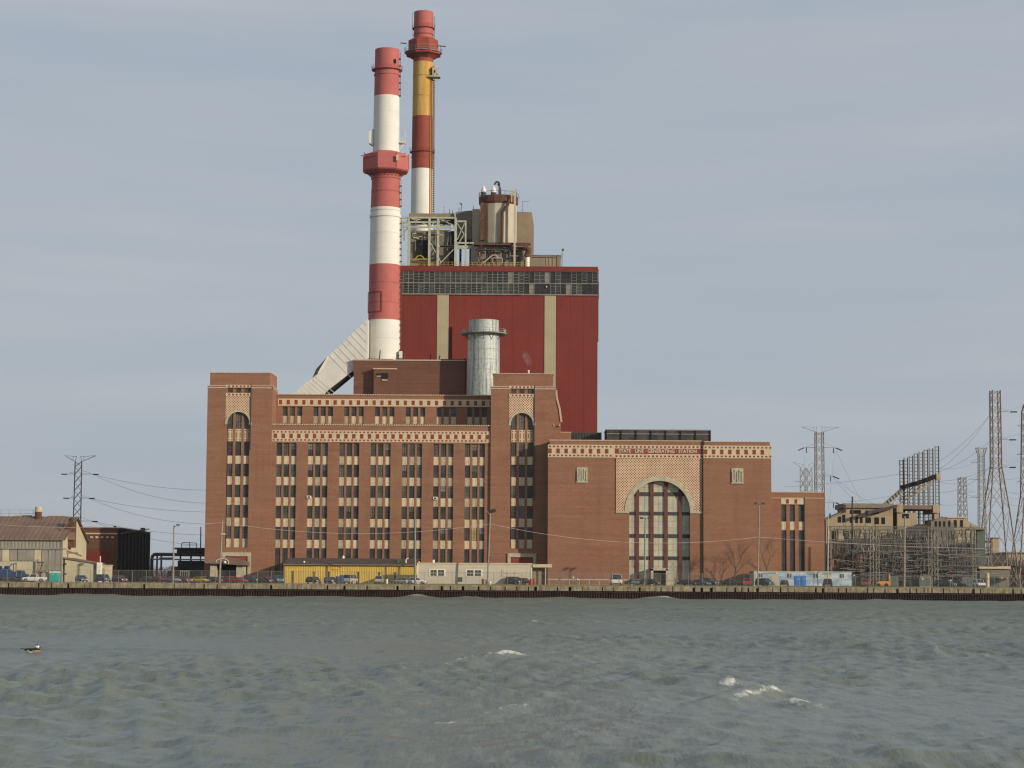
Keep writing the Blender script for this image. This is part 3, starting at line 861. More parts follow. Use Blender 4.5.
# sloping shoulder on the right side of the right tower
b = MB()
x0 = X(554.6, TF + 2, 400)
yb_, ye = TF + 1.5, TF + 9
pts = [(x0 - 1, ZB), (X(560.6, yb_, 500), ZB), (X(560.9, yb_, 425), Z(422, yb_, 558)), (X(559.2, yb_, 415), Z(409, yb_, 558)), (X(556.6, yb_, 400), Z(399, yb_, 558)), (X(555.6, yb_, 390), Z(390, yb_, 558)), (x0 - 1, Z(390, yb_, 555))]
b.prism_xz(pts, yb_, ye)
for a, c in zip(pts[2:5], pts[3:6]):
    b.hexa([(a[0] - .1, yb_ - .2, a[1]), (a[0] + .35, yb_ - .2, a[1]), (a[0] + .35, ye, a[1]), (a[0] - .1, ye, a[1])],
           [(c[0] - .1, yb_ - .2, c[1]), (c[0] + .35, yb_ - .2, c[1]), (c[0] + .35, ye, c[1]), (c[0] - .1, ye, c[1])], 1)
b.build('shoulder_wall', [M['brick'], M['coping']], ps)
for (px, py) in ((553.6, 425), (559.3, 425.4)):
    b = MB(); b.box(X(px - .5, TF, 425), X(px + .5, TF, 425), TF - .2, TF + 1.6, Z(py + .6, TF, 556), Z(py - .8, TF, 556)); b.build('corbel_stone', M['cream'], ps)

# ------------------------------------------------------------------ turbine hall with the great arch
HF = 515.2
hx = lambda px: X(px, HF, 500)
hz = lambda py, px=660: Z(py, HF, px)
hp = F / HF
th = thing('turbine_hall', 'brick turbine hall with lettered frieze and one great arched window', 'building', (hx(660), HF, GZ))
CF = HF + .38                       # centre bay, slightly recessed
acx, r_in, r_out = (hx(629.4) + hx(690.2)) / 2, (hx(690.2) - hx(629.4)) / 2, (hx(690.2) - hx(629.4)) / 2 + 4.6 / hp
acz = hz(511.2)
GL = HF + 1.75                      # glazing plane
b = MB()
for xa, xb in ((547.9, 614.6), (703.4, 771.4)):
    b.box(hx(xa), hx(xb), HF, HF + 2.5, ZB, hz(445.0))
b.box(hx(614.6), acx - r_in, CF, HF + 2.5, ZB, acz)
b.box(acx + r_in, hx(703.4), CF, HF + 2.5, ZB, acz)
b.box(hx(614.6), hx(703.4), CF + .03, HF + 2.5, hz(458.6), hz(445.0))
arch_fill(b, acx, acz, r_in + .01, acx - r_in - .01, acx + r_in + .01, hz(458.7), CF + .2, HF + 2.5)
b.box(hx(614.7), acx - r_in, CF + .2, HF + 2.5, acz + .001, hz(458.7)); b.box(acx + r_in, hx(703.3), CF + .2, HF + 2.5, acz + .001, hz(458.7))
b.box(hx(547.9), hx(771.4), HF + 2.51, HF + 46, ZB, hz(441.5))
b.box(hx(549.4), hx(703.2), HF + .25, HF + 2.6, hz(445), hz(441.2))
b.box(hx(704.6), hx(769.8), HF + .05, HF + 2.6, hz(445), hz(441.7))
b.box(hx(549.2), hx(703.2), HF + .12, HF + 2.7, hz(441.2), hz(440.2), 1)
b.box(hx(704.2), hx(770.0), HF - .05, HF + 2.7, hz(441.7), hz(440.9), 1)
b.build('wall', [M['brick_hall'], M['coping']], th)
frieze(th, hx(547.7), hx(614.6), hz(457.9), hz(445.2), HF, 8.12 / hp, 3.5 / hp, 4.8 / hp, True, 0.25)
frieze(th, hx(703.6), hx(771.6), hz(457.9), hz(445.2), HF, 8.12 / hp, 3.5 / hp, 4.8 / hp, True, 0.25)
b = MB(); b.box(hx(614.6), hx(703.4), CF - .10, CF + .04, hz(458.3), hz(445.0), 0)
b.box(hx(613.6), hx(703.2), CF - .14, CF - .10, hz(453.9), hz(448.6), 1)
x = hx(616.5)
while x < hx(702.5):
    for (a, c) in ((447.8, 446.0), (457.2, 455.4)): b.box(x - .23, x + .23, CF - .13, CF - .10, hz(a), hz(c), 1)
    x += 4.06 / hp
b.build('lettered_frieze', [M['cream'], M['inlay']], th)
fc = bpy.data.curves.new('lettering', 'FONT')
fc.body = 'STATE \u00b7 LINE \u00b7 GENERATING \u00b7 STATION'
fc.size = 1.0; fc.extrude = .02; fc.offset = 0.022; fc.align_x = 'CENTER'; fc.align_y = 'CENTER'
fc.materials.append(M['letter'])
fo = bpy.data.objects.new('lettering', fc); C.objects.link(fo); fo.parent = th
fo.rotation_euler = (math.pi / 2, 0, 0)
bpy.context.view_layer.update()
wid = fo.dimensions.x
tw = hx(697) - hx(618.8)
fo.scale = (tw / wid, 1.12, 1)
bpy.context.view_layer.update()
fo.location = Vector(((hx(697) + hx(618.8)) / 2, CF - .17, (hz(453.9) + hz(448.6)) / 2)) - th.location
bpy.context.view_layer.update()
fme = bpy.data.meshes.new_from_object(fo.evaluated_get(bpy.context.evaluated_depsgraph_get()))
fm_ = bpy.data.objects.new('lettering', fme); C.objects.link(fm_); fm_.parent = th
fm_.location, fm_.rotation_euler, fm_.scale = fo.location.copy(), fo.rotation_euler.copy(), fo.scale.copy()
bpy.data.objects.remove(fo)
fm_.name = 'lettering'
b = MB()
arch_fill(b, acx, acz, r_out - .02, hx(616.0), hx(702.2), hz(458.4), CF + .02, CF + .21, 0, 40)
b.build('diaper_panel', M['diaper'], th)
b = MB(); arch_ring(b, acx, acz, r_in, r_out, CF - .12, CF + .5, 0, 40)
b.build('arch_ring', M['stone'], th)
b = MB()
b.box(hx(615.8), acx - r_in + .02, CF - .2, CF + .3, acz - .45, acz - .02); b.box(acx + r_in - .02, hx(702.6), CF - .2, CF + .3, acz - .45, acz - .02)
b.build('impost_band', M['stone'], th)
for c0, c1, a, c in ((576.6, 587.6, 482.0, 467.4), (731.6, 743.4, 483.0, 468.2)):
    pl = MB(); zz0, zz1 = hz(a, c0), hz(c, c0)
    pl.box(hx(c0), hx(c1), HF - .18, HF, zz0, zz1)
    w = hx(c1) - hx(c0); n = 5
    for i in range(n):
        xx = hx(c0) + w * (i + .5) / n
        hgt = (zz1 - zz0)
        pl.box(xx - w * .06, xx + w * .06, HF - .34, HF - .18, zz0 + hgt * (.1 + .1 * (i % 2)), zz0 + hgt * (.9 - .12 * ((i + 1) % 2)))
    pl.box(hx(c0) - .1, hx(c1) + .1, HF - .26, HF + .0, zz0 - .15, zz0 - .001)
    pl.build('carved_plaque', M['stone'], th)
# glazing of the great arch
mull = [(636.0, 639.4), (650.4, 654.0), (664.6, 668.2), (679.0, 682.2)]
trans = [(492.0, 495.8), (511.7, 515.0), (534.0, 537.7), (556.3, 559.7)]
colx = [629.4] + [v for m_ in mull for v in m_] + [690.2]
rowy = [480.4] + [v for t_ in trans for v in t_] + [580.5]
def arch_h(x):
    d = r_in ** 2 - (x - acx) ** 2
    return acz + math.sqrt(max(d, 0.01))
for (a, c) in mull:
    xa, xb = hx(a), hx(c)
    b = MB(); b.box(xa, xb, GL - .32, GL, ZB, min(arch_h(xa), arch_h(xb)) + .25); b.build('mullion', M['mullion'], th)
for (ya, yb) in trans:
    z0, z1 = hz(yb), hz(ya)
    half = r_in if z0 < acz else math.sqrt(max(.1, r_in ** 2 - (z0 - acz) ** 2))
    b = MB(); b.box(acx - half + .02, acx + half - .02, GL - .14, GL + .05, z0, z1); b.build('transom', M['steel_dark'], th)
for i in range(0, 10, 2):
    xa, xb = hx(colx[i]), hx(colx[i + 1])
    for j in range(0, 10, 2):
        z1, z0 = hz(rowy[j]), hz(rowy[j + 1])
        xm = (xa + xb) / 2
        top = max(arch_h(xa), arch_h(xb), arch_h(xm) if xa < acx < xb else 0)
        if z0 > top: continue
        z1 = min(z1, top)
        nx = max(2, round((xb - xa) / 1.5)); ny = max(2, round((z1 - z0) / 1.7))
        me = window_mesh('window', xb - xa, z1 - z0, nx, ny, M['glass_pale'], M['band_frame'], .05, .05, .04)
        obj('window', me, th, Vector((xm, GL - .08, z0)) - th.location)
b = MB(); b.box(acx - r_in, acx + r_in, GL - .5, GL + .1, ZB, hz(580.6)); b.build('sill_wall', M['stone'], th)
b = MB()
b.box(hx(650.6), hx(653.0), HF - 1.6, GL, ZB, hz(568.6)); b.box(hx(665.4), hx(667.2), HF - 1.6, GL, ZB, hz(568.6)); b.box(hx(650.6), hx(667.2), HF - 1.6, GL, hz(570.6), hz(568.2))
b.build('door_surround', M['stone'], th)
b = MB(); b.box(hx(653.0), hx(665.4), HF - .6, GL - .33, ZB, hz(570.6)); b.build('door', M['steel_dark'], th)
for px in (703.0,):
    b = MB(); b.box(hx(px - .1), hx(px + .55), HF - .12, HF + .37, ZB, hz(440)); b.build('pipe_and_shade_strip', M['steel_dark'], th)  # shadow line at the wing edge, put in as a dark strip
# low rooftop features of the hall
rm = thing('roof_monitor', 'long low black glazed monitor on the flat roof of the arched hall', 'roof monitor', (hx(658), HF + 14, Z(440, HF + 14, 658)))
Y0 = HF + 14
mx = lambda px: X(px, Y0, 435); mz = lambda py: Z(py, Y0, 658)
b = MB(); b.box(mx(606.2), mx(710.8), Y0 + .2, Y0 + 10, mz(444), mz(430.4)); b.build('glazing', M['glass'], rm)
b = MB(); b.box(mx(605.8), mx(711.2), Y0, Y0 + 10.2, mz(430.4), mz(429.4)); b.build('cap', M['steel_grey'], rm)
b = MB(); b.box(mx(606.2), mx(710.8), Y0 + .08, Y0 + .2, mz(434.4), mz(433.6)); b.build('rail', M['steel_grey'], rm)
for i in range(8):
    px = 606.4 + 14.85 * i
    b = MB(); b.box(mx(px) - .12, mx(px) + .12, Y0 - .1, Y0 + .19, mz(444), mz(430.4)); b.build('post', M['dark'], rm)
lw = thing('roof_house', 'small orange brick roof house at left end of hall roof', 'roof house', (X(563, HF + 12), HF + 12, mz(440)))
b = MB(); b.box(X(555.5, HF + 12, 435), X(571, HF + 12, 435), HF + 12, HF + 16, mz(446), mz(433.8)); b.box(X(555, HF + 12, 435), X(571.4, HF + 12, 435), HF + 11.9, HF + 16.1, mz(433.8), mz(433.0), 1)
b.build('wall', [M['brick_hall'], M['coping']], lw)
lw2 = thing('roof_louvre_house', 'low dark louvred plant room beside the red boiler house corner', 'plant room', (X(585, HF + 18), HF + 18, mz(440)))
b = MB(); b.box(X(561, HF + 18, 435), X(601.6, HF + 18, 435), HF + 18, HF + 24, mz(446), Z(432.4, HF + 18, 585)); b.build('wall', M['steel_dark'], lw2)
b = MB()
for i in range(14):
    b.box(X(562 + 2.9 * i, HF + 18, 435), X(563 + 2.9 * i, HF + 18, 435), HF + 17.85, HF + 18, mz(441), Z(433, HF + 18, 585))
b.build('louvre', M['frame_dark'], lw2, kind='stuff')

# ------------------------------------------------------------------ annex at the right end
AF = 519.0
an = thing('brick_annex', 'small brick annex with three tall dark windows at right end of the hall', 'building', (X(798, AF), AF, GZ))
ax = lambda px: X(px, AF, 530); az = lambda py: Z(py, AF, 798)
ap = F / AF
acol = [(781.4, 786.4), (789.8, 795.0), (798.7, 804.0)]
b = MB()
b.box(ax(771.0), ax(824.4), AF + .5, AF + 22, ZB, az(492.6))
b.box(ax(771.0), ax(781.4), AF, AF + .51, ZB, az(498)); b.box(ax(804.0), ax(824.4), AF, AF + .51, ZB, az(498))
b.box(ax(786.4), ax(789.8), AF + .1, AF + .51, ZB, az(504.5)); b.box(ax(795.0), ax(798.7), AF + .1, AF + .51, ZB, az(504.5))
b.box(ax(781.4), ax(804.0), AF + .1, AF + .51, ZB, az(571.6))
b.box(ax(771.0), ax(824.4), AF - .01, AF + .51, az(498.01), az(492.6))
b.box(ax(770.8), ax(824.8), AF - .1, AF + 22.1, az(492.6), az(491.8), 1); b.box(ax(771), ax(824.5), AF - .08, AF + .1, az(498.4), az(497.7), 1)
b.build('wall', [M['brick_hall'], M['coping']], an)
b = MB(); b.box(ax(781.2), ax(804.2), AF - .05, AF + .52, az(504.4), az(498.4), 0)
for q in (787.6, 796.0): b.box(ax(q - 1.4), ax(q + 1.4), AF - .08, AF - .05, az(503.6), az(499.2), 1)
b.build('inlaid_panel', [M['cream'], M['inlay']], an)
for (ca, cb) in acol:
    w = ax(cb) - ax(ca); xc = (ax(ca) + ax(cb)) / 2
    for (ya, yb, ny) in ((504.8, 521.6, 5), (530.2, 571.4, 12)):
        obj('window', window_mesh('window', w, az(ya) - az(yb), 2, ny, M['glass'], M['frame_dark'], .06), an, Vector((xc, AF + .3, az(yb))) - an.location)
    obj('spandrel_panel', spandrel_mesh(w, az(521.6) - az(530.2)), an, Vector((xc, AF + .2, az(530.2))) - an.location)
b = MB(); b.box(ax(804.2), ax(805.0), AF - .15, AF - .01, ZB, az(497)); b.build('pipe_and_shade_strip', M['steel_dark'], an)

# ------------------------------------------------------------------ dark brick penthouse behind the long roof
PF = 542.0
qx = lambda px: X(px, PF, 380); qz = lambda py, px=410: Z(py, PF, px)
ph = thing('penthouse_building', 'plain dark brick block rising behind the long roof, below the nearer striped chimney', 'building', (qx(410), PF, GZ))
b = MB(); b.box(qx(353.6), qx(466.4), PF, PF + 9, ZB, qz(360.8)); b.box(qx(353.0), qx(466.8), PF - .15, PF + 9.1, qz(360.8), qz(359.6), 1)
b.build('wall', [M['brick_dark'], M['coping']], ph)
b = MB(); b.box(qx(374.2), qx(396.4), PF - 1.9, PF, ZB, qz(370.2)); b.box(qx(373.6), qx(397.0), PF - 2.05, PF, qz(370.2), qz(369.0), 1)
b.build('stair_house', [M['brick_dark'], M['coping']], ph)
b = MB(); b.box(qx(381.6), qx(388.4), PF - 2.0, PF - 1.9, qz(379.6), qz(374.0), 0); b.box(qx(376.6), qx(381.0), PF - 2.0, PF - 1.9, qz(376.2), qz(374.4), 0)
b.box(qx(382.4), qx(387.8), PF - 2.15, PF - 1.9, qz(381.6), qz(380.4), 1); b.box(qx(377.0), qx(381.4), PF - 2.15, PF - 1.9, qz(377.6), qz(376.8), 1)
b.build('window', [M['dark'], M['coping']], ph)
b = MB(); b.box(qx(358.2), qx(363.8), PF + 3, PF + 5, qz(361), qz(352.4)); 
rv = b.build('roof_ventilator', M['dark']); tag(rv, 'small black box ventilator on penthouse roof left of the chimney base', 'ventilator')
b = MB()
for px, t in ((378.6, 349.5), (397.2, 354), (429.5, 353.5), (438.4, 354.5)):
    b.bar((qx(px), PF + 2, qz(361)), (qx(px + .8), PF + 2, qz(t)), .17)
b.bar((qx(366), PF + 2.2, qz(358.6)), (qx(392), PF + 2.2, qz(359.0)), .25)
b.bar((qx(440), PF + 1.2, qz(358.9)), (qx(466), PF + 1.2, qz(358.9)), .2)
b.bar((qx(465.2), PF - .3, qz(394)), (qx(465.2), PF - .3, qz(357)), .10)
b.build('vent_pipe', M['dark'], ph)

# ------------------------------------------------------------------ galvanised stack with ring platform
def ring(b, cx, cy, r, z, rail_h, n=24, m=0, rr=.05, thick=.18, r_in=0):
    b.lathe(cx, cy, [(r_in or r - 1.4, z), (r, z), (r, z + thick), (r_in or r - 1.4, z + thick)], n, [m] * 3, cap=False)
    for h in (rail_h * .5, rail_h):
        for i in range(n):
            a0, a1 = 2 * math.pi * i / n, 2 * math.pi * (i + 1) / n
            b.bar((cx + r * math.cos(a0), cy + r * math.sin(a0), z + h), (cx + r * math.cos(a1), cy + r * math.sin(a1), z + h), rr, m, 3, caps=False)
    for i in range(n):
        a0 = 2 * math.pi * i / n
        b.bar((cx + r * math.cos(a0), cy + r * math.sin(a0), z), (cx + r * math.cos(a0), cy + r * math.sin(a0), z + rail_h), rr * 1.3, m, 3, caps=False)

SY = 539.2
k = F / SY
scx = X(483.6, SY, 360); sz = lambda py: Z(py, SY - 3, 483)
st = thing('galvanised_stack', 'stubby pale grey streaked metal stack with ring walkway in front of the red wall', 'stack', (scx, SY, sz(400)))
b = MB(); b.lathe(scx, SY, [(16.3 / k, sz(420)), (16.0 / k, sz(334)), (15.2 / k, sz(333.9)), (15.1 / k, sz(320.0)), (15.4 / k, sz(319.2)), (14.6 / k, sz(319.2))], 40, cap=True)
b.build('shell', M['galv'], st, smooth=True)
for py in (348.6, 358.8, 369, 379.5, 389):
    b = MB(); b.lathe(scx, SY, [(16.0 / k, sz(py + .25)), (16.35 / k, sz(py + .25)), (16.35 / k, sz(py - .25)), (16.0 / k, sz(py - .25))], 40, cap=False)
    b.build('stiffener_ring', M['steel_pale'], st)
b = MB(); ring(b, scx, SY, 23.5 / k, sz(333.2), 1.15, 24, 0, .035, .28, 15 / k)
b.build('ring_platform', M['steel_grey'], st)
b = MB()
for i in range(12):
    a = 2 * math.pi * i / 12
    b.bar((scx + 16 / k * math.cos(a), SY + 16 / k * math.sin(a), sz(339)), (scx + 22 / k * math.cos(a), SY + 22 / k * math.sin(a), sz(333.4)), .08)
b.build('bracket', M['steel_dark'], st, kind='stuff')
b = MB()
for px in (463.2, 503.5):
    b.box(X(px, SY) - .3, X(px, SY) + .3, SY - 1, SY - .4, sz(333), sz(328.5))
b.build('lamp_box', M['steel_pale'], st)

# ------------------------------------------------------------------ nearer red and white chimney
CY = 552.0
k = F / CY
c1 = thing('striped_chimney', 'nearer red and white banded chimney with octagonal red collar at mid height', 'chimney', (X(385, CY, 350), CY, GZ))
ccx = lambda py: X(385.0 + (347 - py) * 0.0062, CY, py)
cz = lambda py: Z(py, CY - 3.4, 386)
cxm = X(385.6, CY, 200)
def rad(py):   # measured half widths in px
    t = [(47, 12.4), (94, 12.9), (148, 13.4), (169, 14.4), (206, 15.0), (215, 15.2), (263, 15.6), (319, 16.1), (357, 16.3), (420, 16.8)]
    for (a, ra), (c, rc) in zip(t[:-1], t[1:]):
        if py < 47: return t[0][1] / k
        if a <= py <= c: return (ra + (rc - ra) * (py - a) / (c - a)) / k
    return t[-1][1] / k
bands = [(430, 319.2, 1), (319.2, 263.2, 0), (263.2, 206.4, 1), (206.4, 94.0, 0), (150, 94.0, 1), (94.0, 47.0, 0)]
b = MB()
prof, mats = [], []
seq = [(440, 1), (357, 1), (319.2, 0), (263.2, 1), (206.4, 0), (150, 1), (94.0, 0), (46.8, 0)]
for (py, m_), nx_ in zip(seq, seq[1:] + [None]):
    prof.append((rad(min(py, 420)), cz(py)))
    if nx_: mats.append(m_)
# seams: thin proud flanges are separate parts
b.lathe(cxm, CY, prof + [(rad(47) - .35, cz(47.6)), (rad(47) - .35, cz(60))], 48, mats + [0, 2], cap=False)
b.build('shaft', [M['ch_red'], M['ch_white'], M['dark']], c1, smooth=True)
for py, h, g, mm in ((214.6, .6, .20, 'ch_white'), (208.6, .35, .10, 'ch_white'), (66.5, .5, .30, 'ch_red'), (72.2, .3, .18, 'ch_red'), (176.4, .3, .14, 'ch_red'), (263.2, .2, .06, 'ch_white'), (110, .12, .02, 'duct'), (126, .12, .02, 'duct'), (190, .12, .02, 'ch_red2'), (232, .12, .02, 'duct'), (248, .12, .02, 'duct'), (282, .12, .02, 'ch_red2'), (302, .12, .02, 'ch_red2'), (338, .12, .02, 'duct')):
    r = rad(py); z = cz(py)
    b = MB(); b.lathe(cxm, CY, [(r, z - h / 2), (r + g, z - h / 2), (r + g, z + h / 2), (r, z + h / 2)], 48, cap=False)
    b.build('flange', M[mm], c1, smooth=False)
# octagonal collar
b = MB()
ro = 22.4 / k / math.cos(math.pi / 8)
a0 = math.pi / 8 + .12
b.lathe(cxm, CY, [(rad(176) , cz(172.8)), (ro * .94, cz(170.2)), (ro, cz(169.0)), (ro, cz(153.8))], 8, [0] * 4, cap=False, a0=a0)
b.lathe(cxm, CY, [(ro, cz(154.5)), (rad(150) , cz(149.8))], 8, [0], cap=False, a0=a0)
for i in range(8):
    a = a0 + 2 * math.pi * i / 8
    b.bar((cxm + ro * math.cos(a), CY + ro * math.sin(a), cz(168)), (cxm + ro * math.cos(a), CY + ro * math.sin(a), cz(153)), .16)
b.build('collar', M['ch_red'], c1)
b = MB()
for px in (365.0, 405.2): b.bar((X(px, CY, 155), CY - 2, cz(156)), (X(px, CY, 155), CY - 2, cz(151.6)), .22)
b.bar((X(362, CY, 155), CY - 3.5, cz(156)), (X(378, CY, 155), CY - 5.3, cz(156.6)), .14)
b.bar((X(398, CY, 155), CY - 5, cz(157.4)), (X(407, CY, 155), CY - 3, cz(155.6)), .14)
b.build('collar_strut', M['ch_red'], c1)
b = MB(); b.box(X(397.4, CY, 160), X(399.6, CY, 160), CY - ro * .99, CY - ro * .88, cz(162.4), cz(156.8)); b.build('collar_hatch', M['cream'], c1)
b = MB()
for i in range(24):
    a = 2 * math.pi * i / 24
    r = rad(176)
    b.bar((cxm + r * math.cos(a), CY + r * math.sin(a), cz(175)), (cxm + ro * .8 * math.cos(a), CY + ro * .8 * math.sin(a), cz(171)), .09)
b.build('collar_bracket', M['ch_red2'], c1, kind='stuff')
# top walkway with rail
b = MB(); ring(b, cxm, CY, rad(66) + .75, cz(67.6), 1.2, 24, 0, .03, .2, rad(66) - .05); b.build('walkway', M['ch_red'], c1)
b = MB(); b.box(X(394.2, CY, 60), X(396.6, CY, 60), CY - rad(60) * .86, CY - rad(60) * .5, cz(62.4), cz(58.4)); b.build('port', M['dark'], c1)
# instrument box on the left, platform on the right
b = MB(); b.hexa([(X(369.4, CY, 130), CY - 1.5, cz(141)), (X(374, CY, 130), CY - 1.5, cz(144)), (X(374, CY, 130), CY + 1.5, cz(144)), (X(369.4, CY, 130), CY + 1.5, cz(141))],
                 [(X(369.4, CY, 130), CY - 1.5, cz(130)), (X(374, CY, 130), CY - 1.5, cz(127)), (X(374, CY, 130), CY + 1.5, cz(127)), (X(369.4, CY, 130), CY + 1.5, cz(130))])
b.build('instrument_box', M['ch_white'], c1)
b = MB(); b.box(X(397.8, CY, 140), X(405.6, CY, 140), CY - 1.3, CY + 1.3, cz(140.8), cz(139.8))
b.bar((X(399.5, CY, 150), CY - 1, cz(148)), (X(405, CY, 140), CY - 1, cz(140.8)), .10)
for px in (400.4, 402.6, 405.4): b.bar((X(px, CY, 135), CY - 1.3, cz(140)), (X(px, CY, 135), CY - 1.3, cz(135.4)), .06)
b.bar((X(405.4, CY, 135), CY - 1.3, cz(140)), (X(405.4, CY, 135), CY - 1.3, cz(128.4)), .07)
b.build('side_platform', M['ch_white'], c1)
# ladder up the right-hand side
b = MB()
for (ya, yb) in ((356, 216), (205, 178), (94, 68), (64, 50)):
    n = int(abs(cz(yb) - cz(ya)) / 1.6)
    for s in (-.25, .25):
        a = R(-12); 
        r0, r1 = rad(ya) + .35, rad(yb) + .35
        b.bar((cxm + r0 * math.cos(a) , CY + r0 * math.sin(a) + s, cz(ya)), (cxm + r1 * math.cos(a), CY + r1 * math.sin(a) + s, cz(yb)), .05, 0, 3)
    for i in range(n):
        t = i / n; py = ya + (yb - ya) * t; r = rad(py) + .32
        b.box(cxm + r * math.cos(a) - .28, cxm + r * math.cos(a) + .16, CY + r * math.sin(a) - .3, CY + r * math.sin(a) + .3, cz(py), cz(py) + .28, 0)
b.build('ladder', M['rust'], c1)
# outlined door panel low on the red band
b = MB()
r = rad(300) + .12
aa = [R(180 + 8), R(180 + 84)]
def arcpt(a, z, rr_=r): return (cxm + rr_ * math.cos(a), CY + rr_ * math.sin(a), z)
angs = [aa[0] + (aa[1] - aa[0]) * i / 8 for i in range(9)]
for z in (cz(291.6), cz(311.6)):
    for p, q in zip(angs[:-1], angs[1:]): b.bar(arcpt(p, z), arcpt(q, z), .11, 0, 4)
b.bar(arcpt(angs[0], cz(291.6)), arcpt(angs[0], cz(311.6)), .11); b.bar(arcpt(angs[-1], cz(291.6)), arcpt(angs[-1], cz(311.6)), .11)
b.build('access_panel', M['ch_red2'], c1)
b = MB(); b.box(X(399.4, CY, 352), X(403.0, CY, 352), CY - 3, CY - 1, cz(358), cz(350.8)); b.build('base_cabinet', M['ch_white'], c1)
b = MB(); b.bar((X(367.3, CY, 340), CY - .6, cz(358)), (X(367.3, CY, 320), CY - .6, cz(319)), .26, 0, 8); b.bar((X(365.6, CY, 340), CY - .2, cz(358)), (X(365.6, CY, 320), CY - .2, cz(322)), .18, 0, 8); b.build('drain_pipe', M['ch_white'], c1)

# ------------------------------------------------------------------ farther chimney with stained bands
DY = 612.0
k2 = F / DY
c2 = thing('stained_chimney', 'taller farther chimney with ochre stained band, rust red bands and dark collar near top', 'chimney', (X(421, DY, 210), DY, GZ))
dz = lambda py: Z(py, DY - 2.5, 423)
dxm = X(422.8, DY, 110)
def rad2(py): return (9.9 + (py - 12) / 200 * 1.3) / k2
seq = [(300, 1), (168.0, 2), (115.2, 3), (60.8, 2), (46, 0), (10.2, 0)]
b = MB(); prof, mats = [], []
for i, (py, m_) in enumerate(seq):
    prof.append((rad2(py), dz(py)))
    if i < len(seq) - 1: mats.append(m_)
b.lathe(dxm, DY, prof + [(rad2(11) - .3, dz(11)), (rad2(11) - .3, dz(20))], 40, mats + [0, 4], cap=False)
b.build('shaft', [M['ch_red'], M['ch_white'], M['ch_red2'], M['ch_ochre'], M['dark']], c2, smooth=True)
for py, g in ((26.5, .3), (33, .12), (75, .03), (95, .03), (150.6, .38), (156, .10)):
    r = rad2(py); z = dz(py)
    b = MB(); b.lathe(dxm, DY, [(r, z - .12), (r + g, z - .12), (r + g, z + .14), (r, z + .14)], 40, cap=False)
    b.build('flange', M['ch_rust'] if g < .05 else M['ch_red2'], c2)
b = MB()
ro = 16.3 / k2 / math.cos(math.pi / 8)
b.lathe(dxm, DY, [(rad2(60), dz(57.5)), (ro * .86, dz(54.6)), (ro * 1.06, dz(53.4)), (ro * 1.06, dz(51.8)), (ro * .92, dz(51.6)), (ro * .92, dz(39.8)), (rad2(36) * 1.02, dz(36.5))], 8, [0] * 6, cap=False, a0=math.pi / 8)
b.build('collar', M['ch_red2'], c2)
b = MB(); ring(b, dxm, DY, ro * 1.08, dz(51.4), 1.5, 16, 0, .045, .2, ro * .8); b.build('collar_rail', M['steel_grey'], c2)
b = MB()
b.bar((X(400.8, DY, 42), DY - 2, dz(42.6)), (X(407, DY, 42), DY - 2, dz(43.2)), .16, 0, 6); b.bar((X(433, DY, 45), DY - 2, dz(44.6)), (X(446, DY, 46), DY - 2, dz(46.0)), .16, 0, 6)
b.build('davit_pipe', M['rust'], c2)
b = MB()
b.bar((X(412.6, DY, 30), DY - 2, dz(52)), (X(412.6, DY, 30), DY - 2, dz(12)), .10, 0, 4); b.bar((X(434.6, DY, 30), DY - 1, dz(50)), (X(434.6, DY, 30), DY - 1, dz(15)), .13, 0, 4)
b.build('conduit', M['steel_grey'], c2)
b = MB(); ring(b, dxm, DY, rad2(26) + .5, dz(27), 1.2, 18, 0, .03, .15, rad2(26)); b.build('walkway', M['ch_red2'], c2)
b = MB(); ring(b, dxm, DY, rad2(150) + .55, dz(151), 1.2, 18, 0, .03, .15, rad2(150)); b.build('walkway', M['ch_red2'], c2)
b = MB(); b.box(X(432.6, DY, 70), X(438.4, DY, 70), DY - 3, DY - 1, dz(76), dz(67.6), 0); b.box(X(434.6, DY, 70), X(435.8, DY, 70), DY - 3.1, DY - 3, dz(73), dz(70.4), 1)
b.lathe(X(435.5, DY, 70), DY - 2, [(1.0, dz(67.7)), (.8, dz(66.2)), (.2, dz(65.2))], 12, [0, 0])
b.box(X(429.6, DY, 78), X(440.6, DY, 78), DY - 3.4, DY - .5, dz(77.2), dz(76.0), 2)
for px in (430, 433, 436, 439, 440.4): b.bar((X(px, DY, 76), DY - 3.4, dz(76)), (X(px, DY, 76), DY - 3.4, dz(72.6)), .06, 2)
b.bar((X(434, DY, 80), DY - 1, dz(82)), (X(439.6, DY, 78), DY - 1, dz(77)), .12, 2)
b.build('lift_cabin', [M['tank'], M['dark'], M['steel_pale']], c2)
# lift mast and rust streaked rail on the right side
b = MB()
a = R(-38)
for da in (-.10, .10):
    r0, r1 = rad2(212) + .2, rad2(78) + .2
    b.bar((dxm + r0 * math.cos(a + da), DY + r0 * math.sin(a + da), dz(213)), (dxm + r1 * math.cos(a + da), DY + r1 * math.sin(a + da), dz(77)), .13, 0, 4)
b.build('lift_rail', M['ch_rust'], c2)
b = MB(); a = R(-10)
n = 60
for i in range(n):
    py = 213 - (213 - 77) * i / n; r = rad2(py) + .35
    b.box(dxm + r * math.cos(a) - .45, dxm + r * math.cos(a) + .10, DY + r * math.sin(a) - .3, DY + r * math.sin(a) + .3, dz(py), dz(py) + .26)
r = rad2(213) + .3; r1 = rad2(77) + .3
for q in (-.3, .1): b.bar((dxm + r * math.cos(a) + q, DY + r * math.sin(a), dz(213)), (dxm + r1 * math.cos(a) + q, DY + r1 * math.sin(a), dz(77)), .08, 0, 4)
b.build('ladder', M['rust'], c2)

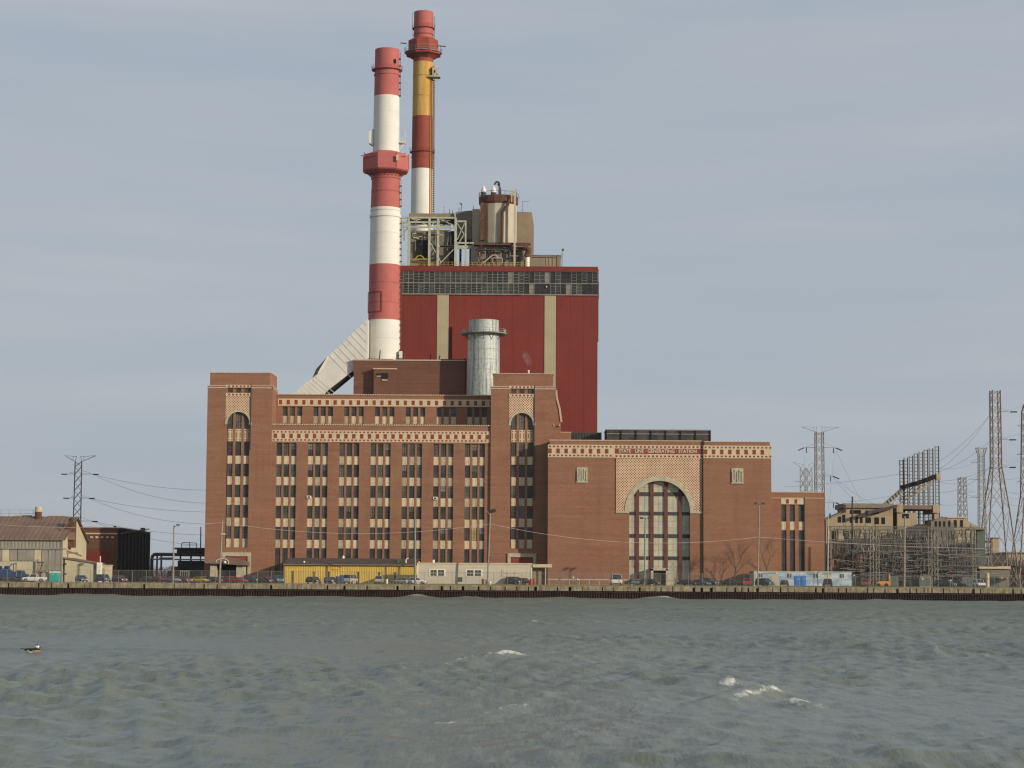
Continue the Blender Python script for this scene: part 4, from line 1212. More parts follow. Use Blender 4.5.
# ------------------------------------------------------------------ inclined flue duct left of the nearer chimney
EY = 543.2
ex = lambda px, py=350: X(px, EY, py); ez = lambda py: Z(py, EY, 330)
fd = thing('inclined_flue_duct', 'ribbed pale grey flue duct slanting down left from the nearer chimney', 'duct', (ex(330), EY, ez(400)))
pt = lambda a, c: (ex(a, c), ez(c))
b = MB()
poly = [pt(284, 401), pt(319, 401), pt(327, 391), pt(353, 370.5), pt(367.4, 359), pt(367.8, 318.5), pt(328, 356.4), pt(318.2, 373.4), pt(295, 392.2)]
b.prism_xz(poly, EY, EY + 7.5, 0)
b.build('duct_casing', M['duct'], fd)
b = MB(); b.prism_xz([pt(311.0, 382.0), pt(319.2, 372.0), pt(327.6, 357.0), pt(326.2, 356.6), pt(315.6, 368.5), pt(311.4, 378.4)], EY + 1.5, EY + 7, 0)
b.build('shaded_facet', M['grey_box'], fd)  # duct face turned away, its shade put into the grey
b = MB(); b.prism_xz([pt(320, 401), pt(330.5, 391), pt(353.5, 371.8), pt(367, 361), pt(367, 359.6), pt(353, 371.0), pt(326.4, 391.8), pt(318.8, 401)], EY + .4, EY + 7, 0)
b.build('underside_shade', M['dark'], fd)  # shade beneath the duct, drawn as a near-black strip
# stiffening ribs across the duct
up = [(328, 356.4), (367.8, 318.5)]; lo = [(353, 370.5), (367.4, 359)]
b = MB()
for i in range(9):
    t = i / 8.6
    A = (329.5 + 37 * t, 355.2 - 35.4 * t); 
    dxp, dyp = 21.5, 22.4
    q = 1.0
    Bp = (A[0] + dxp * q, A[1] + dyp * q)
    if Bp[0] > 367.0:
        s = (367.0 - A[0]) / dxp; Bp = (A[0] + dxp * s, A[1] + dyp * s)
    b.bar((ex(A[0], A[1]), EY - .02, ez(A[1])), (ex(Bp[0], Bp[1]), EY - .02, ez(Bp[1])), .10, 0, 4)
for i in range(7):
    t = i / 7
    A = (297 + 21.5 * t, 391.5 - 17.2 * t); dxp, dyp = 22 , 18.5
    s = min(1, (400 - A[1]) / dyp)
    Bp = (A[0] + dxp * s, A[1] + dyp * s)
    b.bar((ex(A[0], A[1]), EY - .02, ez(A[1])), (ex(Bp[0], Bp[1]), EY - .02, ez(Bp[1])), .09, 0, 4)
b.build('stiffener', M['duct'], fd, kind='stuff')
b = MB(); b.bar((ex(318.4, 373), EY - .05, ez(373.2)), (ex(328.2, 356.6), EY - .05, ez(356.4)), .22);
b.build('flange', M['white'], fd)

# ------------------------------------------------------------------ red corrugated boiler house
BF = 572.0
kb = F / BF
ox = lambda px, py=350: X(px, BF, py); oz = lambda py, px=500: Z(py, BF, px)
bh = thing('boiler_house', 'huge windowless red corrugated boiler house with tan vertical strips and window band on top', 'building', (ox(495), BF, GZ))
xa, xb = ox(386), ox(597.6)
b = MB()
b.box(xa, xb, BF + .5, BF + 60, ZB, oz(266.6))
b.box(xa - .05, xb + .05, BF - .1, BF + 60.05, oz(271.4), oz(266.2), 1)
b.build('wall', [M['corr_red'], M['corr_red2']], bh)
def corrugated(b, x0, x1, y, z0, z1, pitch, d, m=0):
    x = x0
    while x < x1 - 1e-3:
        e = min(x + pitch, x1)
        q = (e - x) / 4
        pr = [(x, y), (x + q, y), (x + 1.5 * q, y - d), (x + 3.5 * q, y - d), (e, y)]
        for (p0, q0), (p1, q1) in zip(pr[:-1], pr[1:]):
            b.face([(p0, q0, z0), (p1, q1, z0), (p1, q1, z1), (p0, q0, z1)], m)
        x = e
zt, zb2 = oz(294.6), ZB
segs = [(386, 436.6), (448.6, 544.2), (556.0, 597.6)]
for (s0, s1) in segs:
    n = max(1, round((s1 - s0) / 16))
    for i in range(n):
        pa, pb = s0 + (s1 - s0) * i / n, s0 + (s1 - s0) * (i + 1) / n
        b = MB(); corrugated(b, ox(pa), ox(pb) - .03, BF + .42 + (0.03 if i % 2 else 0), zb2, zt, 0.46, .010)
        b.build('cladding_sheet', M['corr_red'], bh)
for (s0, s1) in ((436.8, 448.4), (544.4, 555.8)):
    b = MB(); corrugated(b, ox(s0), ox(s1), BF + .30, zb2, zt, 0.75, .01); b.build('tan_strip', M['tan_strip'], bh)
b = MB(); b.box(ox(452.2), ox(492), BF - .45, BF + .3, ZB, oz(326.6)); b.build('projecting_bay', M['corr_red'], bh)
b = MB(); b.box(xa, xb, BF + .1, BF + .5, oz(295.0), oz(293.8)); b.box(xa, xb, BF + .05, BF + .5, oz(283.6), oz(282.8)); b.box(xa, xb, BF + .3, BF + .5, oz(293.9), oz(271.4), 1)
b.build('window_band_frame', [M['band_frame'], M['band_glass2']], bh)
nW = 38
wpx = (597.4 - 397) / nW
def bandwin(h, g, f, n):
    return window_mesh('window', wpx / kb, h, 1, n, g, f, .10, .10, .09)
kinds = [bandwin(oz(271.6) - oz(282.8), M['band_glass'], M['band_frame'], 3), bandwin(oz(271.6) - oz(282.8), M['band_glass2'], M['band_frame'], 4),
         bandwin(oz(271.6) - oz(282.8), M['band_glass2'], M['steel_dark'], 3), bandwin(oz(271.6) - oz(282.8), M['band_frame'], M['band_frame'], 2)]
rb = random.Random(9)
for i in range(nW):
    for j, (top, bot) in enumerate(((271.6, 282.8), (283.6, 293.8))):
        pc = 397 + wpx * (i + .5)
        if i < 24: kd = rb.choice([0, 0, 0, 1, 1])
        else: kd = rb.choice([0, 1, 2, 2, 2])
        if rb.random() < .05: kd = 3
        o = obj('window', kinds[kd], bh, Vector((ox(pc), BF + .12, oz(bot))) - bh.location)
        if j: o.scale = (1, 1, (oz(283.6) - oz(293.8)) / (oz(271.6) - oz(282.8)))
b = MB(); b.lathe(ox(546.2), BF - .15, [(.16, oz(287.2)), (.16, oz(286))], 8); b.build('floodlight', M['white'], bh)
b = MB()
b.box(xb - .02, xb + .25, BF + 1, BF + 3, oz(340), oz(268)); b.box(xb + .1, xb + .45, BF + 4, BF + 6, oz(296), oz(279), 1)
b.build('side_gutter', [M['rust'], M['dark']], bh)
# low brown roof house and lamp on the boiler house roof, right
GYY = BF + 8
gx = lambda px, py=260: X(px, GYY, py); gz = lambda py: Z(py, GYY, 500)
ROOFZ = oz(266.2)
rh = thing('rooftop_shed', 'low tan shed on the red building roof right of the silo', 'shed', (gx(545), GYY, ROOFZ))
b = MB(); b.box(gx(529.4), gx(560.8), GYY, GYY + 8, ROOFZ - .3, gz(255.4)); b.build('wall', M['brown_box'], rh)
b = MB(); b.box(gx(529.0), gx(561.4), GYY - .2, GYY + 8.2, gz(255.4), gz(254.6)); b.build('roof', M['steel_grey'], rh)
b = MB(); b.box(gx(532), gx(555), GYY - .06, GYY, gz(257.6), gz(256.6)); b.build('gutter', M['roof_dark'], rh)
for px in (546.5, 549, 553):
    b = MB(); b.bar((gx(px), GYY - .12, gz(265)), (gx(px), GYY - .12, gz(257)), .06); b.build('pipe', M['tank'], rh)
lp = thing('rooftop_lamp', 'thin lamp post at right end of tan rooftop shed', 'lamp', (gx(562), GYY - 1, ROOFZ))
b = MB(); b.bar((gx(562), GYY - 1, ROOFZ), (gx(562), GYY - 1, gz(250)), .09, 0, 6); b.build('post', M['steel_dark'], lp)
b = MB(); b.box(gx(561.8), gx(563.8), GYY - 1.3, GYY - .7, gz(251), gz(249)); b.build('lamp_head', M['steel_dark'], lp)

# ------------------------------------------------------------------ process plant on the roof
RY = BF + 6
wx = lambda px, py=240: X(px, RY, py); wz = lambda py: Z(py, RY, 465)
rf = thing('rooftop_steel_frame', 'open pale green steel frame carrying pipework on the red building roof, beside the chimneys', 'steel frame', (wx(436), RY, ROOFZ))
for px in (408.6, 429.4, 438.0, 455.6):
    b = MB(); b.box(wx(px) - .32, wx(px) + .32, RY - .3, RY + .3, ROOFZ - .2, wz(218.4 if px > 410 else 217.4)); b.build('column', M['steel_pale'], rf)
b = MB(); b.box(wx(465.6) - .2, wx(465.6) + .2, RY - .2, RY + .2, ROOFZ - .2, wz(221)); b.build('column', M['steel_pale'], rf)
for (xa_, ya_, xb_, yb2) in ((400, 218.0, 456, 217.6), (400, 227.4, 456, 227.2), (400, 222.5, 440, 222.0), (455, 221.4, 466, 221.2), (455, 243, 474, 243), (440, 246.4, 474, 246.2), (455.6, 248, 473, 248.0), (438, 246.5, 455, 246.3)):
    b = MB(); b.box(wx(xa_), wx(xb_), RY - .22, RY + .22, wz(ya_) - .22, wz(ya_) + .22); b.build('beam', M['steel_pale'], rf)
for (xa_, ya_, xb_, yb2) in ((440, 264, 455, 248), (429.5, 241, 441, 262), (402, 226, 408.6, 219), (431, 226, 438, 219), (457, 240, 465, 222), (457, 223, 465, 236), (457, 246, 465, 233), (402, 236, 408, 228), (441, 220, 455, 226), (411, 219, 429, 226)):
    b = MB(); b.bar((wx(xa_), RY, wz(ya_)), (wx(xb_), RY, wz(yb2)), .16); b.build('brace', M['steel_pale'], rf)
b = MB()
rq = random.Random(4)
for i in range(46):
    x0_, y0_ = rq.uniform(400, 452), rq.choice([rq.uniform(219, 226), rq.uniform(228, 240)])
    if rq.random() < .5: b.bar((wx(x0_), RY + rq.uniform(-1, 3), wz(y0_)), (wx(x0_ + rq.uniform(3, 12)), RY + rq.uniform(-1, 3), wz(y0_)), rq.uniform(.06, .14), 0, 4)
    else: b.bar((wx(x0_), RY + rq.uniform(0, 3), wz(y0_)), (wx(x0_), RY + rq.uniform(0, 3), wz(y0_ + rq.uniform(4, 14))), rq.uniform(.05, .10), 0, 4)
b.build('pipework', M['steel_pale'], rf, kind='stuff')
b = MB()
x_l = 402
for px in range(401, 476, 4):
    b.bar((wx(px), BF + .6, ROOFZ), (wx(px), BF + .6, ROOFZ + 1.15), .05, 0, 4)
for px in range(478, 530, 4):
    b.bar((wx(px), BF + .6, ROOFZ), (wx(px), BF + .6, ROOFZ + 1.0), .05, 0, 4)
for h in (.5, 1.1): b.bar((wx(400), BF + .6, ROOFZ + h), (wx(530), BF + .6, ROOFZ + h), .05, 0, 4)
rl = b.build('roof_edge_railing', M['yellow_rail']); tag(rl, 'yellow safety railing along the front roof edge of the red building', 'railing')
ho = thing('yellow_hoist', 'small curved yellow hoist beam low inside the pale steel frame', 'hoist', (wx(420), RY - .4, ROOFZ))
b = MB()
pts = [(415.6, 259.4), (417.4, 257.0), (420, 256.0), (422.6, 257.0), (424.4, 259.4)]
b.path([(wx(a), RY - .5, wz(c)) for a, c in pts], .14); b.bar((wx(413), RY - .5, wz(259.8)), (wx(427.6), RY - .5, wz(259.6)), .16)
b.build('beam', M['yellow_rail'], ho)
# boxes behind the frame
pb = thing('precipitator_casing', 'dark brown equipment casing behind the pale steel frame', 'equipment', (wx(430), RY + 4, ROOFZ))
Y2 = RY + 5
vx = lambda px, py=240: X(px, Y2, py); vz = lambda py: Z(py, Y2, 465)
b = MB(); b.box(vx(408.6), vx(454), Y2, Y2 + 12, vz(217.6), vz(213.6)); b.box(vx(410.5), vx(430), Y2 + 1.5, Y2 + 12, ROOFZ, vz(230)); b.build('casing', M['brown_box'], pb)
b = MB(); b.box(vx(430), vx(449.5), Y2 + .6, Y2 + 12, ROOFZ, vz(229.6)); b.build('hopper', M['grey_box'], pb)
b = MB(); b.box(vx(416), vx(429), Y2 + .8, Y2 + 1.5, vz(257), vz(240)); b.box(vx(449.5), vx(455), Y2 + .2, Y2 + 8, ROOFZ, vz(231)); b.build('duct_opening', M['dark'], pb)
b = MB()
for px, t in ((443.4, 205), (449, 208), (458.6, 206.5), (460.2, 201.6), (473.0, 204.4), (452, 209)):
    b.bar((vx(px), Y2 + 2, vz(214)), (vx(px + (1.2 if px == 460.2 else 0)), Y2 + 2, vz(t)), .11, 0, 4)
b.bar((vx(459), Y2 + 2, vz(201.6)), (vx(461.6), Y2 + 2, vz(203.8)), .16); b.bar((vx(443), Y2 + 2, vz(212)), (vx(459), Y2 + 2, vz(212)), .05); 
b.build('roof_vents', M['steel_grey'], pb, kind='stuff')
gb = thing('grey_roof_building', 'grey box shaped plant house between pale steel frame and silo', 'plant house', (vx(466), Y2 - 1, ROOFZ))
b = MB(); b.prism_xz([(vx(455.5), vz(240)), (vx(472), vz(240)), (vx(472), vz(211.0)), (vx(455.5), vz(212.6))], Y2 - 1, Y2 + 12); b.build('wall', M['grey_box'], gb)
for i in range(3):
    b = MB(); b.box(vx(472.2 + 2.5 * i) + .03, vx(474.7 + 2.5 * i), Y2 - 2, Y2 + 10, vz(246), vz(210.2)); b.build('wall_panel', M['tank'], gb)
for (a_, c_) in ((459.5, 2.0), (469.5, 2.4), (475, 1.8)):
    b = MB(); b.box(vx(a_), vx(a_ + c_), Y2 - 1, Y2 + 2, ROOFZ, vz(240)); b.build('column', M['dark'], gb)
# silo
SYY = RY + 4
sx_ = X(498.4, SYY, 225); szz = lambda py: Z(py, SYY, 498)
ks = F / SYY
si = thing('cream_silo', 'cream sheet metal silo with brown cap and brown side duct on the red roof', 'silo', (sx_, SYY, ROOFZ))
b = MB(); b.lathe(sx_, SYY, [(18.8 / ks, szz(247.5)), (18.8 / ks, szz(205.8))], 16, a0=math.pi / 16); b.build('shell', M['tank'], si)
b = MB(); b.lathe(sx_, SYY, [(18.9 / ks, szz(206)), (20.2 / ks, szz(203.8)), (20.4 / ks, szz(198.4)), (19.6 / ks, szz(197.6))], 16, a0=math.pi / 16); b.build('cap', M['rust'], si)
b = MB()
for i in range(16):
    a = 2 * math.pi * i / 16
    b.bar((sx_ + 20 / ks * math.cos(a), SYY + 20 / ks * math.sin(a), szz(197.6)), (sx_ + 20 / ks * math.cos(a), SYY + 20 / ks * math.sin(a), szz(193.8)), .06, 0, 4)
    a2 = 2 * math.pi * (i + 1) / 16
    b.bar((sx_ + 20 / ks * math.cos(a), SYY + 20 / ks * math.sin(a), szz(194)), (sx_ + 20 / ks * math.cos(a2), SYY + 20 / ks * math.sin(a2), szz(194)), .05, 0, 3)
b.build('guard_rail', M['steel_dark'], si, kind='stuff')
sf = SYY - 19.5 / ks
b = MB(); b.box(wx(480.2), wx(483.6), sf - .2, sf + 1.8, szz(243), szz(206)); b.build('corner_duct', M['rust'], si)
b = MB()
for i in range(24): b.box(wx(484.6), wx(486.8), sf - .3, sf - .1, szz(243 - 1.55 * i), szz(242.4 - 1.55 * i))
for px in (484.4, 487.0): b.bar((wx(px), sf - .2, szz(243)), (wx(px), sf - .2, szz(206)), .08)
b.build('ladder', M['rust'], si)
b = MB(); dpts = [(508.8, 203), (507.6, 208.5), (502.4, 215.5), (502.0, 246)]
b.path([(wx(a), sf - .5, szz(c)) for a, c in dpts], .42, 0, 8); b.build('brown_downpipe', M['rust'], si)
b = MB(); b.box(wx(513.6), wx(515.6), sf - .9, sf - .5, ROOFZ, szz(191.6)); b.bar((wx(514.6), sf - .7, szz(195)), (wx(509.6), sf - .7, szz(198)), .2); b.bar((wx(511.4), sf + 1, szz(192.6)), (wx(511.4), sf + 1, szz(205)), .2)
b.build('white_riser', M['tank'], si)
for px in (483.2, 493.2):
    b = MB(); b.lathe(wx(px), SYY - 1, [(.75, szz(197.8)), (.72, szz(193.2))], 12); b.build('vent_base', M['steel_dark'], si)
    b = MB(); b.lathe(wx(px), SYY - 1, [(.72, szz(193.2)), (.66, szz(190)), (.08, szz(186.6))], 12); b.build('vent_cone', M['white'], si)
b = MB(); gp = [(499.0, 197.5), (499.0, 186), (498.6, 183.2), (496.2, 182.2), (493.8, 185.4)]
b.path([(wx(a), SYY - 1, szz(c)) for a, c in gp], .26, 0, 6); b.path([(wx(a), SYY - .5, szz(c)) for a, c in [(500.4, 197), (500, 189), (497.2, 184)]], .2, 0, 6); b.build('gooseneck_pipe', M['steel_dark'], si)
b = MB()
for px, t in ((504.4, 191), (509, 193.5), (516.4, 190), (519, 197), (478.9, 193)):
    b.bar((wx(px), SYY - 1, szz(199)), (wx(px), SYY - 1, szz(t)), .09, 0, 4)
b.build('mast', M['steel_grey'], si, kind='stuff')
bb_ = thing('brown_bunker', 'brown clad box shaped bunker standing right behind the cream silo', 'bunker', (wx(526), RY + 7, ROOFZ))
Y3 = RY + 8
ux = lambda px, py=235: X(px, Y3, py); uz = lambda py: Z(py, Y3, 520)
b = MB(); b.prism_xz([(ux(505), ROOFZ), (ux(533.6, 250), ROOFZ), (ux(533.8), uz(225.5)), (ux(531.8), uz(212.2)), (ux(505), uz(211.2))], Y3, Y3 + 9); b.build('casing', M['brown_box'], bb_)
b = MB(); b.bar((ux(522.4), Y3, uz(212)), (ux(522.4), Y3, uz(201)), .1); b.bar((ux(522), Y3, uz(201.6)), (ux(530), Y3, uz(201.0)), .08); b.build('antenna', M['steel_grey'], bb_)
# platform in front of the silo, pipes and machinery under it
pf = thing('silo_platform', 'brown pipe platform and machinery below the cream silo', 'platform', (wx(500), RY - 1, ROOFZ))
b = MB(); b.box(wx(475), wx(530.6), RY - 1.5, RY - .5, wz(245.6), wz(243.2)); b.build('deck_beam', M['rust'], pf)
b = MB(); b.box(wx(477), wx(527), RY - 1.2, RY - .6, wz(250.6), wz(249.4)); b.box(wx(471), wx(478), RY - 1, RY + 1, ROOFZ, wz(247)); b.build('lower_beam', M['steel_dark'], pf)
b = MB(); b.box(wx(478), wx(524), RY + .4, RY + 3, ROOFZ, wz(246)); b.build('machinery_casing', M['grey_box'], pf)
b = MB()
for i in range(34):
    px = rq.uniform(478, 526)
    if rq.random() < .65: b.bar((wx(px), RY - rq.uniform(0, 1), wz(rq.uniform(255, 265))), (wx(px), RY - rq.uniform(0, 1), wz(rq.uniform(246, 254))), rq.uniform(.07, .2), rq.choice([0, 1, 2]), 5)
    else:
        yy = rq.uniform(247, 262); b.bar((wx(px), RY - .6, wz(yy)), (wx(min(527, px + rq.uniform(3, 14))), RY - .6, wz(yy)), rq.uniform(.08, .2), rq.choice([0, 1, 2]), 5)
b.build('small_pipes', [M['steel_dark'], M['steel_grey'], M['rust']], pf, kind='stuff')
b = MB()
b.path([(wx(483), RY - 1.4, wz(264)), (wx(492.6), RY - 1.4, wz(255.8)), (wx(496), RY - 1.4, wz(255.6)), (wx(499), RY - 1.4, wz(259))], .18, 0, 4)
b.path([(wx(493), RY - 1.4, wz(264)), (wx(493), RY - 1.4, wz(258.6)), (wx(502.4), RY - 1.4, wz(258.6)), (wx(502.4), RY - 1.4, wz(264))], .12, 0, 4)
b.build('stair_rail', M['tank'], pf)
b = MB(); b.path([(wx(523.6), RY - 1.6, wz(247.6)), (wx(527.6), RY - 1.6, wz(248.4)), (wx(528.6), RY - 1.6, wz(252)), (wx(526.6), RY - 1.6, wz(257))], .75, 0, 10); b.build('red_elbow_duct', M['rust'], pf, smooth=True)
b = MB(); b.lathe(wx(527.4), RY - 1.6, [(.62, ROOFZ), (.62, wz(258))], 12); b.build('white_drum', M['white'], pf, smooth=True)
b = MB(); b.bar((wx(477), RY - 1.6, wz(236.4)), (wx(477), RY - 1.6, wz(243)), .06); b.build('post', M['steel_dark'], pf)
# small steam plume on the right tower roof
b = MB(); vz0 = Z(371.4, TF + 6, 528)
vx0 = X(528.6, TF + 6, 370)
b.lathe(vx0, TF + 6, [(.18, Z(374, TF + 6, 528)), (.18, vz0 + .05), (.26, vz0 + .1), (.26, vz0 + .3)], 10)
tag(b.build('steam_vent', M['white']), 'small white steam vent on the roof of the right tower', 'vent')
sm_m = bpy.data.materials.new('steam'); sm_m.use_nodes = True
nt = sm_m.node_tree; nt.nodes.remove(nt.nodes['Principled BSDF'])
pv = nt.nodes.new('ShaderNodeVolumePrincipled'); pv.inputs['Color'].default_value = (.95, .95, .95, 1)
nz = noise(nt, (.9, .9, .7), 4)
nt.links.new(rng(nt, nz, .42, .68, 0, .16), pv.inputs['Density'])
nt.links.new(pv.outputs[0], nt.nodes['Material Output'].inputs['Volume'])
b = MB()
h0 = vz0 + .3
b.lathe(vx0, TF + 6, [(.15, h0), (.7, h0 + 1.0), (1.0, h0 + 2.4), (1.1, h0 + 3.6), (.6, h0 + 4.6)], 12)
b.v = [(x - (z - h0) * .12 + .35 * math.sin((z - h0) * 1.2), y, z) for x, y, z in b.v]
tag(b.build('steam_wisp', sm_m), 'faint wisp of white steam rising over the right tower', 'steam', kind='stuff')

# ------------------------------------------------------------------ left: metal shed with rusty roof
A0, A1 = 505.0, 533.5
sh = thing('metal_shed', 'weathered grey metal shed with rusty ribbed roof and cream gable end', 'shed', (X(20, A0), A0, GZ))
xe = X(62.4, A0, 550); ze = Z(539.6, A0, 50); zr = Z(517.4, (A0 + A1) / 2, 60); xw = X(-60, A0, 550); ym = (A0 + A1) / 2
b = MB()
corrugated(b, xw, xe, A0, ZB, ze, 0.8, .06)
b.build('front_wall', M['shed_wall'], sh)
b = MB(); b.prism_yz([(A0 + .02, ZB), (A1, ZB), (A1, ze), (ym, zr), (A0 + .02, ze)], xw, xe - .02); b.build('gable_wall', M['cream_wall'], sh)
b = MB()
n = int((xe + .7 - xw) / 1.15)
for i in range(n):
    xa = xe + .7 - 1.15 * (i + 1); xb = xa + 1.12
    b2 = MB()
    sl = (zr - ze) / (ym - A0)
    y0 = A0 - .6; z0 = ze - .6 * sl + .05
    b2.hexa([(xa, y0, z0), (xb, y0, z0), (xb, ym, zr + .05), (xa, ym, zr + .05)], [(xa, y0, z0 + .08), (xb, y0, z0 + .08), (xb, ym, zr + .13), (xa, ym, zr + .13)])
    b2.hexa([(xb - .12, y0, z0 + .08), (xb + .03, y0, z0 + .08), (xb + .03, ym, zr + .13), (xb - .12, ym, zr + .13)], [(xb - .10, y0, z0 + .22), (xb + .01, y0, z0 + .22), (xb + .01, ym, zr + .27), (xb - .10, ym, zr + .27)])
    if i < 70: b2.build('roof_sheet', M['roof_rust'], sh)
b = MB(); sl = (zr - ze) / (ym - A0); b.hexa([(xw, ym, zr), (xe + .7, ym, zr), (xe + .7, A1 + .6, ze - .6 * sl), (xw, A1 + .6, ze - .6 * sl)], [(xw, ym, zr + .2), (xe + .7, ym, zr + .2), (xe + .7, A1 + .6, ze - .6 * sl + .15), (xw, A1 + .6, ze - .6 * sl + .15)]); b.build('rear_roof', M['roof_rust'], sh)
zx = lambda px: X(px, A0, 550); zz_ = lambda py, px=30: Z(py, A0, px)
b = MB(); b.box(xw, zx(66.6), A0 - .35, A0 - .07, zz_(549.4), zz_(548.2)); b.build('rail', M['steel_grey'], sh)
for (a_, c_) in ((2.6, 9.4), (34.6, 41.4)):
    b = MB(); b.box(zx(a_), zx(c_), A0 - .16, A0 - .06, zz_(561.5), zz_(549.6)); b.build('cream_panel', M['cream_wall'], sh)
for (a_, c_) in ((9.6, 34.4), (41.6, 62), (-20, 2.4)):
    for q in range(3):
        w0 = a_ + (c_ - a_) * q / 3; w1 = a_ + (c_ - a_) * (q + 1) / 3
        b = MB(); b.box(zx(w0) + .08, zx(w1) - .08, A0 - .12, A0 - .065, zz_(570 if a_ > 40 else 560.5), zz_(550)); b.build('wall_sheet', M['shed_wall'], sh)
b = MB(); b.box(zx(61.4), zx(62.8), A0 - .2, A0 + .1, ZB, zz_(541)); b.build('corner_post', M['shed_wall'], sh)
# roof things of the shed
b = MB(); b.lathe(X(39.2, ym, 515), ym - 1, [(.85, zr - .8), (.85, Z(512, ym, 39)), (.8, Z(507, ym, 39))], 12, [1, 0]); 
tag(b.build('roof_vent_pipe', [M['cream_wall'], M['rust']]), 'stubby vent pipe with rust red base on ridge of the rusty shed', 'vent pipe')
b = MB(); b.box(X(13, ym, 515), X(31, ym, 515), ym + 1, ym + 3, zr - .5, Z(515.0, ym, 20)); tag(b.build('roof_skylight', M['cream_wall']), 'low cream roof light along the ridge of the rusty shed', 'roof light')
b = MB(); b.box(X(47, ym, 515), X(64.4, ym, 515), ym + 1, ym + 3, zr - .5, Z(515.6, ym, 55)); tag(b.build('ridge_box', M['brown_box']), 'low tan ridge box at right end of the rusty shed roof', 'roof box')
b = MB()
for px in (-8, 0, 9, 20, 33): b.bar((X(px, ym), ym + .5, zr), (X(px, ym), ym + .5, zr + 1.7), .05)
for h in (.9, 1.7): b.bar((X(-15, ym), ym + .5, zr + h), (X(36, ym), ym + .5, zr + h), .045)
tag(b.build('roof_railing', M['steel_grey']), 'thin guard railing on ridge of the rusty shed at left edge', 'railing')
# rusty conveyor leg at the gable
rc = thing('rusty_chute', 'tall rusty red brown chute against the cream gable of the metal shed', 'chute', (X(72.6, A0 + 3), A0 + 3, GZ))
b = MB(); b.box(X(69.2, A0 + 8), X(76.2, A0 + 8), A0 + 6, A0 + 9, Z(547.6, A0 + 7, 72), Z(522, A0 + 7, 72)); b.build('casing', M['rust'], rc)
b = MB(); b.lathe(X(73, A0 + 7), A0 + 7, [(1.0, Z(522, A0 + 7, 72)), (.9, Z(519, A0 + 7, 72)), (.3, Z(517.6, A0 + 7, 72))], 10); b.build('head', M['steel_dark'], rc)
b = MB(); b.bar((X(62, A0 + 6), A0 + 5, Z(532, A0 + 6, 65)), (X(71, A0 + 6), A0 + 5, Z(521, A0 + 6, 65)), .14); b.bar((X(64, A0 + 6), A0 + 5, Z(549, A0 + 6, 65)), (X(84, A0 + 6), A0 + 5, Z(556, A0 + 6, 65)), .22); b.bar((X(64, A0 + 6), A0 + 5, Z(553, A0 + 6, 65)), (X(80, A0 + 6), A0 + 5, Z(553, A0 + 6, 65)), .2)
b.box(X(69, A0 + 6), X(76, A0 + 6), A0 + 5.5, A0 + 6, Z(540, A0 + 7, 72), Z(532, A0 + 7, 72))
b.build('bracing', M['roof_rust'], rc)
# white trailer and steps in front of the shed
wt = thing('white_box_trailer', 'long white box trailer parked against the grey metal shed', 'trailer', (X(15, A0 - 4), A0 - 4, GZ))
T0 = A0 - 4
b = MB(); b.box(X(-25, T0), X(36.4, T0), T0, T0 + 2.6, GZ + 1.0, Z(561.6, T0, 20)); b.build('body', M['cream_wall'], wt)
for px in (-10, -4, 30):
    b = MB(); b.bar((X(px, T0), T0, GZ + .5), (X(px, T0), T0 + .4, GZ + .5), .5, 0, 14); b.build('wheel', M['tyre'], wt)
b = MB(); b.box(X(-25, T0), X(36.4, T0), T0 + .2, T0 + 2.4, GZ + .6, GZ + .99); b.build('chassis', M['steel_dark'], wt)
stp = thing('timber_stair', 'brown timber stair and landing at the shed wall beside the white trailer', 'stair', (X(41, T0), T0, GZ))
b = MB()
for px in (37.6, 39.2, 40.4, 45.2): b.box(X(px, T0) - .12, X(px, T0) + .12, T0 - .4, T0 - .2, GZ, Z(559.5 if px < 41 else 562, T0, 40))
b.build('post', M['wood'], stp)
b = MB(); b.box(X(37, T0), X(46, T0), T0 - .5, T0 + 1.4, Z(571.6, T0, 41), Z(570.6, T0, 41)); b.build('landing', M['roof_rust'], stp)
b = MB(); b.box(X(39, T0), X(46, T0), T0 - .45, T0 - .3, Z(563, T0, 41), Z(562, T0, 41)); b.bar((X(38, T0), T0 - .4, Z(580, T0, 41)), (X(45, T0), T0 - .4, Z(563, T0, 41)), .12); b.build('handrail', M['rust'], stp)
kb_ = thing('white_kiosk', 'small white kiosk box with dark right jamb beside teal portable toilet', 'kiosk', (X(45, T0), T0 + .2, GZ))
b = MB(); b.box(X(40, T0), X(49.8, T0), T0 + .2, T0 + 2.4, GZ - .1, Z(572.6, T0, 45)); b.build('wall', M['cream_wall'], kb_)
b = MB(); b.box(X(39.6, T0), X(50.2, T0), T0, T0 + 2.5, Z(572.6, T0, 45), Z(572.0, T0, 45)); b.build('roof', M['roof_rust'], kb_)

def toilet(x, y, label, m, group=None):
    t = thing('portable_toilet', label, 'portable toilet', (x, y, GZ), group)
    b = MB(); b.box(-.56, .56, -.56, .56, .08, 2.12, 0)
    for q in (-.4, 0, .4): b.box(q - .04 + .58 * 0, q + .04, .56, .60, .2, 2.0, 0)
    b.build('cabin', M[m], t, local=True)
    b = MB(); b.prism_yz([(-.62, 2.12), (.62, 2.12), (.58, 2.26), (.2, 2.38), (-.2, 2.38), (-.58, 2.26)], -.62, .62); b.build('roof', M['white'] if m == 'teal' else M[m], t, local=True)
    b = MB(); b.box(-.40, .40, -.62, -.565, .15, 1.95); b.build('door', M[m], t, local=True)
    b = MB(); b.box(-.62, .62, -.6, .6, 0, .08); b.build('skid', M['bumper'], t, local=True)
    b = MB(); b.box(.12, .30, -.64, -.62, 1.62, 1.80); b.build('notice', M['white'], t, local=True)
    return t
toilet(X(54.4, 501), 501, 'left teal portable toilet by the corner of the grey metal shed', 'teal')
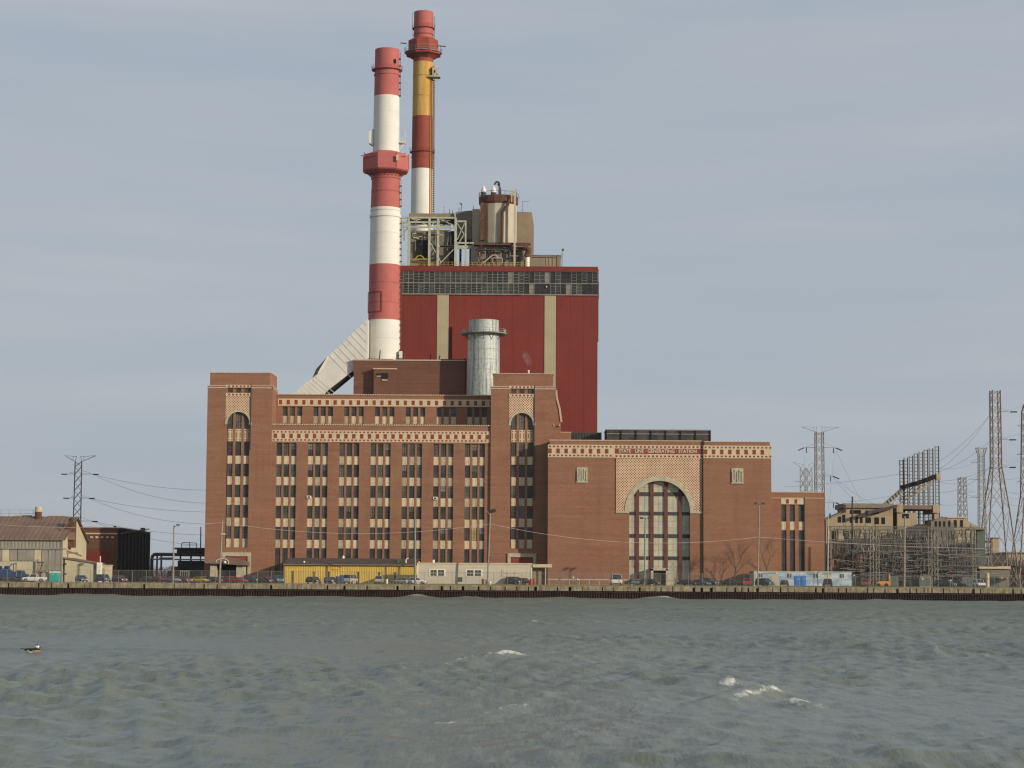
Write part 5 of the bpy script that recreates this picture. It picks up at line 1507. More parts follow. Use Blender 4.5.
toilet(X(59.4, 501.3), 501.3, 'right teal portable toilet by the corner of the grey metal shed', 'teal')
# cream lean-to
LT = 506.0
lt = thing('cream_shed', 'cream sheet clad shed with mono pitch roof between metal shed and brown building', 'shed', (X(80, LT), LT, GZ))
b = MB(); b.prism_xz([(X(66.4, LT), ZB), (X(95.8, LT), ZB), (X(95.8, LT), Z(563.2, LT, 95)), (X(66.4, LT), Z(558.4, LT, 66))], LT, LT + 12); b.build('wall', M['cream_wall'], lt)
b = MB(); b.prism_xz([(X(64.6, LT), Z(558.6, LT, 66)), (X(97, LT), Z(563.6, LT, 95)), (X(97, LT), Z(562.6, LT, 95)), (X(64.6, LT), Z(557.2, LT, 66))], LT - .3, LT + 12); b.build('roof', M['roof_rust'], lt)
for py in (563.8, 573.6):
    b = MB(); b.box(X(66.0, LT), X(68.2, LT), LT - .4, LT - .02, Z(py + .8, LT, 66), Z(py - .6, LT, 66)); b.build('wall_lamp', M['steel_dark'], lt)
b = MB(); b.box(X(95.8, LT), X(97.0, LT), LT - .15, LT + .2, ZB, Z(563.2, LT, 96)); b.build('corner_post', M['steel_dark'], lt)
b = MB(); b.box(X(97.4, LT), X(101.4, LT), LT + 1, LT + 3, ZB, Z(562.4, LT, 99)); tag(b.build('upright_sign', M['white']), 'narrow white upright panel between cream shed and yellow kiosk', 'panel')
b = MB(); b.bar((X(100.8, LT), LT + 1, Z(562, LT, 100)), (X(100.8, LT), LT + 1, Z(556, LT, 100)), .12, 0, 6); tag(b.build('vent_pipe', M['white']), 'thin white vent pipe above the narrow white panel', 'vent pipe')
yk = thing('pale_yellow_kiosk', 'pale yellow kiosk against the brown brick building', 'kiosk', (X(106, LT + 3), LT + 3, GZ))
b = MB(); b.box(X(101.6, LT + 3), X(111.6, LT + 3), LT + 3, LT + 6, ZB, Z(565.8, LT + 3, 106)); b.build('wall', M['cream_wall'], yk)
b = MB(); b.box(X(101, LT + 3), X(112.2, LT + 3), LT + 2.8, LT + 6.2, Z(565.8, LT + 3, 106), Z(564.8, LT + 3, 106)); b.build('roof', M['stone'], yk)
b = MB(); b.box(X(102.6, LT + 3), X(103.8, LT + 3), LT + 2.92, LT + 3, Z(569.6, LT + 3, 106), Z(568.2, LT + 3, 106)); b.build('window', M['dark'], yk)
# brown brick building with flank coloured dark for shade
B0, B1 = 540.0, 588.0
bz = lambda py, px=100: Z(py, B0, px); bx_ = lambda px: X(px, B0, 550)
bw = thing('brown_brick_building', 'brown brick building with cream eaves band and right hand flank coloured black for shade', 'building', (bx_(100), B0, GZ))
xr_ = bx_(117.8)
b = MB(); b.box(bx_(70), xr_ - .05, B0, B1, ZB, bz(528.4)); b.box(bx_(70), xr_ + .1, B0 - .2, B1 + .2, bz(528.4), bz(527.0), 1)
b.build('wall', [M['brown_brick'], M['roof_rust']], bw)
b = MB(); b.box(xr_ - .04, xr_ + .06, B0 + .05, B1, ZB, bz(529)); b.build('flank_wall', M['shade_side'], bw)
b = MB()
for i in range(9): b.box(xr_ + .06, xr_ + .30, B0 + 2 + 5.2 * i, B0 + 2.6 + 5.2 * i, ZB, bz(530))
b.build('flank_pier', M['shade_side'], bw, kind='stuff')
b = MB(); b.box(bx_(84), bx_(117), B0 - .12, B0, bz(534.2), bz(532.9)); 
for i in range(5): b.box(bx_(90 + 5.2 * i), bx_(92.8 + 5.2 * i), B0 - .14, B0, bz(538.2), bz(536.4))
b.build('eaves_band', M['cream'], bw)
b = MB(); b.box(bx_(85), bx_(109.4), B0 - .15, B0, ZB, bz(551.6)); b.build('red_door', M['corr_red2'], bw)
b = MB(); b.bar((xr_ + .2, B0 + 1, bz(533.4)), (xr_ + .2, B1 - 3, bz(528.0) + 1.0), .16); b.build('flank_pipe', M['roof_rust'], bw)
b = MB(); b.box(X(144.8, B1) - .5, X(144.8, B1) + .6, B1 - 3, B1 - 2, bz(527.2), bz(527.2) + 1.1); b.bar((X(115.6, B0 + 4), B0 + 4, bz(527)), (X(115.6, B0 + 4), B0 + 4, bz(525.4)), .4); b.build('roof_vent', M['steel_dark'], bw)

# ------------------------------------------------------------------ pipe bridge between brown building and power station
YP = 545.0
yx = lambda px: X(px, YP, 555); yz = lambda py, px=175: Z(py, YP, px)
pr = thing('pipe_bridge', 'dark steel pipe bridge carrying large pipes towards the power station', 'pipe bridge', (yx(180), YP, GZ))
b = MB(); b.path([(yx(152), YP, ZB), (yx(152), YP, yz(558)), (yx(152.8), YP, yz(555.4)), (yx(155), YP, yz(554.4)), (yx(214), YP, yz(554.8))], .42, 0, 10); b.build('main_pipe', M['steel_dark'], pr)
b = MB(); b.bar((yx(153), YP - 1, yz(559.4)), (yx(214), YP - 1, yz(559.6)), .16, 0, 6); b.bar((yx(160), YP - 1, yz(558.2)), (yx(175), YP - 1, yz(558.2)), .2, 0, 6); b.build('small_pipe', M['steel_grey'], pr)
for px in (157.2, 161.4, 191, 180.5):
    b = MB(); b.box(yx(px) - .2, yx(px) + .2, YP - .2, YP + .2, ZB, yz(555.5)); b.build('column', M['steel_dark'], pr)
b = MB(); b.box(yx(174), yx(214), YP - 1, YP + 1, yz(549.4), yz(547.6)); b.bar((yx(177), YP, yz(551.2)), (yx(214), YP, yz(551.4)), .5, 0, 8); b.build('upper_deck', M['steel_dark'], pr)
b = MB(); b.path([(yx(182), YP - 1, yz(548)), (yx(182), YP - 1, yz(544)), (yx(183), YP - 1, yz(542.6)), (yx(190), YP - 1, yz(542.8)), (yx(197), YP - 1, yz(543)), (yx(197), YP - 1, yz(547.6))], .09, 0, 5)
b.path([(yx(190), YP - 1, yz(547.6)), (yx(190), YP - 1, yz(542))], .09, 0, 5); b.bar((yx(182), YP - 1, yz(545)), (yx(197), YP - 1, yz(545.2)), .07); b.build('handrail', M['steel_dark'], pr)
b = MB(); b.box(yx(176), yx(214), YP + 3, YP + 12, ZB, yz(560.5)); b.box(yx(164), yx(176), YP + 6, YP + 12, ZB, yz(571)); tag(b.build('low_brown_block', M['steel_dark']), 'low dark plant block under the pipe bridge', 'plant block')
b = MB(); b.box(yx(171), yx(182), YP + 1, YP + 3, ZB, yz(566.4)); tag(b.build('brown_low_shed', M['brown_brick']), 'low dark brown shed under left part of pipe bridge', 'shed')
fr = thing('white_door_frame', 'pale steel gate frame below the pipe bridge', 'gate frame', (yx(184), 507, GZ))
b = MB()
for px in (181.8, 190.4): b.bar((X(px, 507), 507, GZ), (X(px, 507), 507, Z(570.8, 507, 185)), .08)
b.bar((X(181.8, 507), 507, Z(571, 507, 185)), (X(190.4, 507), 507, Z(571, 507, 185)), .08)
for px in (184, 186, 188): b.bar((X(px, 507), 507, GZ), (X(px, 507), 507, Z(571, 507, 185)), .04)
b.build('frame', M['steel_pale'], fr)

# ------------------------------------------------------------------ yellow shed
YS = 503.5
kx = lambda px: X(px, YS, 575); kz = lambda py, px=340: Z(py, YS, px)
ys = thing('yellow_shed', 'long low yellow sheet metal shed with dark low pitched roof', 'shed', (kx(345), YS, GZ))
b = MB(); b.box(kx(284.2), kx(417), YS + .06, YS + 10, ZB, kz(564.6)); b.box(kx(284.2), kx(417), YS + 10, YS + 15.9, ZB, kz(560)); b.build('frame_wall', M['yellow_wall'], ys)
n = 26
for i in range(n):
    pa, pb = 284.4 + (416.6 - 284.4) * i / n, 284.4 + (416.6 - 284.4) * (i + 1) / n
    b = MB(); corrugated(b, kx(pa), kx(pb) - .02, YS + .05, ZB, kz(565.0), .38, .07); b.build('wall_sheet', M['yellow_wall'], ys)
b = MB()
zr1 = Z(558.2, YS + 5, 340)
b.hexa([(kx(283.0), YS - .5, kz(565.0)), (kx(418), YS - .5, kz(565.0)), (kx(418), YS + 5, zr1 - .12), (kx(283) + .9, YS + 5, zr1 - .12)], [(kx(283.0), YS - .5, kz(564.0)), (kx(418), YS - .5, kz(564.0)), (kx(418), YS + 5, zr1), (kx(283) + .9, YS + 5, zr1)])
b.hexa([(kx(283) + .9, YS + 5, zr1 - .12), (kx(418), YS + 5, zr1 - .12), (kx(418), YS + 16.3, zr1 - .12), (kx(283) + .9, YS + 16.3, zr1 - .12)], [(kx(283) + .9, YS + 5, zr1), (kx(418), YS + 5, zr1), (kx(418), YS + 16.3, zr1 + .01), (kx(283) + .9, YS + 16.3, zr1 + .01)])
b.build('roof', M['roof_dark'], ys)
b = MB(); b.box(kx(283), kx(418), YS - .62, YS - .5, kz(565.2), kz(564.4)); b.build('gutter', M['brown_box'], ys)
for px in (284.0, 386.0):
    b = MB(); b.box(kx(px) - .1, kx(px) + .12, YS - .15, YS - .03, ZB, kz(565)); b.build('downpipe', M['brown_box'], ys)
for px, t, w in ((293, 571.8, 1.6), (314, 572.4, 1.4), (329, 572.4, 1.4), (358.4, 572.4, 1.4), (379.4, 572.6, 1.5), (395.2, 572.6, 1.8)):
    b = MB(); b.box(kx(px - w / 2), kx(px + w / 2), YS - .12, YS - .03, GZ, kz(t)); b.box(kx(px - w / 2) - .08, kx(px + w / 2) + .08, YS - .2, YS - .121, kz(t), kz(t) + .14); b.build('door', M['roof_dark'], ys)
b = MB(); b.box(kx(391.4), kx(394.2), YS - .14, YS - .03, GZ, kz(573.6)); b.build('pale_door', M['steel_pale'], ys)
# red oval mark and little word-like strokes on the shed wall
b = MB()
cxm_, czm_ = kx(335.8), kz(567.9, 335)
for i in range(14):
    a0, a1 = R(20 + 140 * i / 14), R(20 + 140 * (i + 1) / 14)
    b.bar((cxm_ + 1.25 * math.cos(a0), YS - .1, czm_ - .05 + .42 * math.sin(a0)), (cxm_ + 1.25 * math.cos(a1), YS - .1, czm_ - .05 + .42 * math.sin(a1)), .055)
    b.bar((cxm_ + 1.1 * math.cos(a0), YS - .1, czm_ - .08 - .36 * math.sin(a0)), (cxm_ + 1.1 * math.cos(a1), YS - .1, czm_ - .08 - .36 * math.sin(a1)), .045)
b.build('red_emblem', M['red_paint'], ys)
b = MB(); b.lathe(kx(303.6), YS + .8, [(.22, Z(563, YS, 303)), (.22, Z(561, YS, 303))], 8); b.build('roof_lamp', M['white'], ys)
b = MB(); b.lathe(kx(341.4), YS + 5, [(.28, zr1 - .1), (.28, zr1 + .4), (.1, zr1 + .6)], 10); b.build('roof_vent', M['white'], ys)
b = MB(); b.box(kx(396.8), kx(400.4), YS + 1.2, YS + 3, Z(564, YS, 400), Z(559.4, YS, 400)); b.build('roof_unit', M['green_grey'], ys)
b = MB(); b.path([(kx(406), YS + .3, Z(563, YS, 405)), (kx(405.6), YS + .3, Z(560.6, YS, 405)), (kx(406.4), YS + .3, Z(558.8, YS, 405)), (kx(408.4), YS + .3, Z(558.2, YS, 405))], .14, 0, 6); b.build('curved_vent_pipe', M['white'], ys)

# ------------------------------------------------------------------ beige site trailer
YT = 494.0
vx_ = lambda px: X(px, YT, 575); vz_ = lambda py, px=475: Z(py, YT, px)
bt = thing('beige_trailer', 'long beige site trailer with three white framed windows and flat porch roof', 'trailer', (vx_(475), YT, GZ))
b = MB(); b.box(vx_(417.6), vx_(532.0), YT, YT + 4, GZ + .1, vz_(563.6)); b.build('wall', M['beige_wall'], bt)
b = MB()
for i in range(18):
    zz0 = GZ + .15 + (vz_(564) - GZ - .15) * i / 18
    b.box(vx_(417.8), vx_(531.8), YT - .035, YT + .0, zz0, zz0 + .06)
b.build('siding_lap', M['beige_wall'], bt, kind='stuff')
b = MB(); b.box(vx_(417.0), vx_(532.6), YT - .12, YT + 4.1, vz_(564.2), vz_(562.9)); b.build('roof_edge', M['cream'], bt)
for px in (417.6, 531.6):
    b = MB(); b.box(vx_(px) - .10, vx_(px) + .12, YT - .1, YT + .02, GZ + .1, vz_(564.2)); b.build('corner_trim', M['white'], bt)
for (a_, c_, kind) in ((430.6, 444.0, 0), (467.2, 481.0, 0), (503.6, 517.6, 1)):
    f = MB(); f.box(vx_(a_ - 1.8), vx_(c_ + 1.8), YT - .09, YT - .04, vz_(576.6), vz_(569.4)); f.box(vx_((a_ + c_) / 2 - .6), vx_((a_ + c_) / 2 + .6), YT - .13, YT - .09, vz_(576), vz_(570)); fo_ = f.build('window', M['white'] if kind == 0 else M['cream'], bt)
    for q in (0, 1):
        m0 = a_ if q == 0 else (a_ + c_) / 2 + .6; m1 = (a_ + c_) / 2 - .6 if q == 0 else c_
        g = MB(); g.box(vx_(m0), vx_(m1), YT - .12, YT - .09, vz_(576), vz_(570.2)); go = g.build('pane', M['glass'] if kind == 0 else M['beige_wall'], bt)
        g = MB()
        g.box(vx_(m0), vx_(m1), YT - .135, YT - .121, vz_(573.4), vz_(573.0)); g.box((vx_(m0) + vx_(m1)) / 2 - .03, (vx_(m0) + vx_(m1)) / 2 + .03, YT - .135, YT - .121, vz_(576), vz_(570.2))
        g.build('glazing_bar', M['beige_wall'] if kind == 0 else M['steel_grey'], bt)
b = MB(); b.box(vx_(532.7), vx_(552.0), YT - .3, YT + 3, vz_(567.0), vz_(563.8)); b.build('porch_roof', M['cream'], bt)
for px in (545.6,):
    b = MB(); b.box(vx_(px) - .11, vx_(px) + .11, YT, YT + .2, GZ, vz_(567.0)); b.build('porch_post', M['cream'], bt)
b = MB(); b.box(vx_(532.4), vx_(541.6), YT + 1.4, YT + 3, GZ, vz_(567.1)); b.build('porch_wall', M['brown_box'], bt)
for px in (459.4, 461.8):
    b = MB(); b.box(vx_(px) - .14, vx_(px) + .14, YT - .2, YT - .04, vz_(581.6), vz_(577.2)); b.build('meter_box', M['steel_dark'], bt)
b = MB(); b.lathe(vx_(433.2), YT + 1, [(.26, vz_(563)), (.26, vz_(560))], 8); b.build('roof_vent', M['white'], bt)

# ------------------------------------------------------------------ long pale blue painted site cabins
YB = 503.0
cx_ = lambda px: X(px, YB, 578); cz_ = lambda py, px=800: Z(py, YB, px)
m_mural, nt, bs = new_mat('mural_paint')
nz = noise(nt, (.45, .45, 1.0), 4, .6)
c = mixc(nt, rng(nt, nz, .40, .62), (0.24, 0.33, 0.40), (0.50, 0.56, 0.56))
nt.links.new(c, bs.inputs['Base Color']); bs.inputs['Roughness'].default_value = .7
def cabin(a_, c_, label, wins, patches):
    t = thing('painted_site_cabin', label, 'site cabin', (cx_((a_ + c_) / 2), YB, GZ))
    b = MB(); b.box(cx_(a_), cx_(c_), YB, YB + 11, GZ + .15, cz_(572.0)); b.build('wall', m_mural, t)
    b = MB(); b.box(cx_(a_) - .1, cx_(c_) + .1, YB - .1, YB + 11.1, cz_(572.0), cz_(571.2)); b.build('roof', M['steel_pale'], t)
    b = MB(); b.box(cx_(a_) + .2, cx_(c_) - .2, YB + .2, YB + 10.8, GZ - .1, GZ + .15); b.build('skirt', M['steel_dark'], t)
    for px in wins:
        b = MB(); b.box(cx_(px - 1.9), cx_(px + 1.9), YB - .10, YB, cz_(577.4), cz_(573.6)); b.box(cx_(px) - .04, cx_(px) + .04, YB - .14, YB - .1, cz_(577.4), cz_(573.6), 1); b.build('window', [M['glass'], M['white']], t)
    for (p0, p1, y0, y1, mm) in patches:
        b = MB(); b.prism_xz([(cx_(p0), cz_(y1)), (cx_(p1), cz_(y1)), (cx_(p1), cz_(y0)), (cx_(p0 + (p1 - p0) * .35), cz_(y0 + .2)), (cx_(p0), cz_(y0 + 1.2))], YB - .02, YB); b.build('painted_panel', M[mm], t)
cabin(754.6, 817.5, 'long cabin painted like a pale blue sky with cream patches behind the blue toilets', (760.6, 789.4, 817 - 1.5), ((771.0, 778.4, 574.2, 584.2, 'cream_wall'), (762, 776, 572.6, 574.0, 'steel_grey'), (807, 817, 573.2, 575.0, 'steel_grey')))
cabin(818.2, 851.6, 'shorter pale blue cabin at right of the brick annex foot', (842.0,), ((824, 832, 574.0, 577, 'cream_wall'), (820, 831, 572.6, 574.2, 'steel_grey')))
b = MB(); b.box(X(753.6, 495), X(756.0, 495), 495, 495.6, GZ, Z(571.4, 495, 755)); tag(b.build('white_post_panel', M['steel_pale']), 'tall pale post panel at left end of the painted cabin', 'post')
toilet(X(796.4, 498), 498, 'left blue portable toilet in front of the painted cabin', 'blue')
toilet(X(802.6, 498), 498, 'right blue portable toilet in front of the painted cabin', 'blue')

# ------------------------------------------------------------------ vehicles
paints = {}
def paint(name, col, rough=.35):
    if name not in paints: paints[name] = mat('paint_' + name, col, rough, var=.05, scale=1.5, spec=.5)
    return paints[name]
def wheel_mesh(r=.33, w=.22):
    b = MB(); b.bar((-w / 2, 0, 0), (w / 2, 0, 0), r, 0, 16); b.bar((w / 2, 0, 0), (w / 2 + .02, 0, 0), r * .6, 1, 10); b.bar((-w / 2 - .02, 0, 0), (-w / 2, 0, 0), r * .6, 1, 10)
    return b.mesh('wheel', [M['tyre'], M['hub']])
WH = wheel_mesh()
WH2 = wheel_mesh(.38, .26)
TYPES = {
    #        L,   W,   belt, roof, hood z, cab base s0,s1, cab top s0,s1
    'sedan': (4.6, 1.76, .95, 1.43, .80, 1.15, 4.15, 1.85, 3.45),
    'coupe': (4.4, 1.74, .90, 1.32, .74, 1.25, 4.1, 2.0, 3.2),
    'hatch': (4.2, 1.74, .98, 1.52, .88, 1.0, 4.1, 1.6, 3.8),
    'suv':   (4.7, 1.86, 1.10, 1.78, 1.02, 1.15, 4.62, 1.7, 4.45),
    'van':   (5.0, 1.95, 1.20, 2.05, 1.10, .35, 4.95, 1.1, 4.9),
    'stepvan': (6.0, 2.45, 1.35, 2.45, 1.22, .3, 5.95, .7, 5.9),
    'pickup': (5.2, 1.88, 1.08, 1.75, 1.02, 1.45, 3.2, 1.95, 3.05),
}
def car(kind, label, x, y, rot, col, name='parked_car', cat='car', lights=False):
    L, W, belt, roof, hood, s0, s1, t0, t1 = TYPES[kind]
    t = thing(name, label, cat, (x, y, GZ), 'cars parked along the quay' if cat in ('car', 'pickup truck', 'van') else None, R(rot))
    hw = W / 2
    b = MB()
    o = -L / 2
    lo = .28
    # body: lower flared sill, belt, bonnet and boot as stations along the length
    st = [(0.0, lo + .14, hood - .20, .86), (.12, lo, hood - .06, .94), (s0 - .25, lo, belt - .05, 1.0), (s0, lo, belt, 1.0), (s1, lo, belt, 1.0)]
    if kind == 'pickup': st += [(s1 + .02, lo, belt - .02, 1.0), (L - .05, lo + .05, belt - .02, 1.0), (L, lo + .2, belt - .05, .98)]
    elif kind in ('sedan', 'coupe'): st += [(L - .15, lo, belt - .04, .96), (L, lo + .16, belt - .12, .90)]
    else: st += [(L - .05, lo, belt, .98), (L, lo + .16, belt - .1, .95)]
    secs = []
    for (s, zl, zh, wf) in st:
        w = hw * wf
        zm = zl + (zh - zl) * .55
        secs.append([(-w * .93, o + s, zl), (-w, o + s, zm), (-w * .95, o + s, zh - .04), (-w * .86, o + s, zh), (w * .86, o + s, zh), (w * .95, o + s, zh - .04), (w, o + s, zm), (w * .93, o + s, zl)])
    for A, Bc in zip(secs[:-1], secs[1:]):
        for i in range(8):
            j = (i + 1) % 8
            b.face([A[i], A[j], Bc[j], Bc[i]])
    b.face(secs[0][::-1]); b.face(secs[-1])
    if kind == 'pickup':
        pass
    b.build('body', col, t, local=True)
    # greenhouse
    gw, rw = hw * .90, hw * .72
    bot = [(-gw, o + s0, belt), (gw, o + s0, belt), (gw, o + s1, belt), (-gw, o + s1, belt)]
    top = [(-rw, o + t0, roof - .05), (rw, o + t0, roof - .05), (rw, o + t1, roof - .05), (-rw, o + t1, roof - .05)]
    g = MB(); g.hexa(bot, top); g.build('windows', M['car_glass'], t, local=True)
    r_ = MB(); r_.hexa([(-rw - .02, o + t0 - .02, roof - .05), (rw + .02, o + t0 - .02, roof - .05), (rw + .02, o + t1 + .02, roof - .05), (-rw - .02, o + t1 + .02, roof - .05)],
                       [(-rw + .06, o + t0 + .1, roof), (rw - .06, o + t0 + .1, roof), (rw - .06, o + t1 - .1, roof), (-rw + .06, o + t1 - .1, roof)])
    for i in (0, 1, 2, 3): r_.bar(Vector(bot[i]) * 1.0, Vector(top[i]), .045, 0, 4)
    if kind in ('sedan', 'hatch', 'suv', 'van'):
        for sgn in (-1, 1):
            mB, mT = (s0 + s1) / 2, (t0 + t1) / 2
            r_.bar((sgn * gw, o + mB, belt), (sgn * rw, o + mT, roof - .05), .04, 0, 4)
    r_.build('roof', col, t, local=True)
    wr = .38 if kind in ('suv', 'van', 'stepvan', 'pickup') else .33
    for sgn in (-1, 1):
        for s in (.85, L - .95):
            obj('wheel', WH2 if wr > .35 else WH, t, (sgn * (hw - .08), o + s, wr))
    for sgn in (-1, 1):
        l = MB(); l.box(sgn * hw * .50, sgn * hw * .82, o - .03, o + .06, hood - .34, hood - .20); l.build('headlight', M['lamp_glass'], t, local=True)
        l = MB(); l.box(sgn * hw * .62, sgn * hw * .88, o + L - .06, o + L + .03, belt - .32, belt - .15); l.build('tail_light', M['tail'], t, local=True)
    bm = MB(); bm.box(-hw * .82, hw * .82, o - .08, o + .10, lo + .06, lo + .26); bm.build('bumper', M['bumper'], t, local=True)
    bm = MB(); bm.box(-hw * .86, hw * .86, o + L - .1, o + L + .07, lo + .06, lo + .26); bm.build('bumper', M['bumper'], t, local=True)
    if kind == 'pickup':
        bm = MB(); bm.box(-hw * .78, hw * .78, o + s1 + .12, o + L - .12, belt - .02, belt + .003); bm.build('load_bed', M['dark'], t, local=True)
    return t
def cpx(px, Y): return X(px, Y, 580)
DG = paint('charcoal', (.035, .036, .040)); DB = paint('slate_blue', (.055, .080, .125)); TE = paint('deep_teal', (.020, .075, .085))
DR = paint('dark_red', (.16, .015, .018)); RD = paint('bright_red', (.45, .022, .022)); YE = paint('yellow', (.62, .47, .02)); SI = paint('silver', (.42, .42, .42), .3)
WHT = paint('white', (.70, .68, .60)); LI = paint('lilac_grey', (.20, .18, .23)); CRM = paint('champagne', (.42, .38, .28)); BK = paint('black', (.014, .014, .016)); GRN = paint('dark_green', (.03, .05, .035)); TQ = paint('turquoise', (.02, .16, .19))
cars = [
 ('pickup', 'white pickup truck seen from its side in front of the white box trailer', 34.5, 491, -90, WHT, 'pickup truck'),
 ('hatch', 'slate blue rounded car parked before the cream mono pitch shed', 81.5, 491, 30, DB, 'car'),
 ('suv', 'dark teal sport utility car beneath the pale yellow kiosk', 103.5, 491, 38, TE, 'car'),
 ('hatch', 'dark red car in front of the left edge of the black flank wall', 119.5, 492, 42, DR, 'car'),
 ('sedan', 'black car below the right part of the black flank wall', 148.5, 496, 50, BK, 'car'),
 ('sedan', 'dark wine coloured car where the pipe bridge begins', 159.0, 494, 48, DR, 'car'),
 ('sedan', 'lilac grey car at the foot of the street lamp by pipe bridge', 173.6, 491, 35, LI, 'car'),
 ('hatch', 'wine red car with shining lamp between grey car and yellow car', 185.4, 491, 35, DR, 'car'),
 ('coupe', 'bright yellow car, the only yellow one on the quay', 200.4, 490.5, 62, YE, 'car'),
 ('sedan', 'dark green car just right of the yellow car', 212.4, 494, 60, GRN, 'car'),
 ('sedan', 'champagne coloured car behind the left porch pillar', 207.5, 499, 75, CRM, 'car'),
 ('sedan', 'white car half hidden behind the utility pole at the porch', 223.4, 498, 60, WHT, 'car'),
 ('hatch', 'bright red car in front of the dark porch doorway, the upper one', 230.6, 496, 40, RD, 'car'),
 ('coupe', 'low bright red car, nearer and right of the other red car', 238.4, 490.5, 60, RD, 'car'),
 ('suv', 'dark green sport utility car below the right porch pillar', 252.4, 493, 45, TE, 'car'),
 ('sedan', 'charcoal car with pale lamps between porch and yellow shed', 261.6, 492, 42, DG, 'car'),
 ('hatch', 'dark red car next to the turquoise one near yellow shed corner', 269.4, 491, 25, DR, 'car'),
 ('suv', 'turquoise car at the left corner of the yellow shed', 277.8, 491, 22, TQ, 'car'),
 ('hatch', 'charcoal hatchback alone before the left part of the yellow shed', 313.8, 492, 40, DG, 'car'),
 ('hatch', 'dark brown grey car before the yellow shed near its red emblem', 330.8, 492, 30, LI, 'car'),
 ('van', 'silver van with red tail lamps before the yellow shed centre', 350.4, 493, 165, SI, 'van'),
 ('suv', 'champagne sport utility car seen from behind at right of yellow shed', 379.4, 492, 178, CRM, 'car'),
 ('sedan', 'white saloon seen from its side at left end of the beige trailer', 416.4, 490.5, 82, WHT, 'car'),
 ('sedan', 'grey car just behind the nose of the white saloon', 404.6, 494, 62, SI, 'car'),
 ('stepvan', 'silver white van facing the water before the blank hall wall', 616.0, 489.5, 2, WHT, 'van'),
 ('sedan', 'silver car in front of the second pane column of the great arch', 641.6, 494, 60, SI, 'car'),
 ('sedan', 'charcoal car left of the hall door surround', 635.0, 499, 80, DG, 'car'),
 ('hatch', 'dark car parked immediately left of the hall door', 649.8, 491, 70, BK, 'car'),
 ('sedan', 'black car with shining lamps right of the great arch window', 687.6, 493, 55, BK, 'car'),
 ('sedan', 'slate blue car by the dark shade strip of the hall', 700.6, 492, 48, DB, 'car'),
 ('suv', 'charcoal car with bright lamp right of the hall shade strip', 708.6, 495, 48, DG, 'car'),
 ('sedan', 'dark green car below the first bare tree', 733.4, 494, 50, GRN, 'car'),
 ('suv', 'red sport utility car left of the painted cabin', 747.4, 492, 172, RD, 'car'),
 ('suv', 'dark green car with bright lamp at the left end of painted cabin', 764.8, 490, 35, TE, 'car'),
 ('sedan', 'black car between green car and blue portable toilets', 784.4, 494, 170, BK, 'car'),
 ('suv', 'big black off road car seen from behind right of blue toilets', 827.4, 489.5, 176, BK, 'car'),
 ('suv', 'red car with white bumper right of the pale blue cabins', 865.6, 491, 168, RD, 'car'),
 ('suv', 'dark grey car parked before the middle of the substation', 945.6, 494, 55, DG, 'car'),
 ('suv', 'white car facing the water before right part of the substation', 979.0, 492, 4, WHT, 'car'),
 ('sedan', 'charcoal car low behind the quay before the substation centre', 958.4, 497, 60, DG, 'car'),
 ('hatch', 'dark red car before right window of the beige trailer', 523.4, 491.6, 45, DR, 'car'),
 ('suv', 'charcoal car before right end of the beige trailer', 514.6, 492, 40, DG, 'car'),
]
for (kind, label, px, Y, rot, col, cat) in cars:
    car(kind, label, cpx(px, Y), Y, rot, col, 'parked_car' if cat == 'car' else cat.replace(' ', '_'), cat)
# blue crane truck at left edge
bl = thing('blue_crane_truck', 'dark blue flatbed truck loaded with machinery at the left picture edge', 'truck', (cpx(12, 494), 494, GZ))
q = lambda px: X(px, 494, 575); qq = lambda py: Z(py, 494, 12)
b = MB(); b.box(q(-8), q(26), 493, 495.3, qq(580.4), qq(577.0)); b.build('flatbed', M['steel_dark'], bl)
b = MB(); b.prism_xz([(q(17.5), qq(578)), (q(28.5), qq(578)), (q(28.5), qq(574.6)), (q(24.6), qq(573.6)), (q(23.2), qq(570.4)), (q(17.5), qq(570.2))], 493, 495.3); b.build('cab', M['blue_dark'], bl)
b = MB(); b.prism_xz([(q(20.0), qq(573.4)), (q(23.8), qq(573.6)), (q(22.8), qq(571.2)), (q(20.0), qq(571.2))], 492.94, 493); b.build('cab_window', M['car_glass'], bl)
b = MB(); b.box(q(-2), q(4), 493.2, 495, qq(577), qq(568.6)); b.prism_xz([(q(4), qq(577)), (q(15.6), qq(577)), (q(14.6), qq(572)), (q(9.4), qq(569.6)), (q(8.4), qq(566.2)), (q(5.2), qq(566)), (q(4), qq(569))], 493.3, 494.9); b.box(q(0), q(2), 493.2, 494, qq(569), qq(566.2)); b.build('load_machine', M['blue_dark'], bl)
b = MB()
for px in (13.4, 15.8): b.bar((q(px), 494, qq(574)), (q(px), 494, qq(563.4)), .10)
b.bar((q(12.4), 494, qq(564.4)), (q(16.4), 494, qq(563.0)), .10); b.bar((q(8), 494, qq(568)), (q(12), 494, qq(563.6)), .12); b.build('crane_arm', M['blue_dark'], bl)
for px in (-4, 2, 14, 25):
    b = MB(); b.bar((q(px), 492.9, GZ + .48), (q(px), 493.25, GZ + .48), .48, 0, 14); b.build('wheel', M['tyre'], bl)
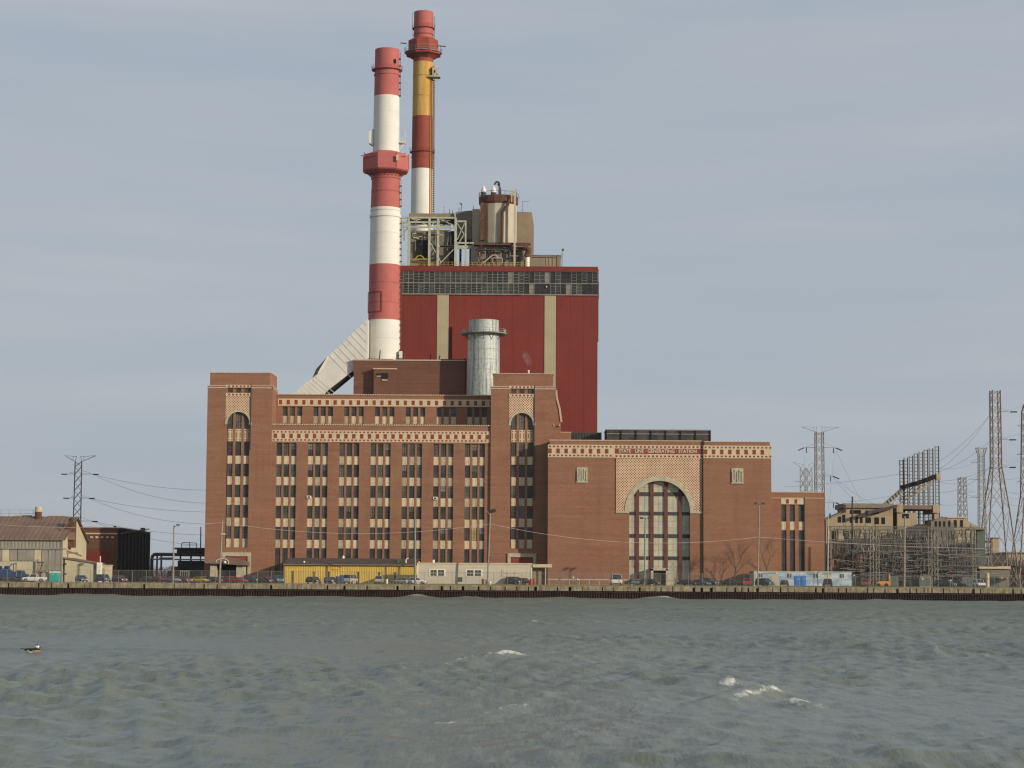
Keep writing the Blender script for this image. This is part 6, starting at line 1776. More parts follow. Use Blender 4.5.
# orange utility machine
om = thing('orange_utility_truck', 'small orange utility truck with dark cab by the substation fence', 'truck', (cpx(884, 490), 490, GZ))
q = lambda px: X(px, 489, 580); qq = lambda py: Z(py, 489, 884)
b = MB(); b.prism_xz([(q(876.4), qq(585.8)), (q(890.6), qq(585.8)), (q(890.6), qq(581.4)), (q(882), qq(581.0)), (q(877.4), qq(582.2))], 489, 490.8); b.build('body', M['orange'], om)
b = MB(); b.box(q(883), q(890), 489.2, 490.6, qq(581.3), qq(574.4)); b.build('cab', M['steel_dark'], om)
b = MB(); b.box(q(888.8), q(890.2), 488.95, 489.19, qq(581.3), qq(574)); b.build('cab_post', M['orange'], om)
for px in (878.6, 886.4):
    b = MB(); b.bar((q(px), 488.92, GZ + .42), (q(px), 489.25, GZ + .42), .42, 0, 14); b.build('wheel', M['tyre'], om)
b = MB()
for i in range(3): b.bar((q(771 + 4.5 * i), 488.5, GZ + .12), (q(774.5 + 4.5 * i), 488.5, GZ + .12), .16, 0, 8)
tag(b.build('yellow_kerb_bar', M['yellow_rail']), 'low yellow bars on the quay edge by the dark green car', 'kerb bar')
# barrels and small things near the trailer
def barrel(px, Y, label, m, h=.95, r=.30):
    t = thing('barrel', label, 'barrel', (cpx(px, Y), Y, GZ))
    b = MB(); b.lathe(0, 0, [(r, 0), (r * 1.04, h * .33), (r, h * .34), (r * 1.04, h * .66), (r, h * .67), (r, h)], 14); b.build('drum', M[m], t, local=True)
    b = MB(); b.lathe(0, 0, [(r * .9, h), (r * .9, h + .04)], 14); b.build('lid', M['bumper'], t, local=True)
barrel(531.0, 489, 'left one of two red barrels right of the beige trailer', 'red_paint', 1.35)
barrel(534.2, 489, 'right one of two red barrels below the trailer porch', 'red_paint', 1.35)
barrel(486.6, 489.5, 'white and red barrel right of middle trailer window', 'white', 1.1)
barrel(483.0, 489.5, 'rust red barrel beside the white barrel before the trailer', 'ch_red2', 1.2)
barrel(490.0, 489.5, 'small white barrel at the foot of the leaning utility pole', 'white', .7)
barrel(337.6, 490, 'left one of two tall blue barrels before the yellow shed', 'blue_dark', 1.6, .4)
barrel(341.6, 490, 'right one of two tall blue barrels before the yellow shed', 'blue_dark', 1.9, .45)
barrel(386.8, 490, 'small white barrel right of the champagne car', 'white', 1.1, .25)
for (px, py, s, label, m) in ((573.0, 577.6, .42, 'small white round lamp left on a post before blank hall wall', 'white'), (577.6, 579.6, .45, 'small white lantern on a post right of the first before hall wall', 'white'), (922.4, 579.0, .4, 'white round lamp before the substation, left', 'white'), (950.6, 580.4, .4, 'white round lamp before the substation centre', 'white'), (1001.6, 578.0, .4, 'pale lamp at low building right end, left', 'cream'), (1007.4, 578.6, .4, 'pale lamp at low building right end, right', 'cream'), (854.0, 575.4, .3, 'small bright lamp right of the pale blue cabin', 'white')):
    t = thing('post_lamp', label, 'lamp', (cpx(px, 492), 492, GZ))
    zc = Z(py, 492, px)
    b = MB(); b.bar((0, 0, 0), (0, 0, zc - GZ), .05, 0, 6); b.build('post', M['steel_grey'], t, local=True)
    b = MB(); b.lathe(0, 0, [(.05, zc - GZ - s / 2), (s / 2, zc - GZ - s * .25), (s / 2, zc - GZ + s * .2), (.08, zc - GZ + s / 2)], 10); b.build('globe', M[m], t, local=True)
# guard rail before the hall
gr_ = thing('guard_rail', 'pale low guard rail along the foot of the blank left hall wall', 'guard rail', (cpx(590, 500), 500, GZ))
b = MB(); b.box(cpx(548, 500), cpx(640, 500), 500, 500.12, Z(580.2, 500, 590), Z(579.0, 500, 590)); b.build('rail', M['stone'], gr_)
for i in range(10):
    b = MB(); b.box(cpx(549 + 10 * i, 500), cpx(549.8 + 10 * i, 500), 500.12, 500.3, GZ, Z(579.0, 500, 590)); b.build('post', M['stone'], gr_)

# ------------------------------------------------------------------ poles and street lamps
def pole(name, label, cat, px0, px1, ytop, Y, r, m, heads=0):
    x0 = X(px0, Y, 583); x1 = X(px1, Y, ytop); zt = Z(ytop, Y, px1)
    t = thing(name, label, cat, (x0, Y, GZ))
    b = MB(); b.bar((x0, Y, GZ - .3), (x1, Y, zt), r, 0, 10, r * .65); b.build('pole', M[m], t, smooth=True)
    if heads == 1:
        b = MB(); b.bar((x1, Y, zt - .4), (x1 + .9, Y - .3, zt + .1), .06, 0, 6); b.build('arm', M[m], t)
        b = MB(); b.box(x1 + .55, x1 + 1.3, Y - .6, Y - .1, zt - .15, zt + .25); b.build('lamp_head', M['steel_dark'], t)
    if heads == 2:
        b = MB(); b.bar((x1 - .9, Y, zt), (x1 + .9, Y, zt - .05), .06, 0, 6); b.build('arm', M[m], t)
        for s in (-1, 1):
            b = MB(); b.hexa([(x1 + s * .85 - .35, Y - .5, zt - .25), (x1 + s * .85 + .35, Y - .5, zt - .25), (x1 + s * .85 + .35, Y + .2, zt - .05), (x1 + s * .85 - .35, Y + .2, zt - .05)],
                             [(x1 + s * .85 - .35, Y - .5, zt + .05), (x1 + s * .85 + .35, Y - .5, zt + .05), (x1 + s * .85 + .35, Y + .2, zt + .2), (x1 + s * .85 - .35, Y + .2, zt + .2)]); b.build('lamp_head', M['steel_dark'], t)
    return t, (x1, Y, zt)
pole('street_lamp', 'wooden lamp post with single lamp left of the pipe bridge', 'lamp post', 173.0, 174.0, 525.4, 489, .22, 'wood', 1)
t_, pA = pole('utility_pole', 'pale wooden utility pole in front of the left tower porch', 'utility pole', 219.4, 222.4, 520.5, 488, .24, 'wood', 0)
b = MB(); b.box(pA[0] - .25, pA[0] + .75, 487.6, 487.9, Z(535.0, 488, 223), Z(533.2, 488, 223)); b.build('lamp_head', M['steel_pale'], t_)
pole('utility_pole', 'grey steel pole at the gap between yellow shed and beige trailer', 'utility pole', 415.2, 415.0, 519.0, 489, .24, 'steel_grey', 0)
t_, pB = pole('utility_pole', 'slightly leaning pale pole in front of the beige trailer', 'utility pole', 487.6, 490.2, 513.6, 489, .21, 'wood', 0)
b = MB(); b.bar((pB[0] - .1, 489, pB[2] - .3), (pB[0] - .7, 488.7, pB[2] + .5), .06, 0, 5); b.build('arm', M['wood'], t_)
b = MB(); b.box(X(493.4, 519.6, 510), X(496.0, 519.6, 510), 519.4, 519.98, Z(511.6, 519.6, 494), Z(508.8, 519.6, 494)); tag(b.build('wall_light', M['steel_dark']), 'small dark wall light on the right tower above the leaning pole', 'wall light')
pole('street_lamp', 'tall grey twin head lamp post before the great arch window', 'lamp post', 644.6, 645.4, 518.0, 487, .16, 'wood', 2)
t_, pC = pole('street_lamp', 'tall tan twin head lamp post near the right edge of the hall', 'lamp post', 757.8, 759.4, 503.4, 486.5, .17, 'wood', 2)
pole('utility_pole', 'slender grey pole just right of the brick annex corner', 'utility pole', 827.4, 828.6, 515.0, 490, .15, 'steel_pale', 0)
pole('utility_pole', 'brown pole rising above the left end of the tan substation building', 'utility pole', 852.0, 852.4, 496.6, 524, .30, 'steel_dark', 0)
pole('utility_pole', 'pale post in the middle of the substation', 'utility pole', 904.2, 904.8, 516.0, 505, .26, 'wood', 0)
pole('utility_pole', 'thin pole behind the pipe bridge beside the left tower', 'utility pole', 200.4, 200.8, 527.0, 560, .2, 'steel_dark', 0)

def wire(a, c, sag, r, m, name, label, cat, group, n=14):
    a, c = Vector(a), Vector(c)
    b = MB()
    pts = []
    for i in range(n + 1):
        t = i / n
        p = a.lerp(c, t); p.z -= sag * 4 * t * (1 - t); pts.append(p)
    for p, q_ in zip(pts[:-1], pts[1:]): b.bar(p, q_, r, 0, 3, caps=False)
    tag(b.build(name, M[m]), label, cat, group)
def PP(px, py, Y): return tuple(P(px, py, Y))
G1 = 'cable strung along the quay poles'
for (a_, c_, sg, lab) in (((-40, 522, 488), (222.4, 522.5, 488), 1.2, 'pale cable running left from the porch utility pole to the picture edge'),
                        ((222.4, 522.5, 488), (490.2, 523.8, 489), 2.3, 'pale cable strung between porch utility pole and leaning pole'),
                        ((490.2, 523.8, 489), (758.6, 537, 492), 2.6, 'pale cable strung from leaning pole across the great arch'),
                        ((758.6, 537, 492), (1080, 549.5, 492), .8, 'pale cable running from the tan twin lamp post over the substation')):
    wire(PP(*a_), PP(*c_), sg, .032, 'pale_wire', 'overhead_cable', lab, 'cable', G1)

# ------------------------------------------------------------------ chain link fence on the quay
fn = thing('chain_link_fence', 'thin grey chain link fence along the whole quay edge', 'fence', (0, 484.6, GZ))
FY = 484.6
FT = Z(572.6, FY, 512)
xL, xR = X(-60, FY), X(1084, FY)
pm = MB(); pm.bar((0, 0, -.4), (0, 0, FT - GZ), .045, 0, 6)
pme = pm.mesh('post', [M['steel_grey']])
x = xL
while x < xR:
    obj('post', pme, fn, (x - 0, 0, 0)); x += 3.05
b = MB(); b.bar((xL, FY, FT), (xR, FY, FT), .035, 0, 4); b.bar((xL, FY, GZ + .15), (xR, FY, GZ + .15), .02, 0, 4); b.build('rail', M['steel_grey'], fn)
b = MB()
hgt = FT - GZ
x = xL
while x < xR:
    b.bar((x, FY - .02, GZ), (x + hgt, FY - .02, FT), .0065, 0, 3, caps=False); b.bar((x + hgt, FY + .02, GZ), (x, FY + .02, FT), .0065, 0, 3, caps=False); x += .22
b.build('wire_mesh', M['steel_grey'], fn, kind='stuff')

# ------------------------------------------------------------------ bare trees
def bare_tree(px, Y, ytop, label, seed, spread=1.0):
    rt = random.Random(seed)
    x0 = X(px, Y, 580); H = Z(ytop, Y, px) - GZ
    t = thing('bare_tree', label, 'tree', (x0, Y, GZ), 'bare trees before the hall')
    tr = MB(); br = MB()
    def grow(b, p, d, l, r, depth):
        n = 3
        for i in range(n):
            d2 = (d + Vector((rt.uniform(-.14, .14), rt.uniform(-.14, .14), .03))).normalized()
            q_ = p + d2 * (l / n)
            b.bar(p, q_, r, 0, 5 if depth < 2 else 3, r * .86, caps=False)
            p, d, r = q_, d2, r * .86
            if depth < 5 and i > 0 and rt.random() < .8:
                a = rt.uniform(0, 6.28); tilt = rt.uniform(.5, .95)
                side = Vector((math.cos(a), math.sin(a), 0))
                grow(br, p, (d * math.cos(tilt) + side * math.sin(tilt) * spread).normalized(), l * rt.uniform(.5, .72), r * .62, depth + 1)
        if depth < 5:
            for k_ in range(2):
                a = rt.uniform(0, 6.28); tilt = rt.uniform(.25, .6)
                side = Vector((math.cos(a), math.sin(a), 0))
                grow(br, p, (d * math.cos(tilt) + side * math.sin(tilt) * spread).normalized(), l * rt.uniform(.62, .8), r * .75, depth + 1)
    grow(tr, Vector((0, 0, -.2)), Vector((0, 0, 1)), H * .34, H * .021, 0)
    tr.build('trunk', M['bark'], t, local=True); br.build('crown', M['bark'], t, local=True)
bare_tree(734.0, 506, 533, 'bare leafless tree against the hall wall left of the tan lamp post', 5)
bare_tree(768.0, 508, 531, 'bare leafless tree at the corner of hall and annex', 9)
bare_tree(636.5, 507, 556, 'slim pale leafless sapling before the great arch window', 3, .7)

# ------------------------------------------------------------------ lattice towers
def lattice(b, prof, cx, cy, leg=.14, br=.07, aspect=1.0, rot=0.0, panel=1.0, horiz=True):
    """prof = list of (z, half width); four legs with X bracing on every side"""
    ca, sa = math.cos(rot), math.sin(rot)
    def corner(i, w, z):
        sx, sy = ((-1, -1), (1, -1), (1, 1), (-1, 1))[i]
        x, y = sx * w, sy * w * aspect
        return Vector((cx + x * ca - y * sa, cy + x * sa + y * ca, z))
    legs = [MB() for _ in range(4)]
    zs = [prof[0]]
    for (z0, w0), (z1, w1) in zip(prof[:-1], prof[1:]):
        for i in range(4): legs[i].bar(corner(i, w0, z0), corner(i, w1, z1), leg, 0, 4)
        z = z0
        while z < z1 - .01:
            w = w0 + (w1 - w0) * (z - z0) / (z1 - z0)
            zn = min(z1, z + max(.6, 2 * w * panel))
            if z1 - zn < .4 * w: zn = z1
            wn_ = w0 + (w1 - w0) * (zn - z0) / (z1 - z0)
            for i in range(4):
                j = (i + 1) % 4
                b.bar(corner(i, w, z), corner(j, wn_, zn), br, 0, 4, caps=False); b.bar(corner(j, w, z), corner(i, wn_, zn), br, 0, 4, caps=False)
                if horiz: b.bar(corner(i, wn_, zn), corner(j, wn_, zn), br, 0, 4, caps=False)
            z = zn
    return legs

def pylon(label, px, Y, prof_px, arms, top=None, rot=0.2, leg=.16, br=.08, pxc=None, m='pylon'):
    """prof_px: (py, half width px) from bottom up; arms: (py, left px, right px, insulators)"""
    kx_ = F / Y
    x0 = X(px, Y, 455)
    t = thing('lattice_pylon', label, 'pylon', (x0, Y, GZ))
    prof = [(Z(py, Y, px), w / kx_ / 1.15) for py, w in prof_px]
    prof[0] = (GZ - .2, prof[0][1])
    b = MB()
    for lg in lattice(b, prof, x0, Y, leg, br, 1.0, rot, 1.2, False): lg.build('leg', M[m], t)
    b.build('bracing', M[m], t, kind='stuff')
    ends = {}
    for ai, (py, l, r, ins) in enumerate(arms):
        z = Z(py, Y, px); w = 0
        for (za, wa), (zb_, wb) in zip(prof[:-1], prof[1:]):
            if za <= z <= zb_: w = wa + (wb - wa) * (z - za) / (zb_ - za)
        for sgn, pe in ((-1, l), (1, r)):
            if pe is None: continue
            xe_ = X(pe, Y, py)
            b = MB()
            b.bar((x0 + sgn * w, Y - w * .7, z), (xe_, Y, z), .07, 0, 4); b.bar((x0 + sgn * w, Y + w * .7, z), (xe_, Y, z), .07, 0, 4)
            b.bar((x0 + sgn * w, Y, z + abs(xe_ - x0) * .28), (xe_, Y, z + .05), .05, 0, 4)
            b.build('cross_arm', M[m], t)
            ends[(ai, sgn)] = (xe_, Y, z)
            if ins:
                b = MB()
                s2 = ins * (1 if sgn > 0 else -1)
                b.bar((xe_ + sgn * .3, Y, z - .1), (xe_ + sgn * 2.0, Y - .5, z - (.1 if ins > 1 else .9)), .17, 0, 6); 
                if ins <= 1: b.bar((xe_ + sgn * -.4, Y, z - .1), (xe_ - sgn * .5, Y, z - 1.6), .13, 0, 6)
                b.build('insulator', M['insul'], t)
    if top:
        (pyt, l, r, pyb) = top
        for sgn, pe in ((-1, l), (1, r)):
            b = MB(); xe_ = X(pe, Y, pyt); zt = Z(pyt, Y, px); w = prof[-1][1]; z1 = prof[-1][0]
            b.bar((x0 + sgn * w, Y, z1), (xe_, Y, zt), .10, 0, 4); b.bar((x0 + sgn * w * .6, Y, z1 + 1.4), (xe_, Y, zt), .07, 0, 4); b.bar((x0 + sgn * w, Y, z1), (x0 + sgn * w * .6, Y, z1 + 1.6), .08, 0, 4)
            b.bar((x0 + sgn * w * 1.6, Y, z1 + .35), (x0 + sgn * w * 1.7, Y, z1 + 1.45), .06, 0, 4)
            b.build('earth_wire_arm', M[m], t)
            ends[('t', sgn)] = (xe_, Y, zt)
    return t, ends
_, EL = pylon('slim lattice pylon with Y shaped head behind the rusty shed on the far left', 78.6, 640, [(600, 5.0), (525, 4.2), (461.5, 3.7)], [(474, 68.5, 92, 2), (498, 70.5, 88, 2), (521, None, 91, 2)], (455.6, 64.5, 96, 461), rot=.15, leg=.12, br=.075)
_, EA = pylon('slim lattice pylon with Y shaped head rising behind the brick annex', 819.4, 640, [(600, 5.4), (500, 4.6), (432, 4.1)], [(447.5, 805, 835, 1), (475.8, None, 832, 1), (502.5, None, 835, 1)], (427.0, 801.5, 839, 432), rot=.15, leg=.12, br=.075)
_, EB = pylon('smaller distant lattice pylon just left of the annex pylon', 806.0, 900, [(600, 5.6), (468, 4.8)], [(482, 795, 817, 0)], (462.4, 793, 818, 468), rot=.5, leg=.16, br=.1)
_, EC = pylon('tallest lattice pylon with flared legs near the right picture edge', 996.0, 575, [(592, 20.0), (510, 11.4), (466.5, 5.1), (390.5, 4.7)], [(411.5, None, 1009, 2), (439.4, None, 1008, 2), (467, None, 1008, 2)], None, rot=.12, leg=.2, br=.08)
_, ED = pylon('lattice pylon with flared legs cut by the right picture edge', 1027.6, 590, [(592, 20.0), (495, 6.6), (412, 4.6), (404, 2.6)], [(426, 1017.5, None, 0), (454.5, 1017, None, 0), (482, 1017, None, 0)], None, rot=.12, leg=.2, br=.08)
_, EE = pylon('mid height lattice pylon with widened head left of the tallest one', 981.2, 760, [(600, 4.4), (470, 3.1), (456, 3.0), (447.6, 5.2)], [(462.4, 970, 985, 0), (479.4, 969, 987, 0), (497.6, 970, 984, 0)], None, rot=.1, leg=.12, br=.07)
_, EF = pylon('faint far lattice pylon between the ribbed masts and the mid height pylon', 961.8, 980, [(600, 5.2), (477.2, 3.4)], [(492, 957, 975, 0)], None, rot=.3, leg=.17, br=.11)
# ------------------------------------------------------------------ conductors
WL = 'thin dark overhead power line'
def wl(a_, c_, sag, lab, grp, r=.035): wire(a_, c_, sag, r, 'wire', 'power_line', lab, 'power line', grp, 12)
for wi, (key, tgt, sg) in enumerate((((0, 1), (260, 487.0, 690), 2.5), ((0, 1), (260, 497.5, 690), 4.5), ((1, 1), (260, 510, 690), 2.0), ((1, 1), (260, 519, 690), 4.0), ((2, 1), (260, 533, 690), 2.0), ((2, 1), (260, 541, 690), 3.6))):
    wl(EL[key], PP(*tgt), sg, ['upper line from the top right arm', 'lower line from the top right arm', 'upper line from the middle right arm', 'lower line from the middle right arm', 'upper line from the lowest right arm', 'lower line from the lowest right arm'][wi] + ' of the far left pylon', 'power lines of the left pylon', .042)
for wi, (a_, c_, sg) in enumerate(((EA[(0, 1)], (872, 520, 540), .8), (EA[(0, 1)], (828, 510, 540), .6), (EA[(1, 1)], (868, 511, 540), .8), (EA[(1, 1)], (900, 513, 545), 1.5), (EA[(2, 1)], (842, 512, 540), .3), (EA[(0, -1)], (803, 520, 540), 1.0))):
    wl(a_, PP(*c_), sg, 'power line from the annex pylon, ' + ['slanting furthest from its top right arm', 'dropping steeply from its top right arm', 'short slant from its middle right arm', 'long slant from its middle right arm', 'from its lowest right arm', 'from its left arm down behind the annex'][wi], 'power lines of the annex pylon')
for wi, (a_, c_, sg) in enumerate((((783, 487, 700), (900, 474, 640), .5), ((826, 502.5, 640), (900, 494, 640), .6))):
    wl(PP(*a_), PP(*c_), sg, ['upper', 'lower'][wi] + ' of two near level power lines behind the tan substation building', 'level power lines at the substation')
for wi, (a_, c_, sg) in enumerate((((990, 415, 575), (938, 462, 590), 1), ((990, 415, 575), (938, 470, 590), 1.5), ((990, 441, 575), (938, 472, 590), 1.0), ((976, 462, 760), (938, 468, 590), 1), ((970, 479, 760), (938, 481, 590), 1.2), ((990, 467, 575), (938, 481, 590), 1.0), ((970, 498, 760), (938, 504, 590), 1.2), ((990, 467, 575), (938, 492, 590), 2.0))):
    wl(PP(*a_), PP(*c_), sg, ['highest', 'second highest', 'third highest', 'fourth highest', 'fifth highest', 'sixth highest', 'lowest', 'second lowest'][wi] + ' power line between the ribbed masts and the right hand pylons', 'power lines to the ribbed masts')
for wi, (a_, c_, sg) in enumerate((((1000, 439, 575), (1060, 415, 600), .8), ((1000, 467, 575), (1060, 440, 600), .8), ((1001, 412, 575), (1060, 392, 600), .4), ((985, 481, 760), (1060, 470, 760), .8), ((985, 497, 760), (1060, 496, 760), .8), ((957, 492, 980), (1060, 512, 900), 1), ((1000, 490, 700), (1060, 500, 700), .5), ((960, 551, 560), (1060, 552, 560), .2), ((980, 538, 560), (1060, 541, 560), .2))):
    wl(PP(*a_), PP(*c_), sg, ['line from the middle right arm of the tallest pylon', 'line from the lowest right arm of the tallest pylon', 'line from the top right arm of the tallest pylon', 'middle line right of the mid height pylon', 'lower line right of the mid height pylon', 'line right of the faint far pylon', 'line crossing between the legs of the two flared pylons', 'lowest level line by the right picture edge', 'level line just above the lowest one at right edge'][wi], 'power lines at the right edge')

# ------------------------------------------------------------------ ribbed masts and sloping gallery behind the substation
MY = 592.0
mpx = lambda px, py=480: X(px, MY, py); mpz = lambda py, px=918: Z(py, MY, px)
tops = [(901.6, 459.8), (906.0, 457.6), (911.2, 455.6), (916.3, 453.6), (921.2, 451.6), (926.2, 449.6), (931.4, 448.4), (937.2, 446.2)]
names = ['leftmost', 'second from left', 'third from left', 'fourth from left', 'fourth from right', 'third from right', 'second from right', 'rightmost and tallest']
for (px, pt_), nm in zip(tops, names):
    t = thing('ladder_mast', nm + ' of the eight ladder like steel masts', 'mast', (mpx(px), MY, GZ), 'ladder like steel masts')
    w = 1.7 / (F / MY)
    zt = Z(pt_, MY, px)
    for s in (-1, 1):
        b = MB(); b.box(mpx(px) + s * w - .13, mpx(px) + s * w + .13, MY - .2, MY + .2, GZ, zt); b.build('upright', M['steel_dark'] if s > 0 else M['steel_grey'], t)
    b = MB(); z = GZ + .8; i = 0
    while z < zt:
        b.box(mpx(px) - w, mpx(px) + w, MY - .14, MY + .14, z - .10, z + .10)
        z += .95; i += 1
    b.build('rungs', M['steel_grey'], t, kind='stuff')
ga = thing('sloping_gallery', 'dark sloping conveyor gallery crossing the ladder like masts', 'gallery', (mpx(918), MY - 3, GZ))
b = MB()
A_ = [(880, 505.4), (899.6, 488.6), (933, 476.6), (938.4, 474.6)]
gp2 = [(mpx(a), mpz(c)) for a, c in A_]
b.prism_xz([(mpx(899.6), mpz(490.0)), (mpx(917), mpz(485.4)), (mpx(933.4), mpz(479.4)), (mpx(933.4), mpz(474.8)), (mpx(917), mpz(481.0)), (mpx(899.6), mpz(485.8))], MY - 3.5, MY - .5); b.build('gallery_floor', M['dark'], ga)
b = MB()
b.prism_xz([(mpx(878), mpz(507.4)), (mpx(884), mpz(507.4)), (mpx(901), mpz(491.2)), (mpx(899.6), mpz(488.8))], MY - 3, MY - 1)
b.build('lower_gallery', M['steel_grey'], ga)
b = MB()
for i in range(7): 
    t = i / 7
    b.bar((mpx(880 + 20 * t), MY - 3.2, mpz(506 - 17 * t)), (mpx(885 + 17 * t), MY - 3.2, mpz(512 - 14 * t)), .12)
for i in range(9):
    px = 901 + 3.8 * i; py = 490 - 12 * i / 8.5
    b.bar((mpx(px), MY - 2, mpz(py)), (mpx(px - 9), MY - 2, mpz(py + 12)), .10); 
b.bar((mpx(900), MY - 2, mpz(503)), (mpx(938), MY - 2, mpz(479)), .18); b.bar((mpx(884), MY - 2, mpz(513)), (mpx(930), MY - 2, mpz(482)), .12)
b.build('truss', M['tan_conc'], ga)
b = MB(); b.box(mpx(935.0), mpx(939.2), MY - 2, MY - .4, mpz(480), mpz(473.6)); b.build('head_house', M['tan_conc'], ga)

# ------------------------------------------------------------------ tan concrete buildings behind the substation
CB = 578.0
nx_ = lambda px, py=530: X(px, CB, py); nz_ = lambda py, px=880: Z(py, CB, px)
cbg = thing('tan_concrete_building', 'stepped tan concrete building with dark openings behind the substation', 'building', (nx_(880), CB, GZ))
b = MB()
b.prism_xz([(nx_(826), ZB), (nx_(846), ZB), (nx_(846), nz_(511.2, 846)), (nx_(826), nz_(519.8, 826))], CB, CB + 12)
b.box(nx_(845.4), nx_(893.0), CB - .05, CB + 14, ZB, nz_(508.0))
b.box(nx_(897.4), nx_(917), CB - .02, CB + 14, ZB, nz_(512.6)); b.box(nx_(917), nx_(938.6), CB - .02, CB + 8, ZB, nz_(524)); b.box(nx_(934.6), nx_(938.6), CB, CB + 4, nz_(524), nz_(512.6))
b.build('wall', M['tan_conc'], cbg)
b = MB(); b.box(nx_(843.4), nx_(893.8), CB - .8, CB + 15, nz_(508), nz_(503.6)); b.prism_xz([(nx_(825), nz_(520.6, 825)), (nx_(846), nz_(512, 846)), (nx_(846), nz_(510.6, 846)), (nx_(825), nz_(519, 825))], CB - .5, CB + 12.5); b.build('roof', M['roof_grey'], cbg)
b = MB(); b.box(nx_(896.6), nx_(903), CB - .5, CB + 14.4, nz_(512.5), nz_(504.4)); b.box(nx_(933), nx_(939.4), CB - .5, CB + 14.4, nz_(512.5), nz_(504.6)); b.build('roof_block', M['tan_conc'], cbg)
b = MB(); b.box(nx_(903), nx_(933), CB - .3, CB + 14, nz_(509), nz_(505)); b.build('roof_band', M['roof_rust'], cbg)
for (a_, c_, y0, y1) in ((850.4, 861.0, 510.2, 513.8), (866, 879, 510.6, 513.8), (838.6, 841.2, 516.8, 522.6), (843, 845, 514.8, 522.6), (850.4, 853, 517.0, 523), (855.6, 858.0, 517.0, 523), (860.4, 862.6, 517.4, 523), (866, 871, 517.4, 523), (875, 879, 517.4, 524), (882, 885, 517.4, 524), (903, 909, 513.6, 518), (831.4, 836, 531, 541), (845, 849, 531, 541)):
    b = MB(); b.box(nx_(a_), nx_(c_), CB - .20, CB - .04, nz_(y1), nz_(y0)); b.build('opening', M['dark'], cbg)
b = MB(); b.box(nx_(828.4), nx_(829.8), CB - 2, CB - 1.6, nz_(519), nz_(514)); b.box(nx_(844), nx_(845.6), CB - 1, CB - .8, nz_(513), nz_(505)); b.build('chimney_pot', M['steel_dark'], cbg)
# sloping conveyor roof in front, dark
b = MB(); b.prism_xz([(nx_(866), nz_(515)), (nx_(895), nz_(508.0)), (nx_(895), nz_(505.0)), (nx_(866), nz_(511.8))], CB - 4, CB - 1); b.build('sloping_canopy', M['roof_dark'], cbg)
c2b = thing('tan_ribbed_building', 'tan building with dark upright slots and grey gable left of the green tower', 'building', (nx_(955), CB - 8, GZ))
CB2 = CB - 8
rx_ = lambda px, py=530: X(px, CB2, py); rz_ = lambda py, px=955: Z(py, CB2, px)
b = MB(); b.prism_xz([(rx_(936), ZB), (rx_(977.4), ZB), (rx_(977.4), rz_(526.0)), (rx_(967), rz_(520.6)), (rx_(966.6), rz_(518.6)), (rx_(948), rz_(518.0)), (rx_(936), rz_(519))], CB2, CB2 + 16); b.build('wall', M['tan_conc'], c2b)
b = MB(); b.prism_xz([(rx_(930), ZB), (rx_(953), ZB), (rx_(953), rz_(524)), (rx_(941.6), rz_(516.6)), (rx_(930), rz_(522))], CB2 - 1.5, CB2 - .05); b.build('grey_gable', M['grey_box'], c2b)
b = MB(); b.box(rx_(947), rx_(967.4), CB2 - .3, CB2 + 16.2, rz_(518.2), rz_(516.9)); b.build('roof_edge', M['coping'], c2b)
for (a_, c_, y0, y1) in ((954.2, 956.8, 520, 527.6), (960.6, 963, 520, 527.6), (949, 950.6, 520, 526), (948, 951, 531, 538), (953.4, 955.4, 531, 538)):
    b = MB(); b.box(rx_(a_), rx_(c_), CB2 - .16, CB2 - .01, rz_(y1), rz_(y0)); b.build('slot_window', M['dark'], c2b)
for px in (939, 943.4, 948.4, 935):
    b = MB(); b.box(rx_(px - .9), rx_(px + .9), CB2 - 1.62, CB2 - 1.51, rz_(527.6), rz_(521.5)); b.build('slot_window', M['dark'], c2b)
gt = thing('grey_green_tower', 'grey green clad tower at right end of the substation', 'tower', (X(980, 556), 556, GZ))
b = MB(); b.box(X(976.6, 556), X(984.6, 556), 556, 560, ZB, Z(527.6, 556, 980)); b.build('casing', M['green_grey'], gt)
b = MB(); b.prism_xz([(X(968, 556), Z(529.6, 556, 980)), (X(985.4, 556), Z(529.6, 556, 980)), (X(985.4, 556), Z(528.0, 556, 980)), (X(968, 556), Z(528.4, 556, 980))], 555, 560); b.build('roof', M['roof_grey'], gt)
for py in (541.6, 548, 554):
    b = MB(); b.box(X(984.4, 556), X(991.0, 556), 556.2, 558, Z(py + .7, 556, 985), Z(py - .5, 556, 985)); b.build('side_balcony', M['steel_dark'], gt)
b = MB(); b.bar((X(985.5, 556), 556, Z(528, 556, 985)), (X(990.8, 556), 556, Z(566, 556, 985)), .12); b.bar((X(991, 556), 556, GZ), (X(991, 556), 556, Z(540, 556, 985)), .09); b.build('stay', M['steel_grey'], gt)
# brown render blocks low in the substation
for (a_, c_, yt, Yb, lab) in ((830.4, 844.6, 556.4, 548, 'low brown rendered block right of the brick annex'), (853.4, 866.4, 555.0, 546, 'second low brown rendered block in the left part of the substation'), (962.0, 974.0, 543.4, 560, 'tan rendered block beside the grey green tower')):
    t = thing('rendered_block', lab, 'building', (X((a_ + c_) / 2, Yb), Yb, GZ))
    b = MB(); b.box(X(a_, Yb, 560), X(c_, Yb, 560), Yb, Yb + 8, ZB, Z(yt, Yb, (a_ + c_) / 2)); b.build('wall', M['tan_dim'], t)
    b = MB(); b.box(X(a_, Yb, 560) - .1, X(c_, Yb, 560) + .1, Yb - .1, Yb + 8.1, Z(yt, Yb, (a_ + c_) / 2), Z(yt - .8, Yb, (a_ + c_) / 2)); b.build('roof', M['roof_grey'], t)
wr_ = thing('low_white_roof_building', 'low grey building with pale flat roof right of the grey green tower', 'building', (X(994, 540), 540, GZ))
